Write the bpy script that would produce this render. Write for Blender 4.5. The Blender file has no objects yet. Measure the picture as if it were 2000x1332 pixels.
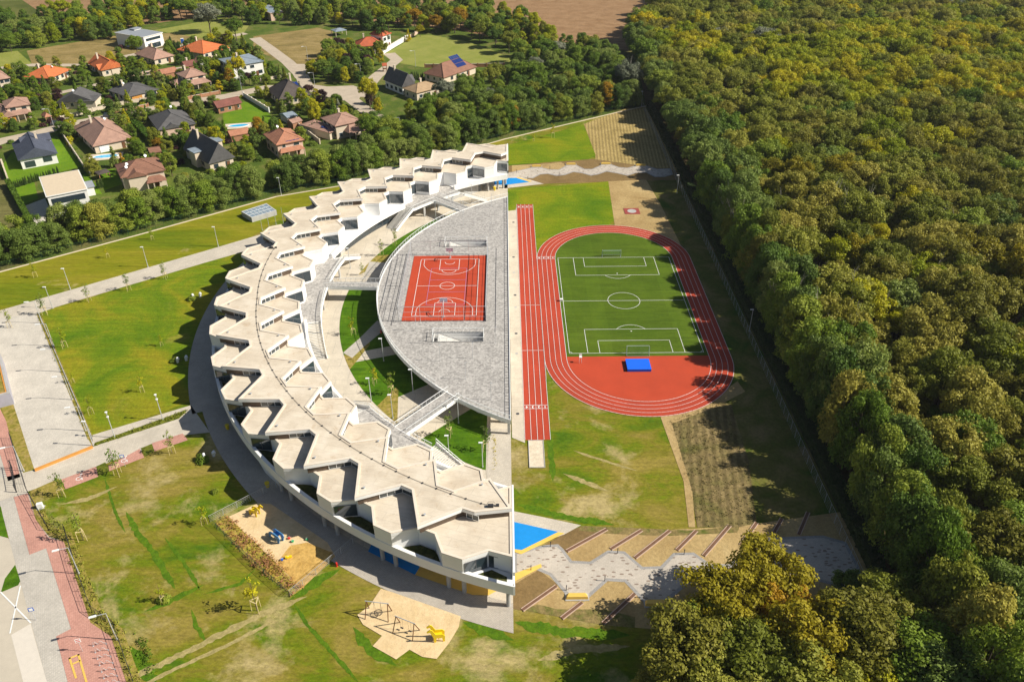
import bpy, bmesh, math, random
import numpy as np
from mathutils import Vector, Matrix
from mathutils.geometry import tessellate_polygon

# ------------------------------------------------------------------ camera, world, sun
S = bpy.context.scene
COL = S.collection
CF, CH, CPIT, CYAW, CROL, CX, CY = 1593.58, 102.877, 0.5819, 0.0069, -0.0051, -3.2343, -121.7327
_cp, _sp = math.cos(CPIT), math.sin(CPIT)
FW = Vector((math.sin(CYAW)*_cp, math.cos(CYAW)*_cp, -_sp))
_r = Vector((math.cos(CYAW), -math.sin(CYAW), 0)); _u = _r.cross(FW)
RT = _r*math.cos(CROL) + _u*math.sin(CROL); UP = -_r*math.sin(CROL) + _u*math.cos(CROL)
CP = Vector((CX, CY, CH))
cam = bpy.data.cameras.new('camera'); camo = bpy.data.objects.new('camera', cam); COL.objects.link(camo)
M = Matrix((RT, UP, -FW)).transposed().to_4x4(); M.translation = CP
camo.matrix_world = M
cam.sensor_width = 36; cam.lens = CF/2000*36; cam.clip_start = 1; cam.clip_end = 4000
S.camera = camo

SUN_EL, SUN_AZ = 38.5, -6.0          # azimuth counter-clockwise from +X
w = bpy.data.worlds.new('World'); S.world = w; w.use_nodes = True
nt = w.node_tree; nt.nodes.clear()
sky = nt.nodes.new('ShaderNodeTexSky'); sky.sky_type = 'NISHITA'; sky.sun_disc = False
sky.sun_elevation = math.radians(SUN_EL); sky.sun_rotation = math.radians(90 - SUN_AZ)
bg = nt.nodes.new('ShaderNodeBackground'); bg.inputs[1].default_value = 0.05
wo = nt.nodes.new('ShaderNodeOutputWorld')
nt.links.new(sky.outputs[0], bg.inputs[0]); nt.links.new(bg.outputs[0], wo.inputs[0])
sl = bpy.data.lights.new('sun', 'SUN'); sl.energy = 5.0; sl.angle = math.radians(0.5); sl.color = (1.0, 0.945, 0.83)
so = bpy.data.objects.new('sun', sl); COL.objects.link(so)
_e, _a = math.radians(SUN_EL), math.radians(SUN_AZ)
so.rotation_euler = Vector((math.cos(_e)*math.cos(_a), math.cos(_e)*math.sin(_a), math.sin(_e))).to_track_quat('Z', 'Y').to_euler()
so.location = (200, -20, 180)
S.view_settings.view_transform = 'Standard'; S.view_settings.look = 'None'
S.view_settings.exposure = 0.5; S.view_settings.gamma = 1
S.render.engine = 'CYCLES'

# ------------------------------------------------------------------ helpers
def at(px, py, z=0.0):
    """place on the plane of height z seen at a point of the 2000 px wide photograph"""
    d = FW*CF + RT*(px-1000) - UP*(py-666)
    t = (z-CH)/d.z
    p = CP + d*t
    return Vector((p.x, p.y, z))
def ats(pts, z=0.0): return [at(x, y, z).xy for x, y in pts]
AC = Vector((25.7, 51.93))
def pol(r, a, c=AC): return Vector((c.x + r*math.cos(math.radians(a)), c.y + r*math.sin(math.radians(a))))
def pk(k, r): return pol(r, 180 + 7.465*k)
def arc(r, a0, a1, n=40, c=AC): return [pol(r, a0 + (a1-a0)*i/n, c) for i in range(n+1)]
EX = -2.7
def axr(r, c=AC): return math.degrees(math.acos((c.x-EX)/r))

def tag(o, label=None, cat=None, group=None, kind=None):
    if label: o['label'] = label
    if cat: o['category'] = cat
    if group: o['group'] = group
    if kind: o['kind'] = kind
    return o
def empty(name, loc=(0, 0, 0), rz=0, label=None, cat=None, group=None):
    o = bpy.data.objects.new(name, None); COL.objects.link(o)
    o.location = loc; o.rotation_euler = (0, 0, rz); o.empty_display_size = 0.5
    return tag(o, label, cat, group)
def kids(o): return [c for c in bpy.data.objects if c.parent == o]
def copy_tree(o, parent=None, _idx={}):
    c = o.copy(); COL.objects.link(c)
    if parent: c.parent = parent
    for ch in o.children: copy_tree(ch, c)
    return c
class MB:
    """collects shapes for one mesh; self.m is the current material slot"""
    def __init__(s): s.v = []; s.f = []; s.mi = []; s.m = 0
    def add(s, vs, fs):
        b = len(s.v); s.v += [tuple(x) for x in vs]
        for f in fs: s.f.append(tuple(b+i for i in f)); s.mi.append(s.m)
        return s
    def prism(s, pts, z0, z1, bottom=True):
        n = len(pts)
        ar = sum(pts[i][0]*pts[(i+1) % n][1] - pts[(i+1) % n][0]*pts[i][1] for i in range(n))
        if ar < 0: pts = pts[::-1]
        vs = [(p[0], p[1], z0) for p in pts] + [(p[0], p[1], z1) for p in pts]
        fs = [(i, (i+1) % n, n+(i+1) % n, n+i) for i in range(n)]
        tr = tessellate_polygon([[Vector((p[0], p[1], 0)) for p in pts]])
        for t in tr:
            a, b, c = (Vector(pts[i]) for i in t)
            if (b-a).cross(c-a) < 0: t = t[::-1]
            fs.append(tuple(n+i for i in t))
            if bottom: fs.append(tuple(reversed(t)))
        return s.add(vs, fs)
    def sheet(s, pts, z):
        n = len(pts); vs = [(p[0], p[1], z) for p in pts]; fs = []
        for t in tessellate_polygon([[Vector((p[0], p[1], 0)) for p in pts]]):
            a, b, c = (Vector(pts[i][:2]) for i in t)
            if (b-a).cross(c-a) < 0: t = t[::-1]
            fs.append(tuple(t))
        return s.add(vs, fs)
    def strip(s, A, B, z0, z1=None):
        """band between two polylines; solid if z1 given"""
        n = len(A)
        if z1 is None:
            vs = [(p[0], p[1], z0) for p in A] + [(p[0], p[1], z0) for p in B]
            fs = []
            for i in range(n-1):
                f = (i, i+1, n+i+1, n+i)
                a, b, c = (Vector(vs[j]).xy for j in f[:3])
                fs.append(f if (b-a).cross(c-b) > 0 else f[::-1])
            return s.add(vs, fs)
        vs = [(p[0], p[1], z0) for p in A] + [(p[0], p[1], z0) for p in B] + [(p[0], p[1], z1) for p in A] + [(p[0], p[1], z1) for p in B]
        fs = []
        for i in range(n-1):
            fs += [(i, n+i, n+i+1, i+1), (2*n+i, 2*n+i+1, 3*n+i+1, 3*n+i), (i, i+1, 2*n+i+1, 2*n+i), (n+i, 3*n+i, 3*n+i+1, n+i+1)]
        fs += [(0, 2*n, 3*n, n), (n-1, 2*n-1, 4*n-1, 3*n-1)]
        return s.add(vs, fs)
    def box(s, c, d, rz=0):
        cx, cy, cz = c; hx, hy, hz = d[0]/2, d[1]/2, d[2]/2
        cs, sn = math.cos(rz), math.sin(rz)
        vs = [(cx+x*hx*cs-y*hy*sn, cy+x*hx*sn+y*hy*cs, cz+z*hz) for z in (-1, 1) for x, y in ((-1, -1), (1, -1), (1, 1), (-1, 1))]
        return s.add(vs, [(3, 2, 1, 0), (4, 5, 6, 7), (0, 1, 5, 4), (1, 2, 6, 5), (2, 3, 7, 6), (3, 0, 4, 7)])
    def beam(s, p, q, wd, ht=None, up=(0, 0, 1)):
        ht = ht or wd; p = Vector(p); q = Vector(q); d = (q-p)
        if d.length < 1e-6: return s
        d.normalize(); u = Vector(up)
        if abs(d.dot(u)) > .98: u = Vector((0, 1, 0))
        sd = d.cross(u).normalized(); u = sd.cross(d)
        vs = [e + sd*a*wd/2 + u*b*ht/2 for e in (p, q) for a, b in ((-1, -1), (1, -1), (1, 1), (-1, 1))]
        return s.add(vs, [(3, 2, 1, 0), (4, 5, 6, 7), (0, 1, 5, 4), (1, 2, 6, 5), (2, 3, 7, 6), (3, 0, 4, 7)])
    def tube(s, pts, r, n=6):
        pts = [Vector(p) for p in pts]; rs = r if isinstance(r, (list, tuple)) else [r]*len(pts); rings = []
        for i, p in enumerate(pts):
            d = (pts[min(i+1, len(pts)-1)] - pts[max(i-1, 0)]).normalized()
            u = Vector((0, 0, 1)) if abs(d.z) < .9 else Vector((1, 0, 0))
            a = d.cross(u).normalized(); b = a.cross(d)
            rings.append([p + (a*math.cos(t)+b*math.sin(t))*rs[i] for t in [2*math.pi*j/n for j in range(n)]])
        vs = [v for rg in rings for v in rg]; fs = []
        for i in range(len(pts)-1):
            for j in range(n): fs.append((i*n+j, i*n+(j+1) % n, (i+1)*n+(j+1) % n, (i+1)*n+j))
        fs += [tuple(range(n))[::-1], tuple((len(pts)-1)*n+j for j in range(n))]
        return s.add(vs, fs)
    def cyl(s, c, r, z0, z1, n=12): return s.tube([(c[0], c[1], z0), (c[0], c[1], z1)], r, n)
    def ball(s, c, r, n=8, sq=1):
        vs = []; fs = []
        for i in range(n//2+1):
            t = math.pi*i/(n//2)
            for j in range(n):
                p = 2*math.pi*j/n; vs.append((c[0]+r*math.sin(t)*math.cos(p), c[1]+r*math.sin(t)*math.sin(p), c[2]+r*sq*math.cos(t)))
        for i in range(n//2):
            for j in range(n): fs.append((i*n+j, (i+1)*n+j, (i+1)*n+(j+1) % n, i*n+(j+1) % n))
        return s.add(vs, fs)
    def panel(s, p, q, z0, z1, th, off, ref):
        """upright slab along p-q, pushed 'off' away from ref"""
        p = Vector(p); q = Vector(q); d = (q-p).normalized(); nrm = Vector((d.y, -d.x))
        if nrm.dot((p+q)/2 - Vector(ref)) < 0: nrm = -nrm
        a = p + nrm*off; b = q + nrm*off; c2 = b + nrm*th; d2 = a + nrm*th
        return s.prism([a, b, c2, d2], z0, z1)
    def build(s, name, mats, parent=None, smooth=False):
        me = bpy.data.meshes.new(name); me.from_pydata(s.v, [], s.f)
        if not isinstance(mats, (list, tuple)): mats = [mats]
        for m in mats: me.materials.append(m)
        if len(mats) > 1: me.polygons.foreach_set('material_index', s.mi)
        if smooth: me.polygons.foreach_set('use_smooth', [True]*len(me.polygons))
        me.update()
        o = bpy.data.objects.new(name, me); COL.objects.link(o)
        if parent: o.parent = parent
        return o
def off_poly(pts, d):
    """inset (d>0 inward) of a closed polygon, mitred"""
    n = len(pts); ar = sum(pts[i][0]*pts[(i+1) % n][1] - pts[(i+1) % n][0]*pts[i][1] for i in range(n))
    sg = 1 if ar > 0 else -1; out = []
    for i in range(n):
        a, b, c = Vector(pts[i-1]), Vector(pts[i]), Vector(pts[(i+1) % n])
        u = (b-a).normalized(); v = (c-b).normalized()
        n1 = Vector((-u.y, u.x))*sg; n2 = Vector((-v.y, v.x))*sg
        m = n1+n2
        m = n1 if m.length < .2 else m.normalized()
        out.append(b + m*(d/max(.35, m.dot(n1))))
    return out
def rim(mb, pts, wd, z0, z1):
    inn = off_poly(pts, wd); A = list(pts)+[pts[0]]; B = inn+[inn[0]]
    mb.strip(A, B, z0, z1)

# ------------------------------------------------------------------ materials
MATS = {}
def mk(name):
    m = bpy.data.materials.new(name); m.use_nodes = True; n = m.node_tree
    b = n.nodes['Principled BSDF']; MATS[name] = m
    return m, n, b
def noise(n, scale, detail=4, rough=.55, vec=None, dist=0):
    t = n.nodes.new('ShaderNodeTexNoise'); t.inputs['Scale'].default_value = scale; t.inputs['Detail'].default_value = detail
    t.inputs['Roughness'].default_value = rough; t.inputs['Distortion'].default_value = dist
    if vec is not None: n.links.new(vec, t.inputs['Vector'])
    return t.outputs['Fac']
def ramp(n, fac, stops):
    r = n.nodes.new('ShaderNodeValToRGB'); e = r.color_ramp.elements
    while len(e) > 1: e.remove(e[-1])
    e[0].position = stops[0][0]; e[0].color = (*stops[0][1], 1)
    for p, c in stops[1:]:
        x = e.new(p); x.color = (*c, 1)
    n.links.new(fac, r.inputs[0]); return r.outputs[0]
def mixc(n, a, b, fac, mode='MIX'):
    x = n.nodes.new('ShaderNodeMix'); x.data_type = 'RGBA'; x.blend_type = mode
    for s_, v in ((x.inputs[0], fac), (x.inputs[6], a), (x.inputs[7], b)):
        if isinstance(v, (int, float)): s_.default_value = v
        elif isinstance(v, tuple): s_.default_value = (*v, 1)
        else: n.links.new(v, s_)
    return x.outputs[2]
def pos(n):
    g = n.nodes.new('ShaderNodeNewGeometry'); return g.outputs['Position']
def mapped(n, rot=0, sc=(1, 1, 1), src=None):
    m = n.nodes.new('ShaderNodeMapping'); m.inputs['Rotation'].default_value = (0, 0, math.radians(rot)); m.inputs['Scale'].default_value = sc
    n.links.new(src if src is not None else pos(n), m.inputs['Vector']); return m.outputs[0]
def mathn(n, op, a, b=0.0):
    x = n.nodes.new('ShaderNodeMath'); x.operation = op
    for i, v in enumerate((a, b)):
        if isinstance(v, (int, float)): x.inputs[i].default_value = v
        else: n.links.new(v, x.inputs[i])
    return x.outputs[0]
def bump(n, b, h, st=.3, dist=.05):
    x = n.nodes.new('ShaderNodeBump'); x.inputs['Strength'].default_value = st; x.inputs['Distance'].default_value = dist
    n.links.new(h, x.inputs['Height']); n.links.new(x.outputs[0], b.inputs['Normal'])
def plain(name, col, rough=.6, var=.12, sc=1.2, metal=0, spec=.3):
    m, n, b = mk(name); v = pos(n)
    f = noise(n, sc, 5, .6, v); f2 = noise(n, sc*9, 3, .6, v)
    d = tuple(c*(1-var) for c in col); l = tuple(min(1, c*(1+var)) for c in col)
    c = ramp(n, f, [(.3, d), (.7, l)])
    c = mixc(n, c, ramp(n, f2, [(.3, (.86,)*3), (.7, (1.0,)*3)]), .5*min(1, var*5), 'MULTIPLY')
    n.links.new(c, b.inputs['Base Color']); b.inputs['Roughness'].default_value = rough
    b.inputs['Metallic'].default_value = metal; b.inputs['Specular IOR Level'].default_value = spec
    return m
def turf(name, stops, sc=.06, rot=0, aniso=(1, 1, 1), fine=.35, streak=0, streakrot=0, bmp=.5, tan=None, tansc=.1, tanpos=(.58, .72), detail=5):
    """grass or soil: big patches, streaks, fine grain, bare spots"""
    m, n, b = mk(name); v = mapped(n, rot, aniso)
    c = ramp(n, noise(n, sc, detail, .62, v, .6), stops)
    if tan:
        t = ramp(n, noise(n, tansc, 7, .66, mapped(n, rot+20, (1, 1, 1)), .3), [(tanpos[0], (0, 0, 0)), (tanpos[1], (1, 1, 1))])
        c = mixc(n, c, tan, t)
    if streak:
        sv = mapped(n, streakrot, (.06, 1.0, 1))
        c = mixc(n, c, ramp(n, noise(n, 1.1, 4, .6, sv), [(.32, (1-streak,)*3), (.68, (1+streak*.4,)*3)]), 1.0, 'MULTIPLY')
    f2 = noise(n, 1.6, 6, .75, v)
    c = mixc(n, c, ramp(n, f2, [(.28, (1-fine,)*3), (.72, (1+fine*.6,)*3)]), 1.0, 'MULTIPLY')
    n.links.new(c, b.inputs['Base Color']); b.inputs['Roughness'].default_value = .95; b.inputs['Specular IOR Level'].default_value = .1
    bump(n, b, f2, bmp, .25)
    return m
def paving(name, c1, c2, bw, bh, rot=0, mortar=(.2, .19, .17), ms=.02, spots=None, rough=.85, seam=None):
    """small setts or slabs, cell size in metres"""
    m, n, b = mk(name); v = mapped(n, rot)
    t = n.nodes.new('ShaderNodeTexBrick'); n.links.new(v, t.inputs['Vector'])
    t.inputs['Scale'].default_value = 1; t.inputs['Brick Width'].default_value = bw; t.inputs['Row Height'].default_value = bh
    t.inputs['Mortar Size'].default_value = ms; t.inputs['Color1'].default_value = (*c1, 1); t.inputs['Color2'].default_value = (*c2, 1)
    t.inputs['Mortar'].default_value = (*mortar, 1); t.inputs['Bias'].default_value = 0
    c = t.outputs['Color']
    c = mixc(n, c, ramp(n, noise(n, .25, 6, .65, v), [(.3, (.84,)*3), (.7, (1.08,)*3)]), 1.0, 'MULTIPLY')
    c = mixc(n, c, ramp(n, noise(n, 3.0, 4, .7, v), [(.3, (.88,)*3), (.7, (1.06,)*3)]), 1.0, 'MULTIPLY')
    if spots:
        vo = n.nodes.new('ShaderNodeTexVoronoi'); n.links.new(mapped(n, rot, (.5, 1.15, 1)), vo.inputs['Vector']); vo.inputs['Scale'].default_value = spots[1]
        c = mixc(n, spots[0], c, ramp(n, vo.outputs['Distance'], [(spots[2], (0, 0, 0)), (spots[2]+.02, (1, 1, 1))]))
    n.links.new(c, b.inputs['Base Color']); b.inputs['Roughness'].default_value = rough; b.inputs['Specular IOR Level'].default_value = .25
    return m
def roofmat(name, col, rough=.75, row=.35):
    """tiled roof: rows follow the height, colour mottled"""
    m, n, b = mk(name); p = pos(n)
    sx = n.nodes.new('ShaderNodeSeparateXYZ'); n.links.new(p, sx.inputs[0])
    w_ = mathn(n, 'PINGPONG', sx.outputs[2], row*.5)
    c = ramp(n, noise(n, .5, 6, .7, p), [(.25, tuple(x*.72 for x in col)), (.75, tuple(min(1, x*1.2) for x in col))])
    c = mixc(n, c, ramp(n, noise(n, 4, 4, .7, p), [(.25, (.75,)*3), (.75, (1.1,)*3)]), 1.0, 'MULTIPLY')
    c = mixc(n, c, ramp(n, mathn(n, 'DIVIDE', w_, row*.5), [(0, (.72,)*3), (.35, (1,)*3)]), .6, 'MULTIPLY')
    n.links.new(c, b.inputs['Base Color']); b.inputs['Roughness'].default_value = rough; b.inputs['Specular IOR Level'].default_value = .25
    return m
def leafmat(name, stops, trans=.34, patch=.05):
    m, n, b = mk(name)
    oi = n.nodes.new('ShaderNodeObjectInfo')
    mx = mathn(n, 'ADD', mathn(n, 'MULTIPLY', oi.outputs['Random'], .55), mathn(n, 'MULTIPLY', noise(n, .35, 4, .7, pos(n)), .5))
    c = ramp(n, mx, stops)
    c = mixc(n, c, ramp(n, noise(n, 2.2, 3, .7, pos(n)), [(.3, (.62,)*3), (.7, (1.25,)*3)]), 1.0, 'MULTIPLY')
    n.links.new(c, b.inputs['Base Color']); b.inputs['Roughness'].default_value = .6; b.inputs['Specular IOR Level'].default_value = .2
    tr = n.nodes.new('ShaderNodeBsdfTranslucent'); n.links.new(c, tr.inputs[0])
    ms = n.nodes.new('ShaderNodeMixShader'); ms.inputs[0].default_value = trans
    n.links.new(b.outputs[0], ms.inputs[1]); n.links.new(tr.outputs[0], ms.inputs[2])
    n.links.new(ms.outputs[0], n.nodes['Material Output'].inputs[0])
    return m
def flatmat(name, col, rough=.5, metal=0, spec=.4):
    m, n, b = mk(name); f = noise(n, 3, 3, .6, pos(n))
    n.links.new(ramp(n, f, [(.2, tuple(c*.9 for c in col)), (.8, tuple(min(1, c*1.06) for c in col))]), b.inputs['Base Color'])
    b.inputs['Roughness'].default_value = rough; b.inputs['Metallic'].default_value = metal; b.inputs['Specular IOR Level'].default_value = spec
    return m
white = plain('white_render', (.80, .79, .77), .6, .04, .4)
white_rail = flatmat('white_rail', (.82, .82, .80), .4)
groove = flatmat('dark_joint', (.06, .06, .07), .8)
glass = flatmat('dark_glass', (.03, .045, .055), .05, 0, 1.0)
glass_n = MATS['dark_glass']
alu = flatmat('grey_frame', (.10, .10, .11), .4)
steel = flatmat('galvanised_steel', (.55, .56, .57), .4, .3)
brownpanel = plain('brown_panel', (.12, .085, .06), .6, .2, 1)
concrete = plain('concrete', (.42, .41, .39), .8, .12, .6)
dark_metal = flatmat('dark_metal', (.035, .035, .04), .5)
yellow = flatmat('yellow_plastic', (.80, .58, .01), .35)
red_p = flatmat('red_plastic', (.6, .03, .02), .4)
blue_p = flatmat('blue_plastic', (.02, .12, .55), .35)
wood = plain('brown_wood', (.16, .07, .03), .7, .2, 2)
orangewood = plain('orange_wood', (.62, .28, .06), .6, .12, 1)
palewood = plain('pale_stake', (.62, .50, .25), .8, .1, 2)
bark = plain('bark', (.11, .085, .06), .9, .25, 2)
palebark = plain('pale_bark', (.42, .38, .32), .9, .2, 2)
line_w = flatmat('white_line', (.78, .77, .74), .8)
# ------------------------------------------------------------------ ground
G_OL, G_GR, G_YE, G_TAN, G_DK = (.115, .125, .012), (.075, .135, .008), (.22, .215, .015), (.45, .33, .15), (.05, .075, .008)
m_base = turf('rough_grass', [(.3, (.06, .08, .015)), (.5, (.12, .13, .03)), (.7, (.20, .17, .06))], .03)
m_site = turf('site_lawn', [(.36, (.075, .15, .006)), (.45, (.15, .19, .008)), (.53, (.21, .19, .020)), (.62, (.28, .22, .045))], .085, rot=30, aniso=(.7, 1.3, 1), tan=(.44, .35, .15), tansc=.07, tanpos=(.52, .64), detail=8, fine=.42, streak=.16, streakrot=38)
m_west = turf('west_lawn', [(.32, (.085, .17, .006)), (.46, (.15, .215, .008)), (.60, (.27, .25, .014))], .06, tan=(.36, .27, .07), tansc=.07, tanpos=(.60, .80), streak=.22, streakrot=60)
m_north = turf('north_lawn', [(.30, (.085, .17, .004)), (.52, (.17, .23, .006)), (.72, (.27, .25, .010))], .07, streak=.15, streakrot=5, tan=(.36, .28, .08), tansc=.09, tanpos=(.68, .8))
m_strip = turf('strip_lawn', [(.30, (.13, .18, .006)), (.50, (.22, .22, .010)), (.72, (.32, .26, .03))], .06, rot=-28, aniso=(.35, 1.4, 1), tan=(.45, .36, .15), tansc=.08, tanpos=(.62, .75), streak=.2, streakrot=-38)
m_lush = turf('lush_lawn', [(.30, (.045, .12, .004)), (.6, (.085, .18, .006)), (.8, (.13, .22, .008))], .25, streak=.28, streakrot=50, fine=.25)
m_soil = turf('bare_soil', [(.3, (.33, .22, .09)), (.6, (.46, .33, .15)), (.8, (.52, .40, .20))], .12, fine=.3)
m_brown = turf('brown_soil', [(.3, (.17, .11, .045)), (.6, (.25, .165, .07)), (.8, (.31, .22, .10))], .12, fine=.3)
def rowsmat(name, stops, rot, per, tan=None, amp=.5):
    m = turf(name, stops, .15, tan=tan, tansc=.25, tanpos=(.5, .7), fine=.5)
    n = m.node_tree; b = n.nodes['Principled BSDF']; src = b.inputs['Base Color'].links[0].from_socket
    w_ = n.nodes.new('ShaderNodeTexWave'); w_.wave_type = 'BANDS'; w_.bands_direction = 'X'
    n.links.new(mapped(n, rot), w_.inputs['Vector']); w_.inputs['Scale'].default_value = .314/per*1.0
    w_.inputs['Distortion'].default_value = 1.2; w_.inputs['Detail'].default_value = 3; w_.inputs['Detail Scale'].default_value = 1.5
    c = mixc(n, src, ramp(n, w_.outputs['Fac'], [(.2, (1-amp,)*3), (.8, (1.12,)*3)]), 1.0, 'MULTIPLY')
    n.links.new(c, b.inputs['Base Color']); return m
m_plough = rowsmat('ploughed_earth', [(.3, (.27, .155, .075)), (.6, (.36, .22, .115)), (.8, (.42, .27, .15))], 84, 3.2, amp=.28)
m_weeds = rowsmat('weedy_rows', [(.3, (.12, .12, .03)), (.55, (.22, .165, .07)), (.8, (.34, .25, .12))], 8, 1.5, amp=.24)
m_rows = rowsmat('dry_rows', [(.3, (.30, .22, .08)), (.6, (.42, .31, .12)), (.8, (.50, .38, .17))], 4, 1.2, amp=.25)
m_shade = turf('forest_floor', [(.3, (.06, .055, .02)), (.6, (.12, .09, .04)), (.8, (.20, .15, .07))], .15)
m_east = turf('east_verge', [(.35, (.06, .11, .010)), (.5, (.13, .13, .025)), (.68, (.24, .18, .07))], .12)
m_conc = paving('pale_concrete', (.58, .51, .405), (.62, .545, .435), 5.0, 5.0, mortar=(.42, .38, .31), ms=.04)
m_path = paving('path_pavers', (.55, .485, .39), (.59, .525, .43), .6, .3, rot=-30, mortar=(.42, .38, .33))
m_lot = paving('parking_setts', (.57, .515, .435), (.63, .57, .485), .4, .2, rot=60, mortar=(.42, .4, .36), ms=.015)
m_ring = paving('ring_setts', (.47, .41, .34), (.51, .45, .37), .4, .2, mortar=(.24, .23, .22), ms=.015)
m_red = paving('red_pavers', (.54, .27, .21), (.61, .32, .25), .4, .2, rot=20, mortar=(.36, .19, .15), ms=.02)
m_grey = paving('grey_pavers', (.50, .455, .385), (.55, .50, .43), .4, .2, rot=20, mortar=(.36, .34, .31), ms=.02)
m_asph = plain('asphalt', (.50, .44, .35), .9, .08, .3)
m_road = plain('village_road', (.46, .38, .29), .9, .1, .3)
m_sand = turf('play_sand', [(.3, (.62, .45, .24)), (.7, (.74, .56, .33))], .4, fine=.14, bmp=.4)

LZ = [0.0]
def sheet(name, pts, mat, z, kind='structure'):
    mb = MB(); mb.sheet(pts, z); return tag(mb.build(name, mat), kind=kind)
g = MB(); g.add([(-1600, -400, 0), (1600, -400, 0), (1600, 2600, 0), (-1600, 2600, 0)], [(0, 1, 2, 3)])
tag(g.build('ground', m_base), kind='structure')
sheet('ploughed_field', [(-560, 1100), (-330, 460), (-262, 372), (-200, 345), (-150, 350), (-60, 340), (10, 318), (60, 296), (130, 420), (250, 700), (400, 1100)], m_plough, .02)
sheet('forest_floor', [(54, -140), (700, -140), (700, 900), (110, 900), (100, 440), (62, 300), (54, 206)], m_shade, .03)
FEN = [(-172, 45), (-137.2, 69.8), (-108.8, 91.4), (-75.4, 118.1), (-57.4, 126), (-3.7, 169), (40.1, 198.3), (54, 207)]
sheet('school_ground', FEN + [(54, -120), (-172, -120)], m_site, .04)
sheet('strip_lawn', FEN[:6] + [(-3.2, 140), (-60, 117)] + ats([(545, 430), (480, 470), (0, 606)]) + [(-160, 45)], m_strip, .06)
sheet('west_lawn', ats([(75, 612), (200, 575), (400, 512), (560, 470), (480, 640), (470, 790), (371, 784), (180, 856)]), m_west, .06)
sheet('north_lawn', ats([(985, 286), (1140, 244), (1163, 303), (1150, 312), (985, 323)]), m_north, .07)
sheet('north_lawn', ats([(985, 372), (1188, 355), (1202, 428), (1160, 470), (1042, 500), (985, 500)]), m_north, .07)
sheet('dry_field', ats([(1140, 243), (1222, 213), (1262, 212), (1330, 335), (1163, 312), (1163, 303)]), m_rows, .08)
sheet('bare_earth', ats([(1188, 355), (1262, 352), (1290, 400), (1330, 480), (1300, 470), (1202, 450)]), m_soil, .08)
sheet('east_verge', [(36, -30), (54, -36), (54, 205), (46, 196), (36, 130), (38, 100), (41, 90)], m_east, .05)
sheet('weed_field', ats([(1306, 818), (1400, 782), (1428, 790), (1462, 900), (1478, 1022), (1440, 1030), (1362, 1030), (1348, 950)]), m_weeds, .08)
sheet('bare_earth', ats([(1290, 815), (1400, 775), (1440, 745), (1455, 765), (1400, 795), (1312, 828), (1352, 960), (1358, 1030), (1345, 1030), (1335, 940)]), m_soil, .085)
# paved ring round the school and the courtyard
ring = MB()
ring.strip(arc(95.2, 118, 205, 60), arc(102.4, 118, 205, 60), .09)
ring.strip(arc(95.2, 205, 180+axr(95.2), 40), arc(100.4, 205, 180+axr(100.4), 40), .09)
tag(ring.build('ring_path', m_ring), kind='structure')
mb = MB(); aa = axr(95.2)
mb.sheet(arc(95.2, 180-aa, 180+aa, 90), .10)
tag(mb.build('courtyard_paving', m_conc), kind='structure')
# ------------------------------------------------------------------ school
m_roof = None
def roofing():
    m, n, b = mk('roof_membrane'); v = pos(n)
    c = ramp(n, noise(n, .18, 6, .65, v), [(.3, (.53, .44, .335)), (.5, (.64, .55, .43)), (.7, (.74, .65, .53))])
    c = mixc(n, c, (.44, .30, .17), ramp(n, noise(n, .33, 8, .72, v, 1.5), [(.56, (0, 0, 0)), (.72, (.6,)*3)]))
    c = mixc(n, c, ramp(n, noise(n, 1.2, 5, .7, mapped(n, 30, (.25, 2, 1))), [(.3, (.91,)*3), (.7, (1.03,)*3)]), 1.0, 'MULTIPLY')
    t = n.nodes.new('ShaderNodeTexBrick'); n.links.new(mapped(n, 20), t.inputs['Vector']); t.inputs['Scale'].default_value = 1; t.inputs['Brick Width'].default_value = 8; t.inputs['Row Height'].default_value = 1.6; t.inputs['Mortar Size'].default_value = .05
    for k_, v_ in (('Color1', 1), ('Color2', .955), ('Mortar', .86)): t.inputs[k_].default_value = (v_, v_, v_, 1)
    c = mixc(n, c, t.outputs['Color'], 1.0, 'MULTIPLY')
    n.links.new(c, b.inputs['Base Color']); b.inputs['Roughness'].default_value = .8; b.inputs['Specular IOR Level'].default_value = .2
    return m
m_roof = roofing()
m_rim = plain('roof_rim', (.70, .61, .50), .7, .08, .7)
m_terr = plain('terrace_floor', (.52, .46, .38), .85, .1, .5)
m_cobble = None
def cobbles(name, c1, c2):
    m, n, b = mk(name); v = pos(n)
    vo = n.nodes.new('ShaderNodeTexVoronoi'); vo.inputs['Scale'].default_value = 2.6; n.links.new(v, vo.inputs['Vector'])
    f = noise(n, 2.4, 3, .8, v)
    sx = n.nodes.new('ShaderNodeSeparateColor'); n.links.new(vo.outputs['Color'], sx.inputs[0])
    c = ramp(n, sx.outputs[0], [(.1, c1), (.9, c2)])
    c = mixc(n, c, ramp(n, noise(n, .3, 6, .7, v), [(.3, (.86,)*3), (.75, (1.1,)*3)]), 1.0, 'MULTIPLY')
    c = mixc(n, c, ramp(n, f, [(.3, (.8,)*3), (.7, (1.1,)*3)]), 1.0, 'MULTIPLY')
    n.links.new(c, b.inputs['Base Color']); b.inputs['Roughness'].default_value = .85
    return m
m_cobble = cobbles('grey_cobbles', (.31, .29, .27), (.50, .47, .435))
m_planter = turf('planter_green', [(.3, (.03, .035, .012)), (.5, (.06, .07, .015)), (.75, (.14, .11, .05))], .9, fine=.5)

school = empty('school_building', (-60, 52, 0), 0, 'white crescent shaped school with a sawtooth beige roof around a raised grey terrace', 'school')
def sp(mb, name, mats, parent=None, smooth=False):
    o = mb.build(name, mats, parent or school, smooth)
    if parent is None: o.matrix_parent_inverse = Matrix.Translation((60, -52, 0))
    return o
NI, SI = -9, 9
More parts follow.
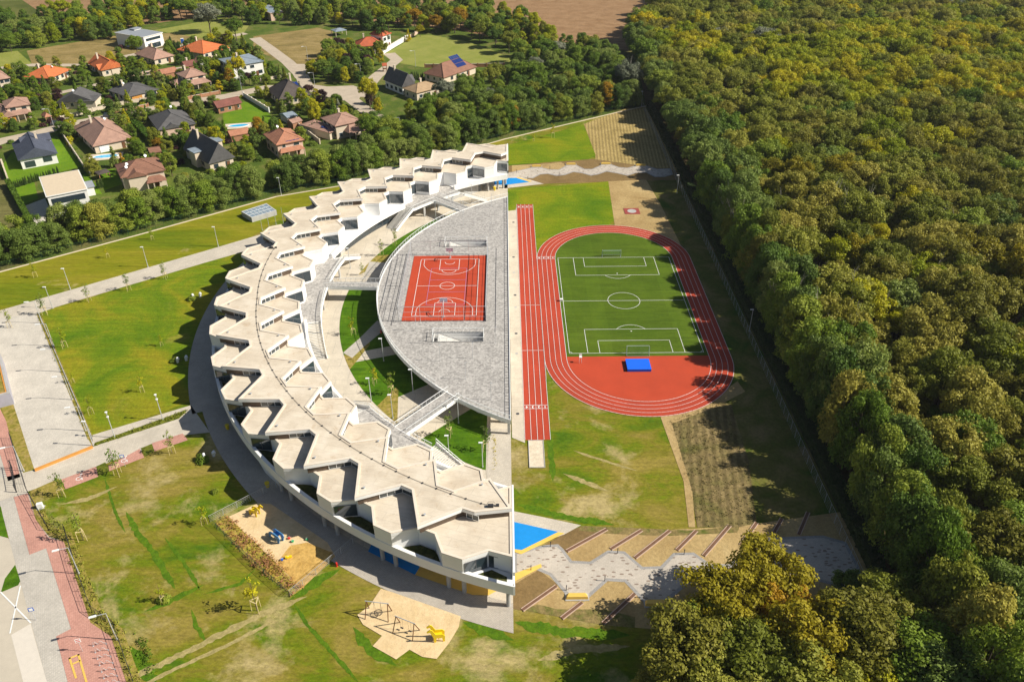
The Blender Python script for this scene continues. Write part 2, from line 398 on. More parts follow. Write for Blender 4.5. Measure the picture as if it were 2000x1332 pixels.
# upper roof outline
up_o = [Vector((EX, 133.9)), pk(-9.18, 88.5), pk(-9, 88.5)]
for i in range(-9, 9): up_o += [pk(i+.44, 94.75), pk(i+.82, 88.5), pk(i+1.0, 88.5)]
up_o = up_o + [Vector((EX, -28.9))]
up_i = [Vector((EX, 128.6)), pk(-9.08, 80.4)]
for i in range(-9, 9): up_i += [pk(i+.28, 85.4), pk(i+.54, 85.4), pk(i+.92, 80.4)]
UPP = up_o + up_i[::-1]
lo_o = [Vector((EX, 141.0)), pk(-9.385, 93.45)]
for i in range(-9, 10): lo_o += [pk(i-.155, 96.4), pk(i+.12, 96.4), pk(i+.37, 93.45), pk(i+.615, 93.45)]
lo_o += [Vector((EX, -37.1))]
lo_i = [Vector((EX, 125.4)), pk(-8.97, 80.75)]
for i in range(-9, 9): lo_i += [pk(i+.28, 77.2), pk(i+.62, 77.2), pk(i+.85, 80.75), pk(i+1.03, 80.75)]
lo_i += [Vector((EX, -21.6))]
LOP = lo_o + lo_i[::-1]
ZU, ZL, ZF = 10.3, 8.4, 4.15
def closed_box(name, poly, ztop, fh, mats):
    pass
# lower storey walls, joint, fascia, roof
mb = MB(); mb.prism(off_poly(LOP, .04), ZF, ZL-.80); sp(mb, 'wall', white)
mb = MB(); mb.prism(off_poly(LOP, .10), ZL-.80, ZL-.74, False); sp(mb, 'wall_joint', groove)
mb = MB(); mb.prism(LOP, ZL-.74, ZL-.14); sp(mb, 'fascia', white)
mb = MB(); mb.sheet(off_poly(LOP, .02), ZL-.136); sp(mb, 'lower_roof', m_roof)
mb = MB(); rim(mb, off_poly(LOP, .012), .42, ZL-.132, ZL); sp(mb, 'roof_rim', m_rim)
# clerestory and upper roof
inner = off_poly(UPP, .35)
mb = MB(); mb.prism(inner, ZL-.15, ZU-.72, False); sp(mb, 'clerestory_wall', brownpanel)
mb = MB(); mb.prism(UPP, ZU-.74, ZU-.12); sp(mb, 'fascia', white)
mb = MB(); mb.sheet(off_poly(UPP, .02), ZU-.115); sp(mb, 'upper_roof', m_roof)
mb = MB(); rim(mb, off_poly(UPP, .012), .42, ZU-.11, ZU+.02); sp(mb, 'roof_rim', m_rim)
# windows
def window(p, q, z0, z1, ref, off, nm, parent=None, fr=alu, gl=glass, fw=.09):
    mb = MB(); mb.panel(p, q, z0, z1, .04, off, ref); o = sp(mb, 'window', gl, parent)
    mb = MB(); p = Vector(p); q = Vector(q)
    for i in range(nm+1):
        t = i/nm; m_ = p.lerp(q, t); h = (q-p).normalized()*fw/2
        mb.panel(m_-h, m_+h, z0, z1, .07, off, ref)
    for z in (z0, z1-fw): mb.panel(p, q, z, z+fw, .066, off, ref)
    f = mb.build('frame', fr, o)
    if parent is None: f.matrix_world = Matrix.Identity(4)
    return o
def inset_pt(poly, P):
    i = min(range(len(poly)), key=lambda j: (Vector(poly[j])-P).length); return i
LL = len(UPP)
def uin(P): return inner[inset_pt(UPP, P)]
for i in range(-9, 9):
    ctr = pk(i+.6, 87.3)
    t, c1, c2 = uin(pk(i+.44, 94.75)), uin(pk(i+.82, 88.5)), uin(pk(i+1.0, 88.5))
    if i < 8:
        window(t.lerp(c1, .48), c1, ZL-.02, ZU-.78, pk(i+.45, 88), .02, 3, fr=white_rail)
        window(c1, c2, ZL-.02, ZU-.78, pk(i+.9, 86), .02, 1, fr=white_rail)
    if i > -9:
        b_, a_ = uin(pk(i+.28, 85.4)), uin(pk(i+.54, 85.4)); t0 = uin(pk(i-.08, 80.4))
        window(t0.lerp(b_, .42), b_, ZL-.02, ZU-.78, pk(i-.0, 86), .02, 3, fr=white_rail)
        window(b_, a_, ZL-.02, ZU-.78, pk(i+.4, 88), .02, 1, fr=white_rail)
window(pk(8.85+.02, 88.2), pk(9.05, 88.2), ZL-.02, ZU-.78, pk(8.9, 86), .1, 2, fr=white_rail)
# pod windows (outer faces to the south, inner faces to the courtyard)
for i in range(-9, 10):
    if i in (2, 6, 8): continue
    a, b_ = pk(i+.12, 96.4), pk(i+.37, 93.45)
    window(a.lerp(b_, .08), a.lerp(b_, .92), ZF+.75, ZL-1.0, pk(i, 92), 0, 2 if i != 7 else 1)
window(pk(9.37, 93.4), Vector((EX-.05, -36.9)), ZF+.75, ZL-1.0, pk(9.4, 90), .0, 2)
for i in range(-9, 9):
    if i in (5, 2, -2, -5, -8): continue
    a, b_ = pk(i+.62, 77.2), pk(i+.85, 80.75)
    window(a.lerp(b_, .06), a.lerp(b_, .94), ZF+.55 if -7 < i < 7 else ZF+.9, ZL-1.0, pk(i+.5, 81), 0, 2)
    a2, b2 = pk(i+.85, 80.75), pk(i+1.03, 80.75)
    window(a2, b2, ZF+.4, ZL-1.0, pk(i+.9, 84), 0, 1)
window(pk(-8.97, 80.75), Vector((EX-.1, 125.45)), ZF+.8, ZL-1, Vector((-4, 130)), 0, 3)
# storey slab, outer and inner bands
def ringpoly(ro, ri, n=90):
    ao, ai = axr(ro), axr(ri); return arc(ro, 180-ao, 180+ao, n) + arc(ri, 180+ai, 180-ai, n)
mb = MB(); mb.prism(ringpoly(96.0, 77.0), 3.6, ZF-.01); sp(mb, 'floor_slab', white)
mb = MB(); ao = axr(96.45); mb.strip(arc(96.45, 180-ao, 180+ao, 120), arc(95.85, 180-ao, 180+ao, 120), 3.55, 5.45); sp(mb, 'outer_band', white)
def band(a0, a1):
    mb = MB(); n = max(6, int(abs(a1-a0)/1.2)); mb.strip(arc(76.1, a0, a1, n), arc(76.65, a0, a1, n), 3.55, 5.15)
    mb.strip(arc(76.66, a0, a1, n), arc(80.9, a0, a1, n), ZF, ZF+.25)
    return sp(mb, 'inner_band', white)
AI = axr(76.1)
for a0, a1 in ((180-AI, 126), (140.3, 167.4), (191.7, 219.8), (234.3, 180+AI)): band(a0, a1)
# planting in the recesses of the outer terraces
for i in range(-8, 9):
    r_ = [pk(i+.16, 95.3), pk(i+.39, 93.0), pk(i+.60, 93.0), pk(i+.82, 95.3)]
    mb = MB(); A = [pk(i+.16+(.66)*j/6, 95.4) for j in range(7)]
    mb.prism([pk(i+.39, 93.55), pk(i+.60, 93.55)] + A[::-1], ZF, ZF+.55); sp(mb, 'planter', m_planter)
mb = MB(); mb.prism([pk(9.42, 93.9), Vector((-3.6, -37.9)), Vector((-3.6, -39.3)), pk(9.27, 95.5)], ZF, ZF+.75); sp(mb, 'planter', m_planter)
mb = MB(); mb.prism([pk(9.39, 93.5), Vector((EX-.05, -37.2)), Vector((EX-.02, -39.8)), pk(9.16, 95.9)], ZF, ZF+.70); sp(mb, 'terrace_edge', white)
# flat east end frames of both wings
for sg in (-1, 1):
    Y = lambda y: 51.93 + sg*(y-51.93) if sg == -1 else y
    mb = MB()
    ya, yb = (-21.6, -40.1) if sg == 1 else (125.6, 141.2)
    def bx(y0, y1, z0, z1): mb.box((EX+.14, (y0+y1)/2, (z0+z1)/2), (.3, abs(y1-y0), z1-z0))
    bx(ya, yb, ZL-.7, ZL+.05)
    bx(ya, yb, 3.5, ZF+.35 if sg == 1 else ZF+1.0)
    bx(ya, ya+(.6 if sg == -1 else -.6), ZF, ZL); bx((ya+yb)/2-.3, (ya+yb)/2+.3, ZF, ZL)
    sp(mb, 'end_frame', white)
    mb = MB(); y0, y1 = (ya+yb)/2, yb
    mb.box((EX-.1, (ya+yb)/2, 6.3), (.08, abs(yb-ya)-3.4, 2.9)); sp(mb, 'end_glazing', glass)
mb = MB(); mb.box((EX+.16, -40.0, 4.5), (.3, .5, 1.9)); mb.box((EX+.16, -38.5, 8.0), (.3, 3.0, .72)); sp(mb, 'end_frame', white)
# ground floor
gf = arc(78.6, 139, 221, 60) + [pol(78.6, 236), pol(86, 238), pol(88, 224), ] + arc(93.2, 221, 139, 60) + [pol(88, 136), pol(86, 118), pol(78.6, 118)]
mb = MB(); mb.prism(gf, 0, 3.6); sp(mb, 'ground_floor_wall', concrete)
m_gfd = plain('dark_cladding', (.10, .095, .09), .7, .15, .6)
for a0, a1, rr in ((118, 126, 78.6), (126.5, 139, 78.6), (139.5, 159, 78.6), (161, 178, 78.6), (180, 199, 78.6), (201, 220, 78.6), (221.5, 235, 78.6)):
    n = max(2, int((a1-a0)/2.1))
    for j in range(n):
        b0 = a0+(a1-a0)*j/n; b1 = a0+(a1-a0)*(j+.93)/n
        window(pol(rr, b0), pol(rr, b1), .15, 3.2, pol(84, (b0+b1)/2), .12, 2)
for j in range(24):
    b0 = 145+j*3.1
    mb = MB(); mb.panel(pol(93.2, b0), pol(93.2, b0+2.4), .1, 3.3, .08, .12, pol(90, b0)); sp(mb, 'cladding_panel', m_gfd)
# slanted white wall that closes the ground floor on the south-west
mb = MB(); mb.add([pol(93.4, 219) .to_3d(), pol(95.6, 219.5).to_3d(), pol(95.4, 222.8).to_3d(), pol(93.6, 222.8).to_3d()] +
                  [(*pol(93.4, 217), 3.55), (*pol(96, 217), 3.55), (*pol(96, 222.4), 3.55), (*pol(93.4, 222.4), 3.55)],
                  [(3, 2, 1, 0), (0, 1, 5, 4), (1, 2, 6, 5), (2, 3, 7, 6), (3, 0, 4, 7)]); sp(mb, 'buttress_wall', white)
# columns
cols = []
for k in range(-9, 10):
    for d in (-.02, -.27):
        a = 180+7.465*(k+.12+.55)+d*7.465
        if abs(a-180) < 71.5 and (a > 222 or a < 140): cols.append(pol(95.4, a))
for a in (223.3, 225.2, 230.9, 232.8, 238.8, 240.4, 246.3, 247.9): cols.append(pol(95.6, a))
cols = [c for c in cols if c.y > 52] + cols[-8:]
cols += [Vector((-3.4, -39.3)), Vector((-3.4, -22.8)), Vector((-3.4, 127.0)), Vector((-3.4, 139))]
cols += [pol(77.6, a) for a in (112.6, 114, 116.5, 240, 243.5, 246.5)]
for c_ in cols:
    mb = MB(); mb.cyl(c_, .36, 0, 3.58, 14); sp(mb, 'column', concrete, smooth=False)
# cable on the upper roof with its little blocks
mb = MB(); cp_ = [(86.3+1.6*min(1, max(0, (190-a)/20)), a) for a in np.arange(173.5, 249, .9)]
pts = [(*pol(r_, a), ZU-.02) for r_, a in cp_]; mb.tube(pts, .035, 4)
for j in range(0, len(cp_), 2):
    p = pts[j]; mb.box((p[0], p[1], ZU-.06), (.34, .22, .12), math.radians(cp_[j][1]))
sp(mb, 'lightning_cable', dark_metal)
for r_, a in ((86.4, 248.4), (88.4, 173.3)):
    mb = MB(); p = pol(r_, a)
    mb.box((p.x, p.y, ZU+.12), (.9, .5, .45)); mb.box((p.x+1.1, p.y+.2, ZU+.05), (.5, .4, .3)); mb.tube([(p.x-.6, p.y+.5, ZU), (p.x-.3, p.y+.5, ZU+.5), (p.x+.5, p.y+.5, ZU+.5), (p.x+.8, p.y+.5, ZU)], .03, 5)
    sp(mb, 'roof_unit', dark_metal)
random.seed(5)
for j, (k, r_) in enumerate([(i+.42, 92.2) for i in range(-8, 9)] + [(i+.87, 82.4) for i in range(-8, 9)]):
    mb = MB(); p = pk(k, r_); mb.cyl(p, .13, ZU-.1, ZU+.14, 8); mb.cyl(p, .2, ZU+.14, ZU+.18, 8); sp(mb, 'roof_vent', steel)
# ------------------------------------------------------------------ courtyard lawns
DC = Vector((25.7, 53.9)); DR = 60.5
lawn = [(120, 158.2), (173, 199), (202, 216.5), (228.5, 243)]
LIM = -7.4
for a0, a1 in lawn:
    mb = MB(); n = int(a1-a0); A_ = arc(69.3, a0, a1, n); B_ = [q for q in arc(54, a0+1, a1, n)]
    A_ = [q for q in A_ if q.x < LIM]; B_ = [q for q in B_ if q.x < LIM]
    if a1 > 240: A_.append(Vector((LIM, -8.8))); B_.append(Vector((LIM, 9)))
    mb.sheet(A_ + B_[::-1], .12); tag(mb.build('courtyard_lawn', m_lush), kind='structure')
m_bed = turf('planting_bed', [(.3, (.16, .16, .02)), (.5, (.30, .24, .05)), (.75, (.40, .28, .12))], .8, fine=.4)
for a0, a1 in ((158.4, 167.9), (199, 204.0), (216.5, 222.7)):
    mb = MB(); n = 8; mb.sheet(arc(69.3, a0, a1, n) + arc(63, a0-2, a0-3, 1), .125); tag(mb.build('planting_bed', m_bed), kind='structure')
mb = MB(); mb.sheet(ats([(737, 627), (760, 640), (745, 650), (711.4, 677.7), (688, 700), (670, 690), (701, 663)]), .14); tag(mb.build('courtyard_path', m_grey), kind='structure')
mb = MB(); mb.sheet(ats([(706, 549), (722, 512), (751, 514), (760, 508), (765, 520), (736, 529)]), .14); tag(mb.build('courtyard_path', m_grey), kind='structure')
mb = MB(); mb.sheet([Vector((-7.2, -13)), Vector((-2.7, -13)), Vector((-2.7, 3)), Vector((-7.2, 3))], .14); tag(mb.build('courtyard_path', m_path), kind='structure')
mb = MB(); mb.sheet(ats([(1000, 855), (1025.5, 865.5), (1008.2, 405), (1008, 411), (991, 413)]), .09); tag(mb.build('side_pavement', m_conc), kind='structure')
mb = MB(); mb.sheet([Vector((-.32, -.3)), Vector((-.02, -.3)), Vector((-.02, 108)), Vector((-.32, 108))], .08); tag(mb.build('drain_channel', concrete), kind='structure')
# ------------------------------------------------------------------ raised terrace
terr = empty('raised_terrace', (-30, 53.9, 0), 0, 'raised D shaped grey cobbled terrace carrying the red ball court', 'terrace')
def wb(mb, name, mats, root, smooth=False):
    bpy.context.view_layer.update() if False else None
    o = mb.build(name, mats, root, smooth)
    if root.type == 'EMPTY':
        L = Matrix.Translation(root.location) @ Matrix.Rotation(root.rotation_euler.z, 4, 'Z'); o.matrix_parent_inverse = L.inverted()
    return o
ZD = 4.15
def axd(r): return math.degrees(math.acos((DC.x-EX)/r))
da = axd(DR); DP = arc(DR, 180-da, 180+da, 80, DC)
HO = [[Vector((-19.6, 74.3)), Vector((-8.6, 74.3)), Vector((-8.6, 77.9)), Vector((-19.6, 77.9))], [Vector((-19.6, 28.3)), Vector((-8.6, 28.3)), Vector((-8.6, 31.9)), Vector((-19.6, 31.9))]]
allp = DP + HO[0] + HO[1]
tri = tessellate_polygon([[p.to_3d() for p in DP]] + [[p.to_3d() for p in h] for h in HO])
mb = MB(); fs = []
for t in tri:
    a, b, c = (allp[i] for i in t); fs.append(tuple(t) if (b-a).cross(c-a) > 0 else tuple(reversed(t)))
mb.add([(p.x, p.y, ZD) for p in allp], fs); wb(mb, 'paving', m_cobble, terr)
mb = MB(); mb.add([(p.x, p.y, 3.3) for p in allp], [tuple(reversed(f)) for f in fs])
n = len(DP); mb.strip(DP+[DP[0]], [p for p in off_poly(DP, .25)]+[off_poly(DP, .25)[0]], 3.3, ZD+.12); wb(mb, 'slab_edge', white, terr)
mb = MB(); da2 = axd(50); gp = arc(50, 180-da2+3, 180+da2-8, 50, DC); mb.strip(gp, arc(49.7, 180-da2+3, 180+da2-8, 50, DC), 0, 3.3)
mb.box((EX-.2, 55, 1.65), (.3, 82, 3.3)); wb(mb, 'wall', concrete, terr)
for j in range(22):
    a = 180-da+4+j*(2*da-8)/21
    mb = MB(); p = pol(57.3, a, DC); mb.box((p.x, p.y, 1.65), (.45, .8, 3.3), math.radians(a)); wb(mb, 'column', concrete, terr)
for y in (5, 1.6): 
    mb = MB(); mb.box((EX-.4, y, 1.65), (.5, .5, 3.3)); wb(mb, 'column', concrete, terr)
# stair wells
m_step = plain('pale_steps', (.62, .60, .56), .7, .06, 1)
for h in HO:
    x0, x1, y0, y1 = h[0].x, h[1].x, h[0].y, h[2].y
    mb = MB()
    for bx_ in (((x0+x1)/2, y0-.1, 2.1, x1-x0+.4, .2), ((x0+x1)/2, y1+.1, 2.1, x1-x0+.4, .2)): mb.box(bx_[:3], (bx_[3], bx_[4], 4.1))
    mb.box((x0-.1, (y0+y1)/2, 2.1), (.2, y1-y0, 4.1)); wb(mb, 'stairwell_wall', white, terr)
    mb = MB()
    for i in range(22):
        mb.box((x0+1.2+i*.42, (y0+y1)/2, 3.95-i*.18-.3), (.44, y1-y0-.4, .6))
    wb(mb, 'stairwell_steps', m_step, terr)
def railing(pts, z, h, root, name='railing', post=1.3, th=.06, bars=.26, closed=False, mat=None, mid=1):
    """top rail, posts and thin upright bars along a polyline (points may carry their own z)"""
    mb = MB(); P = [Vector((p[0], p[1], p[2] if len(p) > 2 else z)) for p in pts]
    if closed: P.append(P[0])
    for a, b in zip(P, P[1:]):
        mb.beam(a+Vector((0, 0, h)), b+Vector((0, 0, h)), th*1.5, th)
        mb.beam(a+Vector((0, 0, .12)), b+Vector((0, 0, .12)), th*.8, th*.8)
        L = (b-a).length; n_ = max(1, round(L/post))
        for i in range(n_):
            q = a.lerp(b, i/n_); mb.box((q.x, q.y, q.z+h/2), (th*1.2, th*1.2, h))
        if bars:
            n_ = max(1, round(L/bars))
            for i in range(n_):
                q = a.lerp(b, (i+.5)/n_); mb.box((q.x, q.y, q.z+h/2+.05), (.022, .022, h-.15))
    return wb(mb, name, mat or white_rail, root)
gaps = [(130.5, 135.5), (178.2, 182.0), (223.8, 229.5)]
aa_ = 180-da
for g0, g1 in gaps + [(180+da, 0)]:
    n = max(2, int((g0-aa_)/1.3)); railing(arc(DR-.12, aa_, g0, n, DC), ZD+.1, 1.1, terr, post=1.4); aa_ = g1
mb = MB(); mb.strip([Vector((EX+.02, .6)), Vector((EX+.02, 107.3))], [Vector((EX-.12, .6)), Vector((EX-.12, 107.3))], ZD-.1, ZD+.22); wb(mb, 'edge_kerb', white, terr)
for h in HO: railing([(p.x, p.y) for p in off_poly(h, -.12)], ZD, 1.15, terr, closed=True, post=1.6, bars=.35)
for h in HO:
    x0, y0, y1 = h[0].x, h[0].y, h[2].y; railing([(x0-2.2, y0+.3), (x0-.3, y0+.3)], ZD, 1.0, terr, bars=.5, mat=dark_metal, th=.035)
    railing([(x0-2.2, y1-.3), (x0-.3, y1-.3)], ZD, 1.0, terr, bars=.5, mat=dark_metal, th=.035)
mb = MB()
for x in (-3.85, -2.95): mb.box((x, 54, ZD+.012), (.10, 104, .02))
for j in range(104): mb.box((-3.4, 2.5+j, ZD+.014), (.82, .09, .02))
wb(mb, 'floor_grating', groove, terr)
def slot(pts, w_=.1, name='slot_drain', root=None):
    mb = MB(); P = [at(*p, ZD+.018) for p in pts]
    for a, b in zip(P, P[1:]): mb.beam(a, b, w_, .02)
    wb(mb, name, groove, root or terr)
d6 = lambda x, y: (700+x/4.163, 440+y/4.163)
slot([d6(1120, 185), d6(1112, 870)], .16); slot([d6(392, 232), d6(265, 815)], .16)
slot([d6(325, 265), d6(180, 770)], .06)
r4 = lambda x, y: (700+x/4.44, 700+y/4.44)
# joints between paving fields, thin
for pl_ in ([d6(0, 490), d6(370, 495)], [d6(185, 770), d6(350, 775)]): slot(pl_, .04, 'expansion_joint')
# ball court
m_court = plain('court_red', (.45, .056, .020), .75, .08, .2)
m_trk = plain('track_red', (.42, .052, .022), .85, .13, .12)
m_viol = flatmat('violet_line', (.42, .22, .42), .8)
X0, Y0 = -25.35, 39.1; XC, YC = X0+7.5, Y0+14
mb = MB(); mb.prism([(-27.4, 36.9), (-8.45, 36.9), (-8.45, 69.1), (-27.4, 69.1)], ZD+.01, ZD+.05)
court = wb(mb, 'ball_court', m_court, terr)
class Lines:
    def __init__(s, z, w=.07): s.mb = MB(); s.z = z; s.w = w
    def pl(s, pts, w=None):
        w = w or s.w; P = [Vector(p[:2]) for p in pts]
        for a, b in zip(P, P[1:]):
            d = (b-a).normalized(); nn = Vector((-d.y, d.x))*w/2; e = d*w/2
            s.mb.add([(*(a-e-nn), s.z), (*(b+e-nn), s.z), (*(b+e+nn), s.z), (*(a-e+nn), s.z)], [(0, 1, 2, 3)])
    def circ(s, c, r, a0=0, a1=360, n=36, w=None): s.arc2(arc(1, a0, a1, n, Vector((0, 0))), c, r, w)
    def arc2(s, u, c, r, w):
        w = w or s.w; s.mb.strip([Vector(c)+p*(r-w/2) for p in u], [Vector(c)+p*(r+w/2) for p in u], s.z)
    def rect(s, x0, y0, x1, y1): s.pl([(x0, y0), (x1, y0)]); s.pl([(x1, y0), (x1, y1)]); s.pl([(x1, y1), (x0, y1)]); s.pl([(x0, y1), (x0, y0)])
L_ = Lines(ZD+.075, .11)
L_.rect(X0, Y0, X0+15, Y0+28); L_.pl([(X0, YC), (X0+15, YC)]); L_.circ((XC, YC), 1.8)
for sg in (1, -1):
    yb = YC-14*sg
    for x in (XC-2.45, XC+2.45): L_.pl([(x, yb), (x, yb+5.8*sg)])
    L_.pl([(XC-2.45, yb+5.8*sg), (XC+2.45, yb+5.8*sg)]); a0 = 0 if sg == 1 else 180
    L_.circ((XC, yb+5.8*sg), 1.8, a0, a0+180, 20); L_.circ((XC, yb+1.575*sg), 1.25, a0, a0+180, 16)
    for x in (XC-6.6, XC+6.6): L_.pl([(x, yb), (x, yb+2.99*sg)])
    d0 = math.degrees(math.acos(6.6/6.75)); L_.circ((XC, yb+1.575*sg), 6.75, a0+d0, a0+180-d0, 30)
wb(L_.mb, 'court_lines', line_w, terr)
V_ = Lines(ZD+.065, .09); V_.rect(XC-4.5, YC-9, XC+4.5, YC+9)
for y in (-3, 3): V_.pl([(XC-4.5, YC+y), (XC+4.5, YC+y)])
wb(V_.mb, 'volleyball_lines', m_viol, terr)
# ball cage
cage = empty('ball_cage', (-18, 53, ZD), 0, 'thin wire mesh cage with steel posts around the red ball court on the terrace', 'fence')
cx0, cx1, cy0, cy1 = -28.0, -8.1, 36.6, 69.6
def cagewall(a, b, h, n_, hz):
    a = Vector(a); b = Vector(b); mb = MB()
    for z in hz: mb.beam((*a, ZD+z), (*b, ZD+z), .05 if z < h else .09)
    L = (b-a).length; k = int(L/1.5)
    for i in range(k): q = a.lerp(b, i/k); mb.tube([(*q, ZD), (*q, ZD+h)], .008, 4)
    wb(mb, 'mesh_panel', steel, cage)
    for i in range(n_+1):
        q = a.lerp(b, i/n_); mb = MB(); mb.cyl(q, .05, ZD, ZD+h, 6); wb(mb, 'post', steel, cage)
cagewall((cx0, cy0), (cx1, cy0), 4, 4, (1.3, 2.6, 4)); cagewall((cx0, cy1), (cx1, cy1), 4, 4, (1.3, 2.6, 4))
cagewall((cx0, cy0), (cx0, cy1), 4, 6, (1, 2, 3, 4)); cagewall((cx1, cy0), (cx1, cy1), 4, 6, (1, 2, 3, 4))
mb = MB(); mb.box((cx1, 53, ZD+.3), (.08, 33, .5)); wb(mb, 'board', groove, cage)
# hoops
m_board = flatmat('backboard', (.55, .50, .60), .3)
def hoop(y, sg, lab):
    t = empty('basketball_hoop', (XC, y, ZD+.05), 0 if sg > 0 else math.pi, lab, 'basketball hoop')
    mb = MB(); mb.box((0, 0, .15), (.4, .5, .3)); mb.tube([(0, 0, 0), (0, 0, 2.6), (0, .5, 3.15), (0, 1.9, 3.3)], .10, 8); mb.tube([(0, .1, 2.3), (0, 1.9, 3.0)], .05, 6); mb.build('post', steel, t)
    mb = MB(); mb.box((0, 1.95, 3.4), (1.8, .06, 1.05)); o = mb.build('backboard', m_board, t)
    mb = MB()
    for x, z, dx, dz in ((0, .5, 1.8, .06), (0, -.5, 1.8, .06), (.87, 0, .06, 1.05), (-.87, 0, .06, 1.05), (0, .05, .6, .04), (0, -.25, .6, .04), (.3, -.1, .04, .34), (-.3, -.1, .04, .34)): mb.box((x, 1.99, 3.4+z), (dx, .03, dz))
    mb.build('board_lines', white_rail, o)
    mb = MB(); mb.tube([(.225*math.cos(a), 2.3+.225*math.sin(a), 3.05) for a in np.linspace(0, 6.283, 14)], .015, 5); mb.tube([(0, 1.97, 3.05), (0, 2.08, 3.05)], .03, 5)
    for a in np.linspace(0, 6.283, 9)[:-1]: mb.tube([(.225*math.cos(a), 2.3+.225*math.sin(a), 3.05), (.13*math.cos(a+.4), 2.3+.13*math.sin(a+.4), 2.65)], .008, 3)
    mb.build('ring', red_p, t)
hoop(YC-14.6, 1, 'basketball hoop with grey backboard at the near end of the red court')
hoop(YC+14.6, -1, 'basketball hoop with lilac backboard at the far end of the red court')
# slim terrace lamps
def deck_lamp():
    t = empty('terrace_lamp', (0, 0, 0)); mb = MB(); mb.cyl((0, 0), .045, 0, 4.1, 6); mb.cyl((0, 0), .10, 0, .06, 8); mb.build('pole', steel, t)
    mb = MB(); mb.box((.12, .05, 4.12), (.5, .14, .05), .4); mb.build('lamp_head', steel, t); return t
dl = deck_lamp(); first = True
for p, lab in ((d6(470, 860), 'left of the near stairwell'), (d6(605, 965), 'at the near left corner of the near stairwell'), (d6(1115, 960), 'right of the near stairwell'), (d6(665, 1105), 'on open cobbles below the near stairwell'), (d6(930, 1085), 'below the near stairwell, toward the track side'),
             (r4(930, 180), 'near the southern bridge landing'), (r4(1150, 360), 'at the southern tip of the terrace'), ((855, 452), 'behind the far stairwell, west side'), ((905, 440), 'behind the far stairwell, middle'), ((957, 462), 'behind the far stairwell, toward the track'), ((905, 418), 'near the northern bridge landing'), ((960, 405), 'at the northern tip of the terrace')):
    t = dl if first else copy_tree(dl); first = False
    q = at(*p, ZD); t.location = q; tag(t, 'slim steel terrace lamp ' + lab, 'lamp', 'slim lamps on the raised terrace')
# ------------------------------------------------------------------ balconies, stairs, bridges
galleries = {}
def gallery(a0, a1, lab):
    t = empty('courtyard_gallery', (*pol(75, (a0+a1)/2), 0), 0, lab, 'gallery')
    n = int((a1-a0)/1.2); mb = MB(); mb.strip(arc(72.9, a0, a1, n), arc(77.3, a0, a1, n), 3.5, ZD); wb(mb, 'slab', white, t)
    mb = MB(); mb.strip(arc(73.1, a0, a1, n), arc(80.9, a0, a1, n), ZD+.006); wb(mb, 'paving', m_cobble, t)
    for a in np.arange(a0+2, a1, 4.2):
        mb = MB(); p = pol(73.6, a); mb.box((p.x, p.y, 1.75), (.35, .7, 3.5), math.radians(a)); wb(mb, 'column', concrete, t)
    return t
def stair(a0, a1, t, r0=73.0, r1=76.9):
    """flight falling from a0 (terrace level) to a1 (ground)"""
    n = 24; mb = MB()
    for i in range(n):
        b0 = a0+(a1-a0)*i/n; b1 = a0+(a1-a0)*(i+.62)/n; z = ZD-(i+1)*ZD/(n+1)
        mb.strip([pol(r0, b0), pol(r0, b1)], [pol(r1, b0), pol(r1, b1)], max(0, z-.10), z)
    wb(mb, 'stair_flight', m_step, t)
    mb = MB(); A = [(*pol(r0-.02, a0+(a1-a0)*i/12), ZD-ZD*i/12) for i in range(13)]
    for a, b in zip(A, A[1:]): mb.beam((a[0], a[1], a[2]+.05), (b[0], b[1], b[2]+.05), .16, .75)
    wb(mb, 'stringer', white, t)
    railing(A, 0, 1.15, t, post=1.5, bars=.3)
gN = gallery(126, 140, 'white railed cobbled gallery of the northern wing over the courtyard')
stair(140, 146.3, gN); stair(126, 119.5, gN, 70.6, 73.4)
gM = gallery(167.5, 191.5, 'curved cobbled gallery in the middle of the crescent, above the courtyard')
stair(191.5, 199.2, gM); stair(167.5, 160.5, gM, 72.9, 76)
gS = gallery(220, 234, 'cobbled gallery of the southern wing behind the footbridge landing')
stair(220, 213.8, gS); stair(233.8, 241, gS, 71.6, 75)
for t, segs in ((gN, ((126, 129.2), (133.6, 140))), (gM, ((167.5, 176.6), (180.6, 191.5))), (gS, ((220, 226.0), (229.8, 234)))):
    for a0, a1 in segs:
        n = max(2, int((a1-a0)/1.2)); railing(arc(73.0, a0, a1, n), ZD, 1.1, t, post=1.4)
def bridge(p, q, wd, lab):
    p = Vector(p); q = Vector(q); d = (q-p).normalized(); nn = Vector((-d.y, d.x))*wd/2
    t = empty('footbridge', (*((p+q)/2), 0), 0, lab, 'footbridge')
    mb = MB(); mb.prism([p-nn, q-nn, q+nn, p+nn], 3.4, ZD+.004); wb(mb, 'bridge_slab', white, t)
    mb = MB(); i = nn*.94; mb.sheet([p-i, q-i, q+i, p+i], ZD+.012); wb(mb, 'paving', m_cobble, t)
    for s in (-1, 1):
        railing([tuple(p+nn*s*.96), tuple(q+nn*s*.96)], ZD, 1.15, t, post=1.2)
bridge((-24.2, 106.6), (-14.2, 97.6), 3.3, 'northern white railed footbridge between gallery and terrace')
bridge((-48.0, 54.4), (-34.4, 53.9), 2.6, 'middle white footbridge crossing the courtyard to the terrace')
bridge((-23.5, -1.9), (-14.1, 9.2), 3.3, 'southern white railed footbridge rising across the courtyard')
# ------------------------------------------------------------------ running track and pitch
px0, py0, pw, plen = 10.66, 29.17, 30.07, 45.98
OX = px0+pw/2
r_in = None
TL, TRt = 9.85, 9.85
m_turfp = turf('artificial_turf', [(.3, (.068, .118, .008)), (.6, (.092, .145, .011)), (.8, (.115, .165, .015))], .09, fine=.18, streak=.16, streakrot=88, bmp=.2)
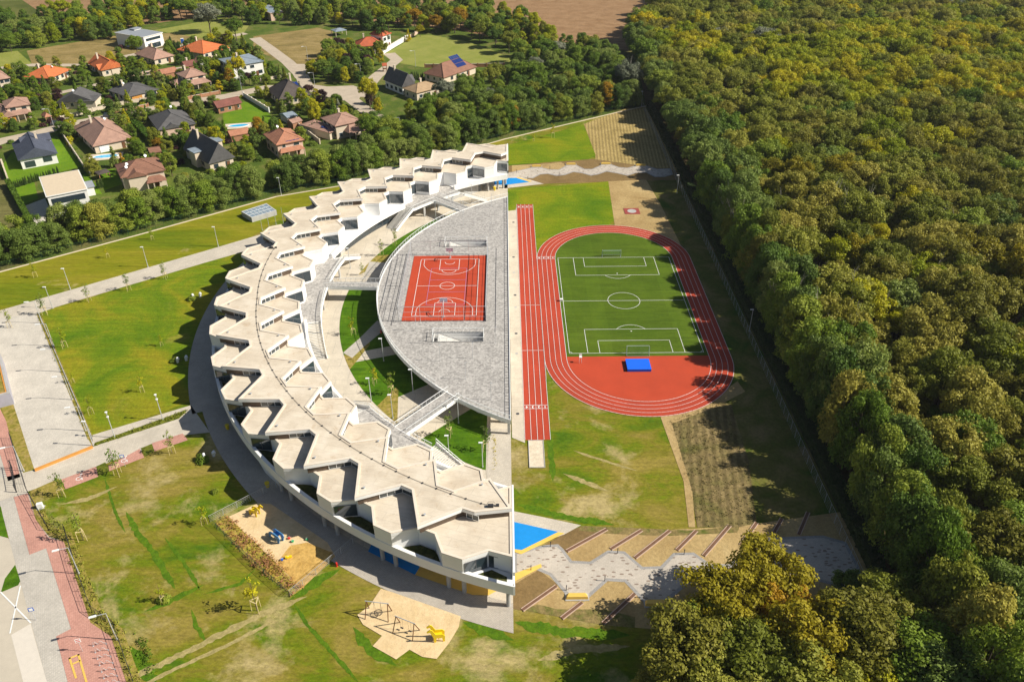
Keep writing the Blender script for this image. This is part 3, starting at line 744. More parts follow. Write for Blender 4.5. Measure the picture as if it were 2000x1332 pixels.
# oval: straights at XI0..XI1, lanes 1.22 m
XI0, XI1 = 9.9, 41.6; RI = (XI1-XI0)/2; CXO = (XI0+XI1)/2
YS, YN = 27.2, 74.6      # ends of the straights
def oval(off, n=40):
    r = RI+off
    return arc(r, 0, 180, n, Vector((CXO, YN))) + arc(r, 180, 360, n, Vector((CXO, YS)))
def stadium(ri, ro):
    A = oval(ri); B = oval(ro); return A+[A[0]], B+[B[0]]
W4 = 4.88
mb = MB(); A, B = stadium(0, W4+.1); mb.strip(A, B, .10)
tag(mb.build('running_track', m_trk), kind='structure')
mb = MB(); mb.sheet([(0-.05, -.35), (4.98, -.35), (4.98, 112.3-1.6), (-.05, 112.3-1.6)], .095); tag(mb.build('sprint_track', m_trk), kind='structure')
ysplit = 27.9
up_half = [Vector((CXO+RI, ysplit))] + arc(RI, 0, 180, 40, Vector((CXO, YN))) + [Vector((CXO-RI, ysplit))]
mb = MB(); mb.sheet(up_half, .11); tag(mb.build('football_pitch', m_turfp), kind='structure')
mb = MB(); mb.sheet([Vector((CXO-RI, ysplit))] + arc(RI, 180, 360, 40, Vector((CXO, YS))) + [Vector((CXO+RI, ysplit))], .105); tag(mb.build('high_jump_area', m_court), kind='structure')
T = Lines(.135, .11)
for j in range(5):
    P = oval(j*1.22, 60); P.append(P[0]); T.pl(P, .07 if 0 < j < 4 else .09)
tag(T.mb.build('track_lines', line_w), kind='structure')
T = Lines(.145, .11)
for j in range(5): T.pl([(j*1.235+.02, -.35), (j*1.235+.02, 110.7)], .075)
for y in (10.53, 9.35, 109.4, 108.3): T.pl([(0, y), (4.95, y)], .09)
for y in (30.5, 50.35): T.pl([(0, y), (4.95, y)], .09)
for y in (75.9, 74.7): T.pl([(5.05, y), (9.85, y)], .1)
for x, y in ((5.0, 20.6),): T.pl([(5.0, 19.5), (5.0, 74.7)], .1)
tag(T.mb.build('sprint_lines', line_w), kind='structure')
def digits(txts, z, sz, name):
    """flat painted figures: list of (char, x, y, rot)"""
    mbx = MB()
    for ch, x, y, rz in txts:
        cu = bpy.data.curves.new('f', 'FONT'); cu.body = ch; cu.size = sz; cu.align_x = 'CENTER'; cu.align_y = 'CENTER'; cu.offset = .02
        ob = bpy.data.objects.new('f', cu); me = ob.to_mesh(); Mx = Matrix.Translation((x, y, z)) @ Matrix.Rotation(rz, 4, 'Z')
        mbx.add([Mx @ v.co for v in me.vertices], [tuple(p.vertices) for p in me.polygons])
        ob.to_mesh_clear(); bpy.data.objects.remove(ob); bpy.data.curves.remove(cu)
    return tag(mbx.build(name, line_w), kind='structure')
digits([(c, 0.64+i*1.235, 9.92, math.pi) for i, c in enumerate('4321')] + [(c, .64+i*1.235, 108.85, math.pi) for i, c in enumerate('4321')] +
       [(c, 5.65+i*1.22, 75.3, math.pi) for i, c in enumerate('4321')], .15, 1.15, 'lane_numbers')
_n = m_turfp.node_tree; _b = _n.nodes['Principled BSDF']; _s = _b.inputs['Base Color'].links[0].from_socket
_w = _n.nodes.new('ShaderNodeTexBrick'); _n.links.new(mapped(_n, 0), _w.inputs['Vector']); _w.inputs['Scale'].default_value = 1; _w.inputs['Brick Width'].default_value = 3.75; _w.inputs['Row Height'].default_value = 200; _w.inputs['Mortar Size'].default_value = .02
for k_, v_ in (('Color1', 1.06), ('Color2', .93), ('Mortar', .85)): _w.inputs[k_].default_value = (v_, v_, v_, 1)
_c = mixc(_n, _s, _w.outputs['Color'], 1.0, 'MULTIPLY'); _n.links.new(mixc(_n, _c, ramp(_n, noise(_n, .9, 5, .7, mapped(_n, 90, (.12, 1, 1))), [(.3, (.86,)*3), (.7, (1.1,)*3)]), 1.0, 'MULTIPLY'), _b.inputs['Base Color'])
P_ = Lines(.14, .10); px1, py1 = px0+pw, py0+plen; pc = py0+plen/2
P_.rect(px0, py0, px1, py1); P_.pl([(px0, pc), (px1, pc)]); P_.circ((OX, pc), 3.95, n=48)
for sg in (1, -1):
    yb = py0 if sg == 1 else py1
    P_.pl([(OX-10.9, yb), (OX-10.9, yb+9.9*sg)]); P_.pl([(OX+10.9, yb), (OX+10.9, yb+9.9*sg)]); P_.pl([(OX-10.9, yb+9.9*sg), (OX+10.9, yb+9.9*sg)])
    P_.pl([(OX-8.2, yb), (OX-8.2, yb+5.1*sg)]); P_.pl([(OX+8.2, yb), (OX+8.2, yb+5.1*sg)]); P_.pl([(OX-8.2, yb+5.1*sg), (OX+8.2, yb+5.1*sg)])
    a0 = 0 if sg == 1 else 180; P_.circ((OX, yb+(9.9-2.1)*sg), 3.95, a0+33, a0+147, 20); P_.circ((OX, yb+9.0*sg), .09, n=8, w=.18)
    for x, q in ((px0, 0), (px1, 90)): P_.circ((x, yb), .6, q if sg == 1 else -90-(-90 if q == 0 else -180)-90+0*q, (q if sg == 1 else q-90*(1 if q == 0 else 0))+90, 8) if sg == 1 else None
tag(P_.mb.build('pitch_lines', line_w), kind='structure')
# goals
m_net = flatmat('green_net', (.10, .28, .17), .8)
def goal():
    t = empty('football_goal', (0, 0, 0)); wd, h, dp = 5.0, 2.0, 1.3
    mb = MB(); mb.tube([(-wd/2, 0, 0), (-wd/2, 0, h), (wd/2, 0, h), (wd/2, 0, 0)], .05, 6)
    mb.build('goal_frame', flatmat('goal_frame_grey', (.45, .50, .52), .4), t)
    mb = MB(); mb.tube([(-wd/2, 0, h), (-wd/2, .5, h), (-wd/2, dp, .05), (wd/2, dp, .05), (wd/2, .5, h), (wd/2, 0, h)], .03, 5); mb.tube([(-wd/2, 0, .05), (-wd/2, dp, .05)], .03, 5); mb.tube([(wd/2, 0, .05), (wd/2, dp, .05)], .03, 5)
    mb.build('rear_frame', steel, t)
    mb = MB()
    for i in range(26): x = -wd/2+wd*i/25; mb.tube([(x, .02, h), (x, .5, h-.05), (x, dp, .05)], .012, 3)
    for j in range(9): y = .5+(dp-.5)*j/8; z = h-.05-(h-.1)*j/8; mb.tube([(-wd/2, y, z), (wd/2, y, z)], .012, 3)
    for s in (-1, 1):
        for i in range(5): y = dp*i/5; mb.tube([(s*wd/2, y, .05), (s*wd/2, y*.5, h-.1)], .012, 3)
    mb.build('net', m_net, t); return t
g1 = goal(); g1.location = (OX-.5, py1+.15, .13); tag(g1, 'green netted goal on the far goal line of the pitch', 'goal', 'football goals')
g2 = copy_tree(g1); g2.location = (OX+.15, py0-.15, .13); g2.rotation_euler.z = math.pi; tag(g2, 'green netted goal on the near goal line, beside the blue mat', 'goal', 'football goals')
# high jump mat and little white cabinet
t = empty('high_jump_mat', (25.3, 23.9, .11), 0, 'bright blue high jump landing mat on the red apron behind the goal', 'mat')
mb = MB(); mb.box((0, 0, .32), (5.1, 4.0, .56)); mb.build('mat_core', flatmat('mat_blue', (.005, .10, .72), .5), t)
mb = MB(); mb.box((0, 0, .63), (5.16, 4.06, .05)); mb.build('mat_cover', flatmat('mat_cover_blue', (.008, .13, .80), .55), t)
mb = MB(); mb.box((0, 0, .02), (4.9, 3.8, .04)); mb.build('pallet', steel, t)
q = at(1133.5, 708, .11)
t = empty('referee_stand', q, 0, 'small white stand on the red apron near the corner flag', 'stand')
mb = MB()
for x in (-.25, .25):
    for y in (-.3, .3): mb.beam((x, y, 0), (x*.8, y*.8, 1.5), .05)
mb.build('frame', white_rail, t); mb = MB(); mb.box((0, 0, 1.5), (.6, .6, .08)); mb.box((0, .28, 1.8), (.6, .06, .55)); mb.build('seat', white_rail, t)
for k, (px_, py_) in enumerate(((1096, 588),)):
    q = at(px_, py_, .1); t = empty('touchline_box', q, 0, 'small white box beside the left end of the halfway line', 'box')
    mb = MB(); mb.box((0, 0, .3), (.6, .5, .55)); mb.build('box', white_rail, t); mb = MB(); mb.box((0, 0, .6), (.7, .6, .06)); mb.build('lid', white_rail, t)
# shot put circle
q = at(1234, 413.5); mb = MB(); mb.box((q.x, q.y, .14), (4.6, 4.2, .06)); tag(mb.build('throwing_pad', plain('dark_red_pad', (.30, .06, .05), .8, .1)), kind='structure')
mb = MB(); mb.cyl((q.x, q.y), 1.35, .15, .19, 28); tag(mb.build('throwing_circle', concrete), kind='structure')
# sand pit
mb = MB(); rim(mb, [(.62, -8.3), (3.6, -8.3), (3.6, -.5), (.62, -.5)], .12, .06, .2); tag(mb.build('pit_kerb', concrete), kind='structure')
mb = MB(); mb.sheet([(.62, -8.3), (3.6, -8.3), (3.6, -.5), (.62, -.5)], .13); tag(mb.build('jump_pit_sand', turf('jump_sand', [(.3, (.62, .52, .38)), (.7, (.74, .64, .50))], .6, fine=.2)), kind='structure')
# manhole covers of the side pavement
j = 0
for px_, py_ in ((1002.8, 435), (1002.8, 462.5), (1003, 503), (1003.6, 533), (1006, 577), (1007, 601), (1008, 652), (1009, 691), (1011, 808.5)):
    mb = MB(); q = at(px_, py_); mb.cyl((q.x, q.y), .36, .07, .10, 16); o = mb.build('manhole_cover', concrete if j % 2 else groove); o.data.transform(Matrix.Translation((0, 0, 0)))
    tag(o, 'round manhole cover in the pale pavement between terrace and sprint track', 'manhole cover', 'manhole covers beside the sprint track'); j += 1
# ------------------------------------------------------------------ zigzag gardens at both ends
m_spot = paving('spotted_setts', (.50, .44, .37), (.54, .48, .41), .6, .3, mortar=(.42, .37, .31), spots=((.25, .19, .15), 1.5, .26))
m_kerbs = paving('kerb_setts', (.33, .31, .29), (.38, .36, .34), .3, .3, mortar=(.25, .24, .23))
m_yel = plain('yellow_paint', (.72, .47, .10), .7, .05)
m_blu = plain('blue_paint', (.006, .235, .62), .7, .05)
sheet('garden_soil', ats([(1102, 1042), (1137, 1027), (1300, 1035), (1440, 1028), (1640, 1000), (1700, 1120), (1690, 1170), (1300, 1230), (1180, 1221), (1050, 1195), (1003, 1188), (1003, 1130), (1048, 1108), (1062, 1065)]), m_soil, .06)
sheet('brown_soil', ats([(1102, 1042), (1137, 1027), (1188, 1036), (1107, 1077), (1098, 1080), (1085, 1066), (1062, 1065)]), m_brown, .07)
sheet('brown_soil', ats([(1052, 1113), (1090, 1142), (1022, 1193), (1003, 1189), (961, 1176), (961, 1160), (1003, 1142)]), m_brown, .07)
sheet('weedy_edge', ats([(1137, 1027), (1350, 1036), (1445, 1027), (1440, 1040), (1300, 1047), (1180, 1042), (1130, 1036)]), turf('weedy_edge', [(.3, (.10, .13, .02)), (.55, (.24, .18, .07)), (.8, (.32, .24, .1))], .5, fine=.5), .075)
sheet('weedy_edge', ats([(1020, 1192), (1050, 1180), (1090, 1190), (1180, 1190), (1240, 1205), (1240, 1226), (1180, 1221), (1050, 1197)]), MATS['weedy_edge'], .075)
sheet('paved_corner', ats([(1000, 998), (1060, 1010), (1135, 1026), (1102, 1044), (1000, 1080)]), m_path, .085)
def zig(Np, Sp, z):
    P = ats(Np) + ats(Sp)[::-1]
    sheet('zigzag_path_kerb', P, m_kerbs, z); sheet('zigzag_path', off_poly(P, .55), m_spot, z+.015)
zig([(1003, 1079), (1062, 1065), (1090, 1063), (1100, 1072), (1117, 1095), (1152, 1097), (1187, 1075), (1220, 1077), (1255, 1107), (1290, 1106), (1315, 1080), (1355, 1079), (1388, 1102), (1425, 1102), (1465, 1070), (1500, 1050), (1607, 1046), (1653, 1059), (1678, 1107)],
    [(1003, 1137), (1045, 1112), (1073, 1124), (1108, 1165), (1142, 1175), (1187, 1135), (1220, 1137), (1255, 1175), (1300, 1178), (1345, 1140), (1375, 1140), (1410, 1172), (1500, 1170), (1540, 1120), (1690, 1160)], .09)
sheet('blue_court', [(5.1, -24.3), (-2.4, -21.9), (-24, -18), (-26.5, -28.2), (-18.3, -33.2), (-10, -30.5), (-1.2, -28.3)], m_blu, .15)
sheet('yellow_paint_strip', ats([(1089, 1040), (1103, 1042), (1018, 1083), (1003, 1078), (1003, 1073), (1019, 1075)]), m_yel, .155)
sheet('yellow_paint_strip', [(-18.3, -33.2), (-17.2, -30.4), (-5.0, -34.3), (1.9, -31.2), (2.0, -31.9), (-2.7, -34.9), (-6.5, -37.4), (-9, -37.3)], m_yel, .16)
def trench(p, q, wd=.6):
    p, q = at(*p), at(*q); d = (q-p).normalized(); n = Vector((-d.y, d.x, 0))
    t = empty('planting_trench', (p+q)/2, 0); mb = MB(); mb.beam(p+Vector((0, 0, .10)), q+Vector((0, 0, .10)), wd, .10); wb(mb, 'trench_soil', MATS['trench_brown'], t)
    mb = MB()
    for s in (-1, 1): mb.beam(p+n*s*wd/2+Vector((0, 0, .12)), q+n*s*wd/2+Vector((0, 0, .12)), .12, .16)
    wb(mb, 'edging', MATS['trench_edge'], t); return t
plain('trench_brown', (.17, .09, .055), .9, .2, 2); plain('trench_edge', (.50, .36, .27), .8, .1)
for i, (p, q) in enumerate([((1107, 1077), (1185, 1034)), ((1193, 1073), (1253, 1036)), ((1240, 1090), (1308, 1037)), ((1322, 1075), (1360, 1037)), ((1374, 1086), (1425, 1027)), ((1447, 1065), (1478, 1021)), ((1512, 1040), (1527, 1013)), ((1560, 1044), (1578, 1001))]):
    t = trench(p, q); tag(t, '%s brown planting strip from the left, above the southern zigzag path' % ['first', 'second', 'third', 'fourth', 'fifth', 'sixth', 'seventh', 'eighth'][i], 'planting strip', 'strips beside the zigzag path')
for i, (p, q) in enumerate([((1087, 1145), (1020, 1192)), ((1137, 1177), (1097, 1208)), ((1240, 1160), (1178, 1218))]):
    t = trench(p, q); tag(t, '%s brown planting strip from the left, below the southern zigzag path' % ['first', 'second', 'third'][i], 'planting strip', 'strips beside the zigzag path')
def bench():
    t = empty('yellow_bench', (0, 0, 0)); mb = MB()
    mb.add([(-1.75, -.5, .08), (1.75, -.5, .08), (1.6, .55, .08), (-1.6, .55, .08), (-1.6, -.42, .62), (1.6, -.42, .62), (1.25, .45, .5), (-1.25, .45, .5)], [(3, 2, 1, 0), (4, 5, 6, 7), (0, 1, 5, 4), (1, 2, 6, 5), (2, 3, 7, 6), (3, 0, 4, 7)])
    mb.build('seat_block', m_yel, t); mb = MB(); mb.box((0, 0, .05), (3.7, 1.4, .1)); mb.build('base', concrete, t); return t
b0 = bench()
for i, (x, y, lab) in enumerate([(1127, 1166, 'in the hollow of the southern zigzag path nearest the school'), (1281, 1179, 'half under the trees on the southern zigzag path'), (1048, 326, 'first from the school on the northern zigzag path'), (1115, 322, 'second from the school on the northern zigzag path'), (1183, 321, 'third from the school on the northern zigzag path'), (1251, 324, 'fourth from the school, where the forest shadow starts')]):
    t = b0 if i == 0 else copy_tree(b0); t.location = at(x, y, .08); tag(t, 'yellow wedge shaped bench block ' + lab, 'bench', 'yellow benches along the zigzag paths')
def bollard():
    t = empty('path_bollard', (0, 0, 0)); mb = MB(); mb.cyl((0, 0), .06, 0, .95, 8); mb.build('post', dark_metal, t); mb = MB(); mb.cyl((0, 0), .09, .95, 1.1, 8); mb.build('lamp_head', dark_metal, t); return t
bo = bollard()
for i, (x, y) in enumerate([(1075, 1067), (1206, 1080), (1336, 1082), (1037, 1113), (1181, 1134), (1106, 1152), (1257, 1167), (1074, 331), (1092, 343), (1031, 351), (1009, 338)]):
    t = bo if i == 0 else copy_tree(bo); t.location = at(x, y, .1)
    tag(t, 'short black bollard lamp beside the %s zigzag path' % ('southern' if y > 700 else 'northern'), 'bollard', 'bollards of the %s zigzag path' % ('southern' if y > 700 else 'northern'))
# northern garden
z1 = lambda x, y: (1000+x/4.163, 200+y/4.163)
sheet('garden_soil', ats([(985, 325), (1100, 316), (1165, 311), (1330, 322), (1335, 352), (1180, 356), (1060, 360), (985, 350)]), m_brown, .06)
sheet('garden_soil', ats([z1(0, 515), z1(160, 510), z1(400, 490), z1(440, 515), z1(380, 550), z1(300, 545), z1(130, 540), z1(0, 570)]), m_soil, .07)
zig([z1(-60, 575), z1(0, 570), z1(130, 540), z1(160, 533), z1(230, 530), z1(300, 547), z1(380, 550), z1(440, 515), z1(520, 510), z1(590, 545), z1(650, 545), z1(730, 510), z1(800, 505), z1(870, 530), z1(940, 535), z1(1010, 515), z1(1090, 515), z1(1180, 545), z1(1290, 540)],
    [z1(-60, 612), z1(0, 612), z1(170, 622), z1(230, 590), z1(290, 585), z1(360, 602), z1(430, 595), z1(500, 570), z1(570, 580), z1(640, 600), z1(700, 590), z1(770, 566), z1(860, 582), z1(940, 600), z1(1010, 577), z1(1090, 575), z1(1160, 610), z1(1240, 610), z1(1310, 590)], .09)
sheet('paved_corner', ats([(985, 346), (1012, 345), (1062, 360), (985, 369)]), m_path, .10)
sheet('blue_court', ats([(962, 350), (989, 349), (1008, 348.5), (1034, 356.5), (990, 362), (966, 362)]), m_blu, .15)
sheet('yellow_paint_strip', ats([(1008, 348.5), (1012, 347), (1040, 355.5), (1034, 356.5)]), m_yel, .155)

# ------------------------------------------------------------------ playgrounds
sheet('playground_sand', ats([(446, 1010), (505, 983), (530, 985), (640, 1060), (655, 1087), (588, 1152), (535, 1095)]), m_sand, .12)
sheet('wood_chips', ats([(567, 1066), (600, 1060), (650, 1080), (655, 1087), (588, 1152), (541, 1100)]), turf('wood_chips', [(.3, (.46, .27, .07)), (.7, (.66, .42, .13))], .8, fine=.35), .125)
sheet('playground_sand', ats([(744, 1150), (770, 1158), (900, 1204), (896, 1225), (878, 1255), (853, 1287), (825, 1283), (800, 1269), (774, 1288), (728, 1262), (746, 1242), (709, 1220), (698, 1201), (722, 1183)]), m_sand, .12)
sheet('flower_bed', ats([(420, 1022), (450, 1007), (541, 1096), (590, 1150), (573, 1163), (500, 1108)]), turf('flower_bed', [(.25, (.16, .17, .03)), (.5, (.40, .33, .05)), (.75, (.42, .20, .14))], 1.2, fine=.5), .11)
def fence(pts, h, lab, name='mesh_fence', post=2.5, wires=5, th=.05, mat=None, wm=None, cat='fence', net=0, group=None, z=0.0):
    P = [at(*p, z) if max(p) > 200 or True else None for p in pts]
    return fencew(P, h, lab, name, post, wires, th, mat, wm, cat, net, group)
def fencew(P, h, lab, name='mesh_fence', post=2.5, wires=5, th=.05, mat=None, wm=None, cat='fence', net=0, group=None):
    P = [Vector((p[0], p[1], 0)) for p in P]; c = P[len(P)//2]; t = empty(name, c, 0, lab, cat, group)
    mb = MB(); pb = MB()
    for a, b in zip(P, P[1:]):
        L = (b-a).length; n_ = max(1, round(L/post))
        for i in range(wires): z = .15+(h-.15)*i/(wires-1); mb.beam(a+Vector((0, 0, z)), b+Vector((0, 0, z)), th*(.9 if i == wires-1 else .35))
        if net:
            for i in range(int(L/net)): q = a.lerp(b, i*net/L); mb.beam((q.x, q.y, .1), (q.x, q.y, h), .012)
        for i in range(n_+1): q = a.lerp(b, i/n_); pb.box((q.x, q.y, h/2), (th*1.3, th*1.3, h))
    wb(mb, 'mesh', wm or mat or steel, t); pb_ = wb(pb, 'posts', mat or steel, t); return t
greenm = flatmat('green_fence_wire', (.02, .07, .04), .5)
fence([(410, 1020), (540, 952)], 1.5, 'low steel fence on the upper side of the sandy playground', net=.4)
fence([(566, 1166), (690, 1062)], 1.5, 'low steel fence on the lower side of the sandy playground', net=.4)
fence([(410, 1020), (500, 1108), (566, 1166)], 1.5, 'low dark green fence along the flower bed of the playground', mat=greenm, net=.4)
# springy yellow and blue animals
def plate(mb, prof, th):
    """side profile (x,z) extruded in y"""
    n = len(prof); tr = tessellate_polygon([[Vector((p[0], p[1], 0)) for p in prof]])
    vs = [(p[0], -th/2, p[1]) for p in prof] + [(p[0], th/2, p[1]) for p in prof]
    fs = [tuple(t) for t in tr] + [tuple(n+i for i in reversed(t)) for t in tr] + [(i, (i+1) % n, n+(i+1) % n, n+i) for i in range(n)]
    mb.add(vs, fs); 
def climber(loc, rz, lab, mat, prof, nm):
    t = empty(nm, loc, rz, lab, 'play figure')
    for s in (-1, 1):
        mb = MB(); plate(mb, prof, .1); o = mb.build('side_panel', mat, t); o.location = (0, s*.42, 0)
    mb = MB(); xs = [p[0] for p in prof]; mb.box((0, 0, 1.05), (1.1, .8, .1)); mb.box((0, 0, .5), (.12, .8, .12)); mb.build('seat', mat, t); return t
horse = [(-.9, 0), (-.6, 0), (-.5, .7), (.3, .7), (.4, 0), (.7, 0), (.75, .9), (1.2, 1.9), (1.6, 1.8), (1.65, 2.05), (1.15, 2.35), (.85, 2.2), (.35, 1.35), (-.6, 1.3), (-.95, 1.0)]
arch = [(-1.5, 0), (-1.1, 0), (-1.0, .6), (-.6, 1.0), (.3, 1.0), (.7, .6), (.75, 0), (1.2, 0), (1.5, .9), (1.7, 1.3), (1.4, 1.7), (.6, 1.7), (-.7, 1.6), (-1.4, 1.1)]
climber(at(857, 1248, .12), math.radians(8), 'tall yellow giraffe like play figure in the lower sand pit', yellow, [(x*-1, z*1.25) for x, z in horse], 'play_figure')
climber(at(499, 1004, .12), math.radians(-25), 'yellow horse like play figure in the upper sandy playground', yellow, horse, 'play_figure')
climber(at(541, 1052, .12), math.radians(-40), 'blue arched play figure in the upper sandy playground', flatmat('play_blue', (.08, .27, .55), .35), arch, 'play_figure')
def swing(p0, p1, h, lab, n=2, basket=False):
    a = at(*p0, .12); b = at(*p1, .12); c = (a+b)/2; d = (b-a); rz = math.atan2(d.y, d.x); L = d.length
    t = empty('swing_frame', c, rz, lab, 'swing'); mb = MB(); mb.tube([(-L/2-.2, 0, h), (L/2+.2, 0, h)], .07, 8); mb.build('beam', steel, t)
    for s in (-1, 1):
        for q in (-1, 1): mb = MB(); mb.tube([(s*L/2, 0, h), (s*(L/2+.15), q*1.05, 0)], .075, 8); mb.build('leg', wood, t)
    if basket:
        mb = MB(); ring_ = [(.6*math.cos(u), .6*math.sin(u), .55) for u in np.linspace(0, 6.283, 15)]; mb.tube(ring_, .05, 5)
        for u in (0.6, 2.5, 3.7, 5.6): mb.tube([(.6*math.cos(u), .6*math.sin(u), .55), (math.copysign(.5, math.cos(u)), 0, h)], .02, 4)
        for j in range(-4, 5): w_ = math.sqrt(max(.01, .36-(j*.13)**2)); mb.tube([(j*.13, -w_, .55), (j*.13, w_, .55)], .012, 3); mb.tube([(-w_, j*.13, .55), (w_, j*.13, .55)], .012, 3)
        mb.build('basket', dark_metal, t)
    else:
        for x in (-.7, .7):
            mb = MB(); mb.box((x, 0, .5), (.5, .22, .05)); mb.tube([(x-.22, 0, .5), (x-.22, 0, h)], .015, 4); mb.tube([(x+.22, 0, .5), (x+.22, 0, h)], .015, 4); mb.build('swing_seat', dark_metal, t)
swing((776, 1226), (811, 1240), 2.7, 'wooden A frame swing with two seats in the lower sand pit')
swing((719, 1198), (760, 1203), 2.9, 'wooden A frame basket swing at the left edge of the lower sand pit', basket=True)
random.seed(3)
for i, (x, y, c_, lab) in enumerate([(565, 1052, 'red', 'red toy bucket in the sand beside the blue play figure'), (572, 1058, 'green', 'small green toy mould right of the red bucket'), (562, 1090, 'yellow', 'yellow toy truck on the wood chips'), (551, 1094, 'blue', 'pale blue toy bowl beside the yellow toy truck'), (600, 1054, 'green', 'green toy scoop at the shadow edge')]):
    m_ = {'red': red_p, 'green': flatmat('green_plastic', (.05, .4, .15), .4), 'yellow': yellow, 'blue': blue_p}[c_]
    q = at(x, y, .12); t = empty('sand_toy', q, random.random(), lab, 'toy'); mb = MB(); mb.tube([(0, 0, 0), (0, 0, .3)], [.16, .26], 10)
    if c_ == 'yellow': mb.box((.3, 0, .25), (.8, .35, .3)); mb.box((-.2, 0, .4), (.3, .34, .3))
    mb.build('body', m_, t); mb = MB(); mb.tube([(-.24, 0, .3), (-.15, 0, .5), (.15, 0, .5), (.24, 0, .3)], .02, 4); mb.build('handle', white_rail, t)
# red hydrant and yellow bins
def hyd(loc, lab):
    t = empty('fire_hydrant', loc, 0, lab, 'hydrant'); mb = MB(); mb.cyl((0, 0), .12, 0, .8, 10); mb.cyl((0, 0), .18, 0, .08, 10); mb.build('body', red_p, t)
    mb = MB(); mb.ball((0, 0, .85), .16, 10); mb.tube([(-.25, 0, .6), (.25, 0, .6)], .08, 8); mb.build('cap', red_p, t)
hyd(at(658, 1106), 'red hydrant at the corner of the lower playground fence'); hyd(at(744.5, 652), 'red hydrant under the western edge of the raised terrace')
def bin_(loc, lab):
    t = empty('yellow_bin', loc, .5, lab, 'bin'); mb = MB(); mb.tube([(0, 0, .05), (0, 0, 1.0)], [.3, .42], 10); mb.build('body', yellow, t); mb = MB(); mb.cyl((0, 0), .44, 1.0, 1.1, 12); mb.build('lid', yellow, t)
bin_(at(523, 951, .1), 'yellow bin under the band at the playground fence'); bin_(at(445, 838, .1), 'yellow bin in the shade under the western band'); bin_(at(966, 372, .1), 'yellow bin beside the northern blue paint')
# ------------------------------------------------------------------ west forecourt, parking, street
sheet('diagonal_path', ats([(-80, 632), (0, 607), (400, 491), (508, 459), (560, 470), (470, 494), (400, 514), (110, 600), (75, 613)]), m_path, .085)
sheet('parking_lot', ats([(-120, 560), (-60, 628), (30, 600), (73, 613), (172, 857), (181, 873), (68, 919), (19, 767), (0, 698), (-90, 470)]), m_lot, .08)
sheet('walkway', ats([(181, 850), (373, 792), (410, 845), (362, 850), (58, 959), (-60, 1000), (-60, 950), (68, 918), (181, 872)]), m_path, .09)
sheet('verge_bed', ats([(72, 615), (80, 613), (181, 850), (172, 860)]), m_bed, .10)
sheet('verge_bed', ats([(181, 873), (186, 865), (368, 800), (350, 818)]), turf('low_shrubs', [(.3, (.07, .10, .01)), (.6, (.16, .17, .02)), (.8, (.24, .22, .05))], 1.0, fine=.5), .11)
sheet('verge_bed', ats([(0, 790), (20, 770), (64, 905), (70, 915), (46, 925), (24, 860)]), m_bed, .075)
sheet('street_pavement', ats([(-120, 700), (0, 798), (46, 925), (54, 960), (96, 1035), (128, 1040), (290, 1420), (110, 1420), (92, 1332), (18, 1053), (0, 985), (-120, 900)]), m_grey, .07)
sheet('red_pavement', ats([(-40, 730), (0, 798), (12, 822), (24, 868), (40, 932), (16, 940), (0, 886), (-40, 820)]), m_red, .09)
sheet('red_pavement', ats([(27, 971), (54, 964), (70, 1015), (95, 1050), (125, 1058), (145, 1120), (177, 1216), (217, 1243), (270, 1400), (150, 1400), (110, 1243), (139, 1228), (90.5, 1071), (58, 1083.5)]), m_red, .09)
for k_, pp in enumerate(([(119.5, 937), (188, 911.5), (192, 931.5), (128.5, 955.7)], [(212, 910), (273, 877), (282, 894), (213.6, 920.6)], [(297, 866), (357, 847), (367, 860), (302, 882)])): sheet('red_bay', ats(pp), m_red, .10)
for k_, pp in enumerate(([(188, 911.5), (206, 903), (213.6, 920.6), (192, 931.5)], [(275, 876), (297, 867), (302, 882), (284, 892)])): sheet('shrub_bed', ats(pp), MATS['low_shrubs'], .105)
sheet('shrub_bed', ats([(58, 960), (115, 935), (127, 956), (90, 975)]), m_bed, .10)
sheet('street', ats([(-300, 980), (-60, 1000), (0, 1030), (18, 1053), (92, 1332), (120, 1450), (-400, 1450)]), m_asph, .06)
sheet('street_verge', ats([(-60, 960), (-10, 985), (2, 990), (16, 1051), (-60, 1030)]), m_lush, .08)
sheet('street_verge', ats([(2, 1157), (10, 1130), (30, 1103), (40, 1135), (36, 1143)]), m_lush, .08)
sheet('pale_slab', ats([(22, 1240), (60, 1218), (92, 1332), (100, 1362), (56, 1372)]), plain('pale_slab', (.62, .56, .48), .8, .04), .07)
sheet('verge_bed', ats([(56, 962), (70, 958), (102, 1030), (140, 1040), (165, 1110), (200, 1195), (240, 1228), (300, 1400), (270, 1400), (217, 1243), (177, 1216), (145, 1120), (125, 1058), (96, 1048), (70, 1015)]), m_bed, .095)
L2 = Lines(.10, .2); w3 = lambda x, y: at(x, y).xy
L2.pl([w3(2, 1157), w3(60, 1216)]); L2.pl([w3(40, 1145), w3(20, 1236)]); tag(L2.mb.build('road_marking', line_w), kind='structure')
L2 = Lines(.12, .28); z7 = lambda x, y: at(x/6.667, 1150+y/6.667).xy
for a, b in (((910, 905), (1025, 860)), ((1025, 860), (1150, 1290)), ((910, 905), (990, 1155)), ((960, 975), (1035, 940))): L2.pl([z7(*a), z7(*b)])
tag(L2.mb.build('yellow_marking', m_yel), kind='structure')
for cx_, cy_ in ((155, 934), (243, 899)):      # wheelchair marks on the red bays
    q = w3(cx_, cy_); L2 = Lines(.115, .12); L2.circ((q.x, q.y-.2), .45, 100, 380, 14); L2.pl([(q.x-.05, q.y+.9), (q.x, q.y+.1)]); L2.pl([(q.x, q.y+.1), (q.x+.5, q.y+.1)]); L2.pl([(q.x+.5, q.y+.1), (q.x+.75, q.y-.5)]); L2.circ((q.x-.05, q.y+1.05), .12, n=8)
    tag(L2.mb.build('wheelchair_mark', line_w), kind='structure')
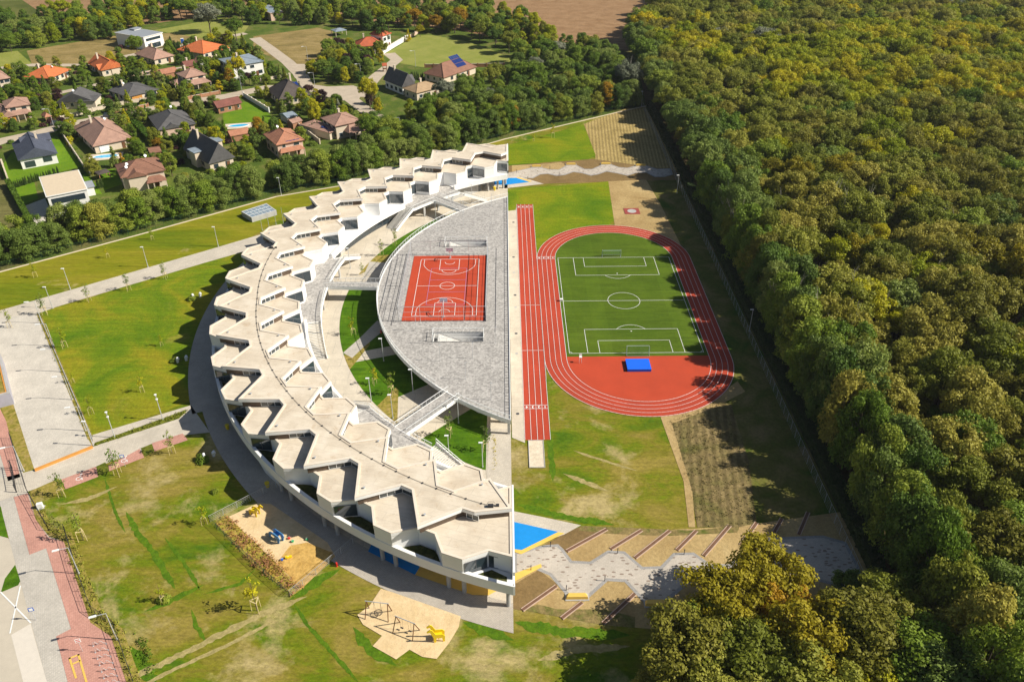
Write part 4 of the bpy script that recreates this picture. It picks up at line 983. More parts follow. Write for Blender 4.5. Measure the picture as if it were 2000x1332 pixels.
mb = MB(); mb.beam(at(68, 918, .25), at(181, 872.5, .25), .55, .4); wbx = empty('long_bench', at(125, 895), 0, 'long straight orange wooden bench between parking lot and walkway', 'bench')
wb(mb, 'seat', orangewood, wbx); mb = MB()
for i in range(9): q = at(68, 918).lerp(at(181, 872.5), (i+.5)/9); mb.box((q.x, q.y, .05), (.5, .5, .2), .4)
wb(mb, 'feet', concrete, wbx)
mb = MB(); A_ = [at(x, y) for x, y in ((76, 613), (181, 858))]; mb.beam(A_[0]+Vector((0, 0, .12)), A_[1]+Vector((0, 0, .12)), .15, .24); t_ = tag(mb.build('kerb_wall', concrete), kind='structure')
# fences
fence([(22, 857), (54, 962)], 1.8, 'dark mesh fence by the street above the entrance gate', mat=dark_metal, net=.35)
fence([(56, 966), (96, 1037), (128, 1038), (152, 1118), (181, 1197), (224, 1226), (261, 1332), (285, 1400)], 1.8, 'long dark mesh fence stepping down along the street pavement', mat=dark_metal, net=.35)
g_ = empty('entrance_gate', at(38, 945), 0, 'black steel entrance gate standing open across the walkway', 'gate')
mb = MB(); a, b = at(33, 960), at(52, 962)
a, b = at(24, 915), at(33, 962)
for z in (.1, 1.7): mb.beam(a+Vector((0, 0, z)), b+Vector((0, 0, z)), .07)
for i in range(12): q = a.lerp(b, i/11); mb.beam(q, q+Vector((0, 0, 1.75)), .05)
wb(mb, 'leaf', dark_metal, g_); mb = MB(); mb.box((b.x, b.y, 1), (.15, .15, 2)); mb.box((a.x, a.y, 1), (.15, .15, 2)); wb(mb, 'post', dark_metal, g_)
# corner building cut by the left edge
kb = empty('corner_pavilion', at(-30, 740), 0, 'low building with orange trimmed planted roof at the left edge', 'building')
P = [at(19, 767, 3).xy, at(0, 690, 3).xy, at(-90, 640, 3).xy, at(-110, 800, 3).xy]
mb = MB(); mb.prism(P, 0, 2.9); wb(mb, 'wall', plain('grey_violet_render', (.36, .35, .40), .7, .06), kb)
mb = MB(); rim(mb, P, .45, 2.9, 3.1); wb(mb, 'roof_edge', concrete, kb); mb = MB(); rim(mb, off_poly(P, .45), .3, 2.9, 3.05); wb(mb, 'roof_trim', orangewood, kb)
mb = MB(); mb.sheet(off_poly(P, .7), 2.95); wb(mb, 'green_roof', m_bed, kb)
# cabinet
t = empty('white_cabinet', at(80, 992), .3, 'small white utility cabinet beside the mesh fence', 'cabinet'); mb = MB(); mb.box((0, 0, .6), (.9, .6, 1.1)); mb.build('box', white_rail, t); mb = MB(); mb.box((0, 0, .05), (1.3, 1.0, .1)); mb.build('plinth', concrete, t)
# lamps
def lamp(kind):
    t = empty('street_lamp', (0, 0, 0)); h = 6.0
    mb = MB(); mb.tube([(0, 0, 0), (0, 0, h)], [.09, .055], 8); mb.cyl((0, 0), .14, 0, .35, 8)
    if kind == 'arm': mb.tube([(0, 0, h), (0, 0, h+.08), (-1.3, 0, h+.12)], .05, 6)
    mb.build('pole', steel, t)
    if kind == 'arm': mb = MB(); mb.box((-1.75, 0, h+.14), (1.0, .34, .12)); mb.build('lamp_head', white_rail, t)
    elif kind == 'top': mb = MB(); mb.box((-.25, 0, h+.04), (.75, .34, .12)); mb.build('lamp_head', white_rail, t)
    else:
        for y, z in ((.0, 6.3), (.0, 5.2)): mb = MB(); mb.tube([(0, y, z-.25), (0, y, z+.1)], [.12, .26], 10); mb.build('lamp_head', white_rail, t)
    return t
LP = {k: lamp(k) for k in ('arm', 'top', 'double')}; used = set()
def put_lamp(k, x, y, lab, rz=0, s=1, grp='street lamps of the school grounds'):
    t = LP[k] if k not in used else copy_tree(LP[k]); used.add(k); t.location = at(x, y); t.rotation_euler.z = rz; t.scale = (1, 1, s); tag(t, lab, 'street lamp', grp)
put_lamp('arm', 155, 1120.8, 'white street lamp with arm, middle one over the red street pavement', math.radians(20))
put_lamp('arm', 228.8, 1250, 'white street lamp with arm over the bicycle racks', math.radians(20))
put_lamp('arm', 47, 920, 'white street lamp with arm beside the entrance gate', math.radians(20))
for (x, y), o_ in zip(((168, 842), (141.7, 781), (117.7, 726.5), (105.7, 676.6), (83, 632)), ('first', 'second', 'third', 'fourth', 'fifth')): put_lamp('arm', x, y, o_+' lamp from the orange bench in the row along the parking lot', math.radians(10))
put_lamp('top', 182.6, 870.7, 'lamp at the upper end of the long orange bench')
put_lamp('double', 318.3, 820.2, 'two headed lamp beside the walkway nearest the school'); put_lamp('double', 224.6, 855, 'two headed lamp beside the walkway nearer the parking lot')
for x, y, l in ((289.4, 522.5, 'lamp at the diagonal path, second nearest the school'), (137.8, 565.8, 'lamp at the diagonal path, left of the middle'), (426.6, 482, 'lamp at the diagonal path nearest the school'), (103.3, 602.8, 'lamp where the diagonal path meets the parking lot'), (549.8, 383, 'lamp at the tree belt behind the glass roofed box'), (725.5, 785, 'lamp in the courtyard at the southern lawn edge'), (767.6, 818, 'lamp in the courtyard left of the southern footbridge'), (877.5, 899, 'lamp behind the southern stairs'), (942.8, 913, 'lamp at the corner of the south eastern courtyard lawn'), (807, 767.6, 'lamp under the terrace edge south of the near stairwell'), (895.7, 827.3, 'lamp right of the southern footbridge'), (749.5, 706, 'lamp under the western terrace edge'), (851.5, 430, 'lamp in the northern courtyard under the footbridge'), (922, 396, 'lamp beside the northern stairs'), (684.5, 525, 'lamp in the courtyard at the northern end of the middle gallery'),
                 (663, 547, 'lamp just north of the middle footbridge'), (1322, 378, 'lamp in the shade at the forest hedge, far end'), (1463, 648, 'lamp at the forest hedge beside the track'), (1253, 208, 'lamp at the far corner of the school ground')): put_lamp('top', x, y, l, s=1.0)
# signs
def sign(loc, rz, lab, kind):
    t = empty('traffic_sign', loc, rz, lab, 'sign'); mb = MB(); mb.cyl((0, 0), .035, 0, 2.9, 6); mb.build('post', steel, t)
    mb = MB(); mb.box((0, -.05, 2.55), (.75, .04, .75)); o = mb.build('sign_plate', flatmat('sign_blue', (.03, .12, .5), .4) if kind == 'p' else white_rail, t)
    mb = MB()
    if kind == 'p': mb.box((0, -.08, 2.55), (.5, .02, .5))
    else:
        for x, z, m_ in ((0, 2.75, 0), (0, 2.4, 1)): mb.box((x, -.08, z), (.5, .02, .12))
    mb.build('symbol', white_rail if kind == 'p' else red_p, o)
sign(at(71, 1211), .3, 'small square blue and white sign beside the street edge', 'p'); sign(at(162, 1272), .3, 'red and blue sign beside the bicycle racks', 'x'); sign(at(245, 911), .3, 'dark little sign on the middle red parking bay', 'p')
def rack():
    t = empty('bicycle_rack', (0, 0, 0)); mb = MB(); mb.tube([(-.9, 0, 0), (-.8, 0, .75), (-.55, 0, .85), (-.3, 0, .35), (-.1, 0, .3), (.15, 0, .8), (.4, 0, .75), (.6, 0, .3), (.9, 0, .25)], .035, 6); mb.build('hoop', steel, t)
    mb = MB(); mb.cyl((-.9, 0), .12, 0, .03, 8); mb.cyl((.9, 0), .12, 0, .03, 8); mb.tube([(.9, 0, 0), (.9, 0, .25)], .035, 6); mb.build('foot', steel, t); return t
r0_ = rack()
for i in range(8):
    t = r0_ if i == 0 else copy_tree(r0_); t.location = at(195+4.2*i, 1259+12.6*i, .09); t.rotation_euler.z = .2
    tag(t, 'bent steel bicycle rack in the row on the red pavement', 'bicycle rack', 'bicycle racks on the red street pavement')
# glass roofed pit on the strip lawn
R5 = lambda x, y: (400+x/4.44, 250+y/4.44)
P = [at(*R5(315, 725), 1.6), at(*R5(405, 778), 1.6), at(*R5(620, 715), 1.6), at(*R5(535, 655), 1.6)]
t = empty('rooflight_box', (*((P[0]+P[2])/2).xy, 0), 0, 'low concrete box with a blue grey glazed roof on the strip lawn', 'rooflight')
pp = [p.xy for p in P]; mb = MB(); mb.prism(pp, 0, 1.5); wb(mb, 'wall', concrete, t); mb = MB(); rim(mb, pp, .3, 1.5, 1.62); wb(mb, 'coping', plain('pale_coping', (.5, .5, .5), .7), t)
mb = MB(); mb.sheet(off_poly(pp, .3), 1.56); wb(mb, 'glazing', flatmat('rooflight_glass', (.22, .29, .36), .2, 0, .6), t); mb = MB(); ip = off_poly(pp, .3)
for k in range(1, 6):
    a = ip[0].lerp(ip[3], k/6); b = ip[1].lerp(ip[2], k/6); mb.beam((*a, 1.58), (*b, 1.58), .08, .05)
    c_ = ip[0].lerp(ip[3], (k-.5)/6); d_ = ip[1].lerp(ip[2], min(1, (k+.9)/6)); mb.beam((*c_, 1.59), (*d_, 1.59), .06, .04)
for k in (1, 2): a = ip[0].lerp(ip[1], k/3); b = ip[3].lerp(ip[2], k/3); mb.beam((*a, 1.58), (*b, 1.58), .08, .05)
wb(mb, 'glazing_bars', white_rail, t)
def rod():
    t = empty('flag_pole', (0, 0, 0)); mb = MB(); mb.tube([(0, 0, 0), (0, 0, 5)], [.06, .04], 6); mb.build('pole', steel, t); mb = MB(); mb.cyl((0, 0), .15, 0, .1, 8); mb.build('base', concrete, t); return t
f0 = rod()
for i, (x, y) in enumerate(((500, 890), (558, 862), (620, 840), (683, 825))):
    t = f0 if i == 0 else copy_tree(f0); t.location = at(*R5(x, y)); tag(t, 'thin steel flag pole in the row beside the glazed box', 'pole', 'flag poles beside the glazed box')
# white vent hoods with shrubs on the west lawn
def hood(x, y, lab):
    t = empty('vent_hood', at(x, y), .4, lab, 'vent hood')
    for s in (-.9, .9):
        mb = MB(); mb.tube([(s, 0, 0), (s, 0, .9), (s+.15, -.25, 1.25), (s+.25, -.7, 1.1)], [.3, .3, .3, .28], 10); mb.build('hood', white_rail, t)
hood(384, 582, 'white vent hoods by the shrub north west of the school'); hood(356, 706, 'white vent hoods by the shrub west of the school'); hood(408, 893, 'white vent hoods in the shade south west of the school')
# ------------------------------------------------------------------ village
def prj(p):
    d = Vector(p)-CP; z = d.dot(FW); return (1000+CF*d.dot(RT)/z, 666-CF*d.dot(UP)/z)
m_gard = turf('garden_green', [(.3, (.06, .10, .015)), (.5, (.10, .14, .02)), (.7, (.20, .17, .06))], .12, fine=.45)
m_lawn2 = turf('village_lawn', [(.3, (.09, .19, .008)), (.7, (.15, .24, .012))], .2, fine=.2)
m_dryf = turf('dry_meadow', [(.3, (.19, .15, .05)), (.5, (.30, .22, .08)), (.75, (.38, .28, .12))], .10, fine=.4, streak=.3, streakrot=10)
m_field2 = turf('dull_field', [(.3, (.13, .13, .035)), (.7, (.19, .17, .06))], .08, streak=.3, streakrot=-60)
sheet('village_ground', ats([(-300, 480), (-60, 560), (0, 532), (270, 460), (540, 385), (660, 365), (985, 273), (1200, 222), (1200, 130), (900, 60), (500, 20), (200, 60), (-300, 120)]), m_gard, .03)
sheet('meadow', ats([(-300, 335), (-5, 322), (72, 468), (60, 505), (-60, 560), (-300, 600)]), m_field2, .05)
sheet('dry_meadow', ats([(495, 72), (620, 55), (650, 62), (645, 125), (566, 128), (495, 98)]), m_dryf, .05)
sheet('dry_meadow', ats([(52, 100), (225, 70), (400, 62), (470, 75), (330, 95), (240, 112), (130, 135), (62, 125)]), m_dryf, .05)
sheet('village_green', ats([(748, 108), (816, 70), (840, 69), (905, 80), (960, 98), (1000, 117), (985, 131), (830, 133), (768, 122)]), turf('mown_green', [(.3, (.20, .23, .04)), (.7, (.28, .28, .07))], .12, fine=.15), .05)
sheet('mown_green', ats([(-60, 112), (34, 100), (62, 125), (0, 142), (-60, 150)]), MATS['mown_green'], .05)
sheet('mown_green', ats([(300, 60), (440, 35), (490, 45), (470, 75), (420, 80)]), MATS['mown_green'], .055)
for pp in ([(436, 215), (475, 200), (497, 200), (545, 240), (480, 250), (436, 247)], [(0, 330), (22, 300), (88, 275), (110, 265), (165, 325), (110, 338), (18, 362)], [(28, 362), (66, 352), (75, 388), (40, 402)], [(160, 342), (172, 338), (200, 380), (178, 378)], [(188, 335), (222, 330), (240, 360), (205, 372)], [(300, 178), (318, 190), (312, 196), (300, 190)]): sheet('garden_lawn', ats(pp), m_lawn2, .06)
sheet('paved_yard', ats([(48, 403), (88, 388), (104, 425), (66, 445)]), m_lot, .07)
def road(pts, wd, name='village_street', z=.08, mat=None):
    P = [at(*p).xy for p in pts]; A = []; B = []
    for i, p in enumerate(P):
        d = (P[min(i+1, len(P)-1)]-P[max(i-1, 0)]).normalized(); n = Vector((-d.y, d.x))*wd/2; A.append(p+n); B.append(p-n)
    mb = MB(); mb.strip(A, B, z); tag(mb.build(name, mat or m_road), kind='structure'); return P
ROADS = []
ROADS.append(road([(-120, 315), (0, 277), (60, 264), (140, 243), (228, 227), (351, 203), (444, 189), (520, 172), (600, 172)], 7.5))
ROADS.append(road([(498, 75), (530, 98), (562, 122), (590, 150), (600, 172), (650, 187), (700, 190)], 6, z=.085))
ROADS.append(road([(700, 190), (735, 150), (775, 118), (760, 105)], 6, z=.09))
ROADS.append(road([(680, 190), (720, 220), (775, 250), (810, 268)], 6, z=.095))
ROADS.append(road([(-60, 140), (60, 128), (160, 128), (280, 104), (370, 88), (480, 66)], 5, z=.085))
ROADS.append(road([(100, 186), (180, 168), (300, 143), (420, 122)], 4, z=.09))
sheet('plaza', ats([(562, 126), (602, 126), (602, 165), (640, 170), (690, 168), (712, 176), (700, 197), (662, 197), (600, 172), (575, 152)]), m_road, .10)
wallc = {'cream': plain('cream_render', (.62, .52, .40), .8, .06), 'white': plain('village_white', (.74, .72, .68), .8, .05), 'pink': plain('pink_render', (.62, .44, .34), .8, .06), 'brick': plain('brick_wall', (.36, .18, .10), .85, .12), 'grey': plain('stone_grey', (.36, .34, .30), .85, .12)}
roofs = {'orange': roofmat('orange_tiles', (.60, .17, .06)), 'terra': roofmat('terracotta_tiles', (.44, .20, .12)), 'pinkb': roofmat('pink_brown_tiles', (.40, .24, .18)), 'brown': roofmat('brown_tiles', (.27, .135, .09)), 'maroon': roofmat('maroon_tiles', (.22, .085, .065)),
         'dark': roofmat('charcoal_tiles', (.115, .11, .11)), 'navy': roofmat('slate_tiles', (.085, .095, .13)), 'tan': roofmat('tan_tiles', (.42, .29, .17)), 'red': roofmat('red_tiles', (.48, .12, .055)), 'blueg': roofmat('blue_grey_sheet', (.26, .31, .36), .5), 'flatb': plain('gravel_roof', (.60, .49, .35), .9, .06), 'flatg': plain('grey_flat_roof', (.26, .28, .31), .8, .08), 'dbrown': roofmat('dark_brown_tiles', (.10, .08, .07))}
solar = flatmat('solar_panel', (.015, .035, .16), .15, 0, .8); dishm = white_rail; doorw = plain('garage_door', (.50, .24, .05), .6, .1)
HOUSES = []
def roof_mesh(mb, x0, x1, y0, y1, z, h, kind, oh=.6):
    x0 -= oh; x1 += oh; y0 -= oh; y1 += oh; L, W_ = x1-x0, y1-y0; th = .18
    if kind == 'hip':
        if L >= W_: r = W_/2*.95; A, B = (x0+r, (y0+y1)/2, z+h), (x1-r, (y0+y1)/2, z+h); 
        else: r = L/2*.95; A, B = ((x0+x1)/2, y0+r, z+h), ((x0+x1)/2, y1-r, z+h)
        v = [(x0, y0, z), (x1, y0, z), (x1, y1, z), (x0, y1, z), A, B]
        f = [(0, 1, 5, 4), (1, 2, 5), (2, 3, 4, 5), (3, 0, 4)] if L >= W_ else [(0, 1, 4), (1, 2, 5, 4), (2, 3, 5), (3, 0, 4, 5)]
    elif kind == 'gx': v = [(x0, y0, z), (x1, y0, z), (x1, y1, z), (x0, y1, z), (x0, (y0+y1)/2, z+h), (x1, (y0+y1)/2, z+h)]; f = [(0, 1, 5, 4), (2, 3, 4, 5), (0, 4, 3), (1, 2, 5)]
    else: v = [(x0, y0, z), (x1, y0, z), (x1, y1, z), (x0, y1, z), ((x0+x1)/2, y0, z+h), ((x0+x1)/2, y1, z+h)]; f = [(0, 4, 5, 3), (1, 2, 5, 4), (0, 1, 4), (2, 3, 5)]
    mb.add(v, f); mb.add([(x0, y0, z-th), (x1, y0, z-th), (x1, y1, z-th), (x0, y1, z-th), (x0, y0, z), (x1, y0, z), (x1, y1, z), (x0, y1, z)], [(3, 2, 1, 0), (0, 1, 5, 4), (1, 2, 6, 5), (2, 3, 7, 6), (3, 0, 4, 7)])
def house(p0, p1, p2, z, h, roof, wall, kind, lab, chim=1, extra=(), win=1, name='house', cat='house', oh=.6):
    A, B, C_ = at(*p0, z).xy, at(*p1, z).xy, at(*p2, z).xy
    v = (C_-B); L = v.length; rz = math.atan2(v.y, v.x); vx = v.normalized(); vy = Vector((-vx.y, vx.x)); W_ = max(2.5, (A-B).dot(vy)); 
    sk = (A-B).dot(vx); O = B + vx*(L/2+sk*.25) + vy*(W_/2)
    t = empty(name, (*O, 0), rz, lab, cat); L -= 2*oh; W_ = max(2, W_-2*oh); HOUSES.append((O, max(L, W_)/2+1.5, L/2, W_/2, rz))
    x0, x1, y0, y1 = -L/2, L/2, -W_/2, W_/2
    rnd = random.Random(int(p0[0]*7+p0[1]))
    mb = MB()
    if kind in ('hip', 'flat', 'open'): 
        if kind != 'open': mb.box((0, 0, z/2), (L, W_, z))
        else:
            for x in (x0+.1, x1-.1):
                for y in (y0+.1, y1-.1): mb.box((x, y, z/2), (.2, .2, z))
    elif kind == 'gy': mb.add([(x0, y0, 0), (x1, y0, 0), (x1, y1, 0), (x0, y1, 0), (x0, y0, z), (x1, y0, z), (x1, y1, z), (x0, y1, z), (0, y0, z+h*.9), (0, y1, z+h*.9)], [(0, 1, 5, 8, 4), (3, 7, 9, 6, 2), (0, 4, 7, 3), (1, 2, 6, 5)])
    else: mb.add([(x0, y0, 0), (x1, y0, 0), (x1, y1, 0), (x0, y1, 0), (x0, y0, z), (x1, y0, z), (x1, y1, z), (x0, y1, z), (x0, 0, z+h*.9), (x1, 0, z+h*.9)], [(0, 1, 5, 4), (2, 3, 7, 6), (0, 4, 8, 7, 3), (1, 2, 6, 9, 5)])
    mb.build('post' if kind == 'open' else 'wall', wallc[wall], t)
    mb = MB()
    if kind == 'flat': mb.box((0, 0, z+.12), (L+.6, W_+.6, .24)); r = mb.build('roof_slab', wallc[wall], t); mb = MB(); mb.box((0, 0, z+.26), (L, W_, .05)); r = mb.build('roof', roofs[roof], t)
    else: roof_mesh(mb, x0, x1, y0, y1, z+.02, h, 'hip' if kind == 'open' else kind, oh); r = mb.build('roof', roofs[roof], t)
    if kind == 'hip':
        mb = MB(); X0, X1, Y0_, Y1_ = x0-oh, x1+oh, y0-oh, y1+oh; LL_, WW = X1-X0, Y1_-Y0_
        if LL_ >= WW: q = WW/2*.95; a_, b_ = Vector((X0+q, 0, z+h+.05)), Vector((X1-q, 0, z+h+.05)); cs = ((X0, Y0_, a_), (X0, Y1_, a_), (X1, Y0_, b_), (X1, Y1_, b_))
        else: q = LL_/2*.95; a_, b_ = Vector((0, Y0_+q, z+h+.05)), Vector((0, Y1_-q, z+h+.05)); cs = ((X0, Y0_, a_), (X1, Y0_, a_), (X0, Y1_, b_), (X1, Y1_, b_))
        mb.beam(a_, b_, .22, .12)
        for x, y, e in cs: mb.beam((x, y, z+.08), e, .22, .12)
        mb.build('ridge_tiles', roofs[roof], r)
    elif kind != 'flat' and kind != 'open':
        mb = MB(); mb.beam(*(((0, y0-oh, z+h+.03), (0, y1+oh, z+h+.03)) if kind == 'gy' else ((x0-oh, 0, z+h+.03), (x1+oh, 0, z+h+.03))), .25, .12); mb.build('ridge_tiles', roofs[roof], r)
    if chim:
        mb = MB(); cx_, cy_ = L*(rnd.random()-.5)*.4, W_*.18; mb.box((cx_, cy_, z+h*.8+.3), (.7, .7, h*.6+1.2)); mb.box((cx_, cy_, z+h*1.1+1.0), (.9, .9, .15)); mb.build('chimney', wallc['cream'], r)
    if win:
        fl = 2 if z > 4.8 else 1
        for f_ in range(fl):
            zc = 1.6+2.8*f_
            for side in (0, 1):
                ln = L if side == 0 else W_; n_ = max(2, int(ln/3.2))
                for i in range(n_):
                    if rnd.random() < .22: continue
                    u = -ln/2+ln*(i+.5)/n_; wd = rnd.choice((1.1, 1.4, 1.9)); hh = 1.3
                    for (nm_, m_, g_, th) in (('window', alu if rnd.random() < .5 else white_rail, 0, .06), ):
                        mb = MB()
                        if side == 0: mb.box((u, y0-.03, zc), (wd+.2, .08, hh+.2))
                        else: mb.box((x0-.03, u, zc), (.08, wd+.2, hh+.2))
                        o = mb.build('window', m_, t); mb = MB()
                        if side == 0: mb.box((u, y0-.07, zc), (wd, .06, hh))
                        else: mb.box((x0-.07, u, zc), (.06, wd, hh))
                        mb.build('pane', glass, o)
        mb = MB(); mb.box((x1*.55, y0-.06, 1.1), (1.1, .1, 2.2)); mb.build('door', wood, t)
    for e in extra:
        k = e[0]
        if k == 'dish':
            mb = MB(); mb.tube([(e[1]*L, e[2]*W_, z+h*e[3]), (e[1]*L, e[2]*W_, z+h*e[3]+.8)], .04, 5); mb.tube([(e[1]*L, e[2]*W_, z+h*e[3]+.8), (e[1]*L+.05, e[2]*W_-.12, z+h*e[3]+.9)], .45, 12); mb.build('satellite_dish', dishm, t)
        elif k == 'panel':      # rows on the front roof slope (y0 side)
            slope = h/(W_/2+oh); n_ = e[3]; mbx = MB()
            for i in range(n_):
                for j in range(e[4]):
                    xa = e[1]*L+i*1.25; ya = y0-oh+e[2]+j*1.9; za = z+slope*(ya-(y0-oh))+.1; yb = ya+1.7; zb = z+slope*(yb-(y0-oh))+.1
                    mbx.add([(xa, ya, za), (xa+1.1, ya, za), (xa+1.1, yb, zb), (xa, yb, zb), (xa, ya, za+.06), (xa+1.1, ya, za+.06), (xa+1.1, yb, zb+.06), (xa, yb, zb+.06)], [(3, 2, 1, 0), (4, 5, 6, 7), (0, 1, 5, 4), (1, 2, 6, 5), (2, 3, 7, 6), (3, 0, 4, 7)])
            mbx.build('solar_panels' if len(e) < 6 else 'skylights', solar if len(e) < 6 else glass_n, r)
        elif k == 'lean':       # lower roof along a side: fx0, fx1, depth, z, side
            mb = MB(); xa, xb = e[1]*L, e[2]*L; d_ = e[3]; zz = e[4]
            mb.add([(xa, y0-d_, zz), (xb, y0-d_, zz), (xb-d_*.5, y0, zz+d_*.42), (xa+d_*.5, y0, zz+d_*.42), (xb, y0, zz), (xa, y0, zz)], [(0, 1, 2, 3), (1, 4, 2), (0, 3, 5), (5, 4, 1, 0)]); mb.build('porch_roof', roofs[roof], t)
            mb = MB()
            for i in range(4): x_ = xa+.3+(xb-xa-.6)*i/3; mb.box((x_, y0-d_+.35, zz/2), (.25, .25, zz))
            mb.build('porch_post', wallc[wall], t)
        elif k == 'block':      # x, y centre (fraction), size, height, roof key
            mb = MB(); cx_, cy_ = e[1]*L, e[2]*W_; mb.box((cx_, cy_, e[5]/2), (e[3], e[4], e[5])); mb.build('wing_wall', wallc[wall], t)
            mb = MB(); roof_mesh(mb, cx_-e[3]/2, cx_+e[3]/2, cy_-e[4]/2, cy_+e[4]/2, e[5]+.02, e[6], e[7], .4); mb.build('wing_roof', roofs[e[8] if len(e) > 8 else roof], t)
        elif k == 'garage':
            mb = MB(); mb.box((e[1]*L, y0-.08, 1.15), (e[2], .12, 2.2)); mb.build('garage_door', doorw if e[3] else white_rail, t)
        elif k == 'strip':      # ribbon window on flat roofed houses
            for (a_, b_, z_, h_) in e[1]:
                mb = MB(); mb.box(((a_+b_)/2*L, y0-.08, z_), ((b_-a_)*L, .14, h_)); mb.build('window', glass, t)
    return t
house((70.4, 348.6), (92, 386), (173.6, 370), 6.6, .3, 'flatb', 'white', 'flat', 'white cubic house with flat beige gravel roof at the tree belt', 0, [('strip', [(-.42, .42, 4.9, 1.7), (-.3, -.1, 1.7, .4), (.15, .4, 1.9, .3)]), ('block', .56, .3, 4, 5, 3.0, .1, 'hip', 'flatg')], win=0, oh=.3)
house((12.2, 283), (38.5, 313), (116.4, 299), 3.6, 3.2, 'navy', 'white', 'gy', 'white house with dark navy gable roof and solar panels, left edge', 1, [('strip', [(-.4, -.12, 1.5, 2.0), (.12, .36, 2.2, 1.8)]), ('block', .12, .38, 9, 5, 4.6, 1.6, 'gx')], win=0)
house((152, 247), (177.5, 287.5), (256, 271), 3.0, 4.0, 'pinkb', 'cream', 'hip', 'cream bungalow with pink brown hip roof behind the oval pool', 1, [('garage', -.25, 3.2, 0), ('dish', .2, .1, .8)])
house((216.5, 323.4), (238, 348), (326, 332), 5.2, 2.8, 'brown', 'cream', 'hip', 'two storey cream house with wide brown hip roof and three dishes', 0, [('dish', -.3, -.1, .5), ('dish', -.34, -.25, .4), ('dish', .2, .1, .8), ('lean', .0, .5, 3, 2.7), ('block', -.16, -.42, 5.5, 4, 5.0, 1.6, 'gy')])
house((281, 229.5), (311, 254.3), (385.4, 241.6), 2.9, 3.4, 'dark', 'pink', 'hip', 'bungalow with charcoal many faced hip roof beside the long hedge', 0, [('dish', .1, .2, .95), ('block', -.12, -.38, 6, 4.5, 2.8, 1.5, 'gy'), ('block', .25, -.36, 5, 4.5, 2.8, 1.3, 'gy')])
house((370, 288), (403, 322), (455, 308), 3.2, 6.0, 'dark', 'cream', 'gy', 'tall cream house with steep grey gable roof above the tree belt', 1, [('block', -.42, .0, 4.5, 4.5, 5.4, .1, 'hip', 'blueg'), ('block', .55, .35, 5, 5, 5.0, .1, 'hip', 'blueg')])
house((223.5, 172), (243.8, 191.6), (305.4, 176), 2.9, 2.6, 'dark', 'cream', 'hip', 'long cream bungalow with charcoal hip roof and orange garage door', 1, [('garage', -.22, 4.5, 1), ('dish', -.2, .1, .8)])
house((104, 188), (116.5, 200.7), (191, 197.7), 3.0, 3.4, 'dark', 'cream', 'gy', 'cream house with two staggered dark gable roofs and white garage door', 0, [('garage', .22, 4.0, 0), ('dish', -.1, 0, .7), ('block', .3, -.1, 7, 8, 3.2, 1.0, 'gx')])
house((0, 199), (10.8, 211.5), (61, 203.7), 5.4, 2.0, 'pinkb', 'cream', 'hip', 'two storey cream house with pink tiled roofs near the left edge', 0, [('lean', -.5, .5, 3, 2.7)])
house((-22, 214), (0, 232), (36, 225), 2.6, 2.0, 'pinkb', 'white', 'gy', 'white gabled garage with orange door near the left edge', 0, [('garage', .1, 3.6, 1)], name='garage', cat='garage', win=0)
house((65.5, 142.5), (89, 157), (132, 139), 2.9, 3.2, 'orange', 'cream', 'hip', 'bungalow with bright orange hip roof left of the double gable', 1, [('dish', .1, -.2, .6)])
house((181, 122), (193, 139), (237, 131), 3.1, 3.6, 'orange', 'cream', 'gy', 'cream house with crossing bright orange gable roofs', 1, [('block', .28, -.35, 5.5, 5.5, 3.2, 2.6, 'gy'), ('block', -.3, -.3, 4.5, 4, 3, 2.0, 'gx')])
house((268.3, 104.8), (298.4, 118), (339, 109), 3.0, 3.4, 'pinkb', 'cream', 'hip', 'cream bungalow with brown hip roof below the white modern villa', 1)
house((371, 90), (388, 108.3), (437, 93), 3.0, 3.6, 'orange', 'cream', 'hip', 'bungalow with orange red pyramid roof behind the cypress row', 1, [('lean', .1, .5, 2.5, 2.5)])
house((252, 58), (270, 77), (309, 67), 6.2, .3, 'flatg', 'white', 'flat', 'white modern villa with grey flat roof at the village edge', 0, [('strip', [(-.4, .35, 4.7, 1.2), (-.35, .3, 1.5, 2.2)]), ('block', .3, .3, 4, 3, 7.2, .1, 'hip', 'flatg')], win=0, oh=.3)
house((431, 115), (452, 131), (514, 120), 6.0, 1.6, 'blueg', 'white', 'hip', 'two storey white villa with blue grey metal roof', 1)
house((347.4, 142.6), (360, 153.8), (402, 145.4), 5.4, 2.2, 'pinkb', 'cream', 'hip', 'two storey cream house with stacked brown roofs behind the yellow trees', 1, [('lean', -.5, .6, 3.5, 2.7), ('block', -.7, .1, 5, 5, 2.7, 1.4, 'hip')])
house((299.8, 139.8), (306.8, 148), (348, 139.8), 2.4, 1.2, 'terra', 'brick', 'gx', 'long low shed with terracotta roof on the lawn', 0, win=0, name='shed', cat='shed', oh=.3)
house((355, 126), (361, 131.5), (384, 127), 2.6, 1.8, 'maroon', 'brick', 'gx', 'small garden house with dark red gable roof', 1, win=0, name='garden_house', cat='garden house', oh=.4)
house((384, 118), (388, 124), (404, 120), 2.6, 1.6, 'brown', 'white', 'gy', 'tiny white gabled hut right of the dark red garden house', 0, win=0, name='garden_house', cat='garden house', oh=.3)
house((512, 177), (548, 195), (612.5, 184.5), 2.9, 5.2, 'dbrown', 'cream', 'hip', 'house with steep dark brown roof, skylights and solar panel', 1, [('panel', -.02, 3.0, 3, 2), ('panel', -.08, 1.0, 2, 1, 1), ('panel', .15, 1.2, 2, 1, 1)])
house((416, 204), (423, 212), (472, 201.4), 2.6, 1.9, 'maroon', 'brick', 'gx', 'brick pool house with maroon roof on the bright lawn', 0, name='pool_house', cat='pool house', oh=.5)
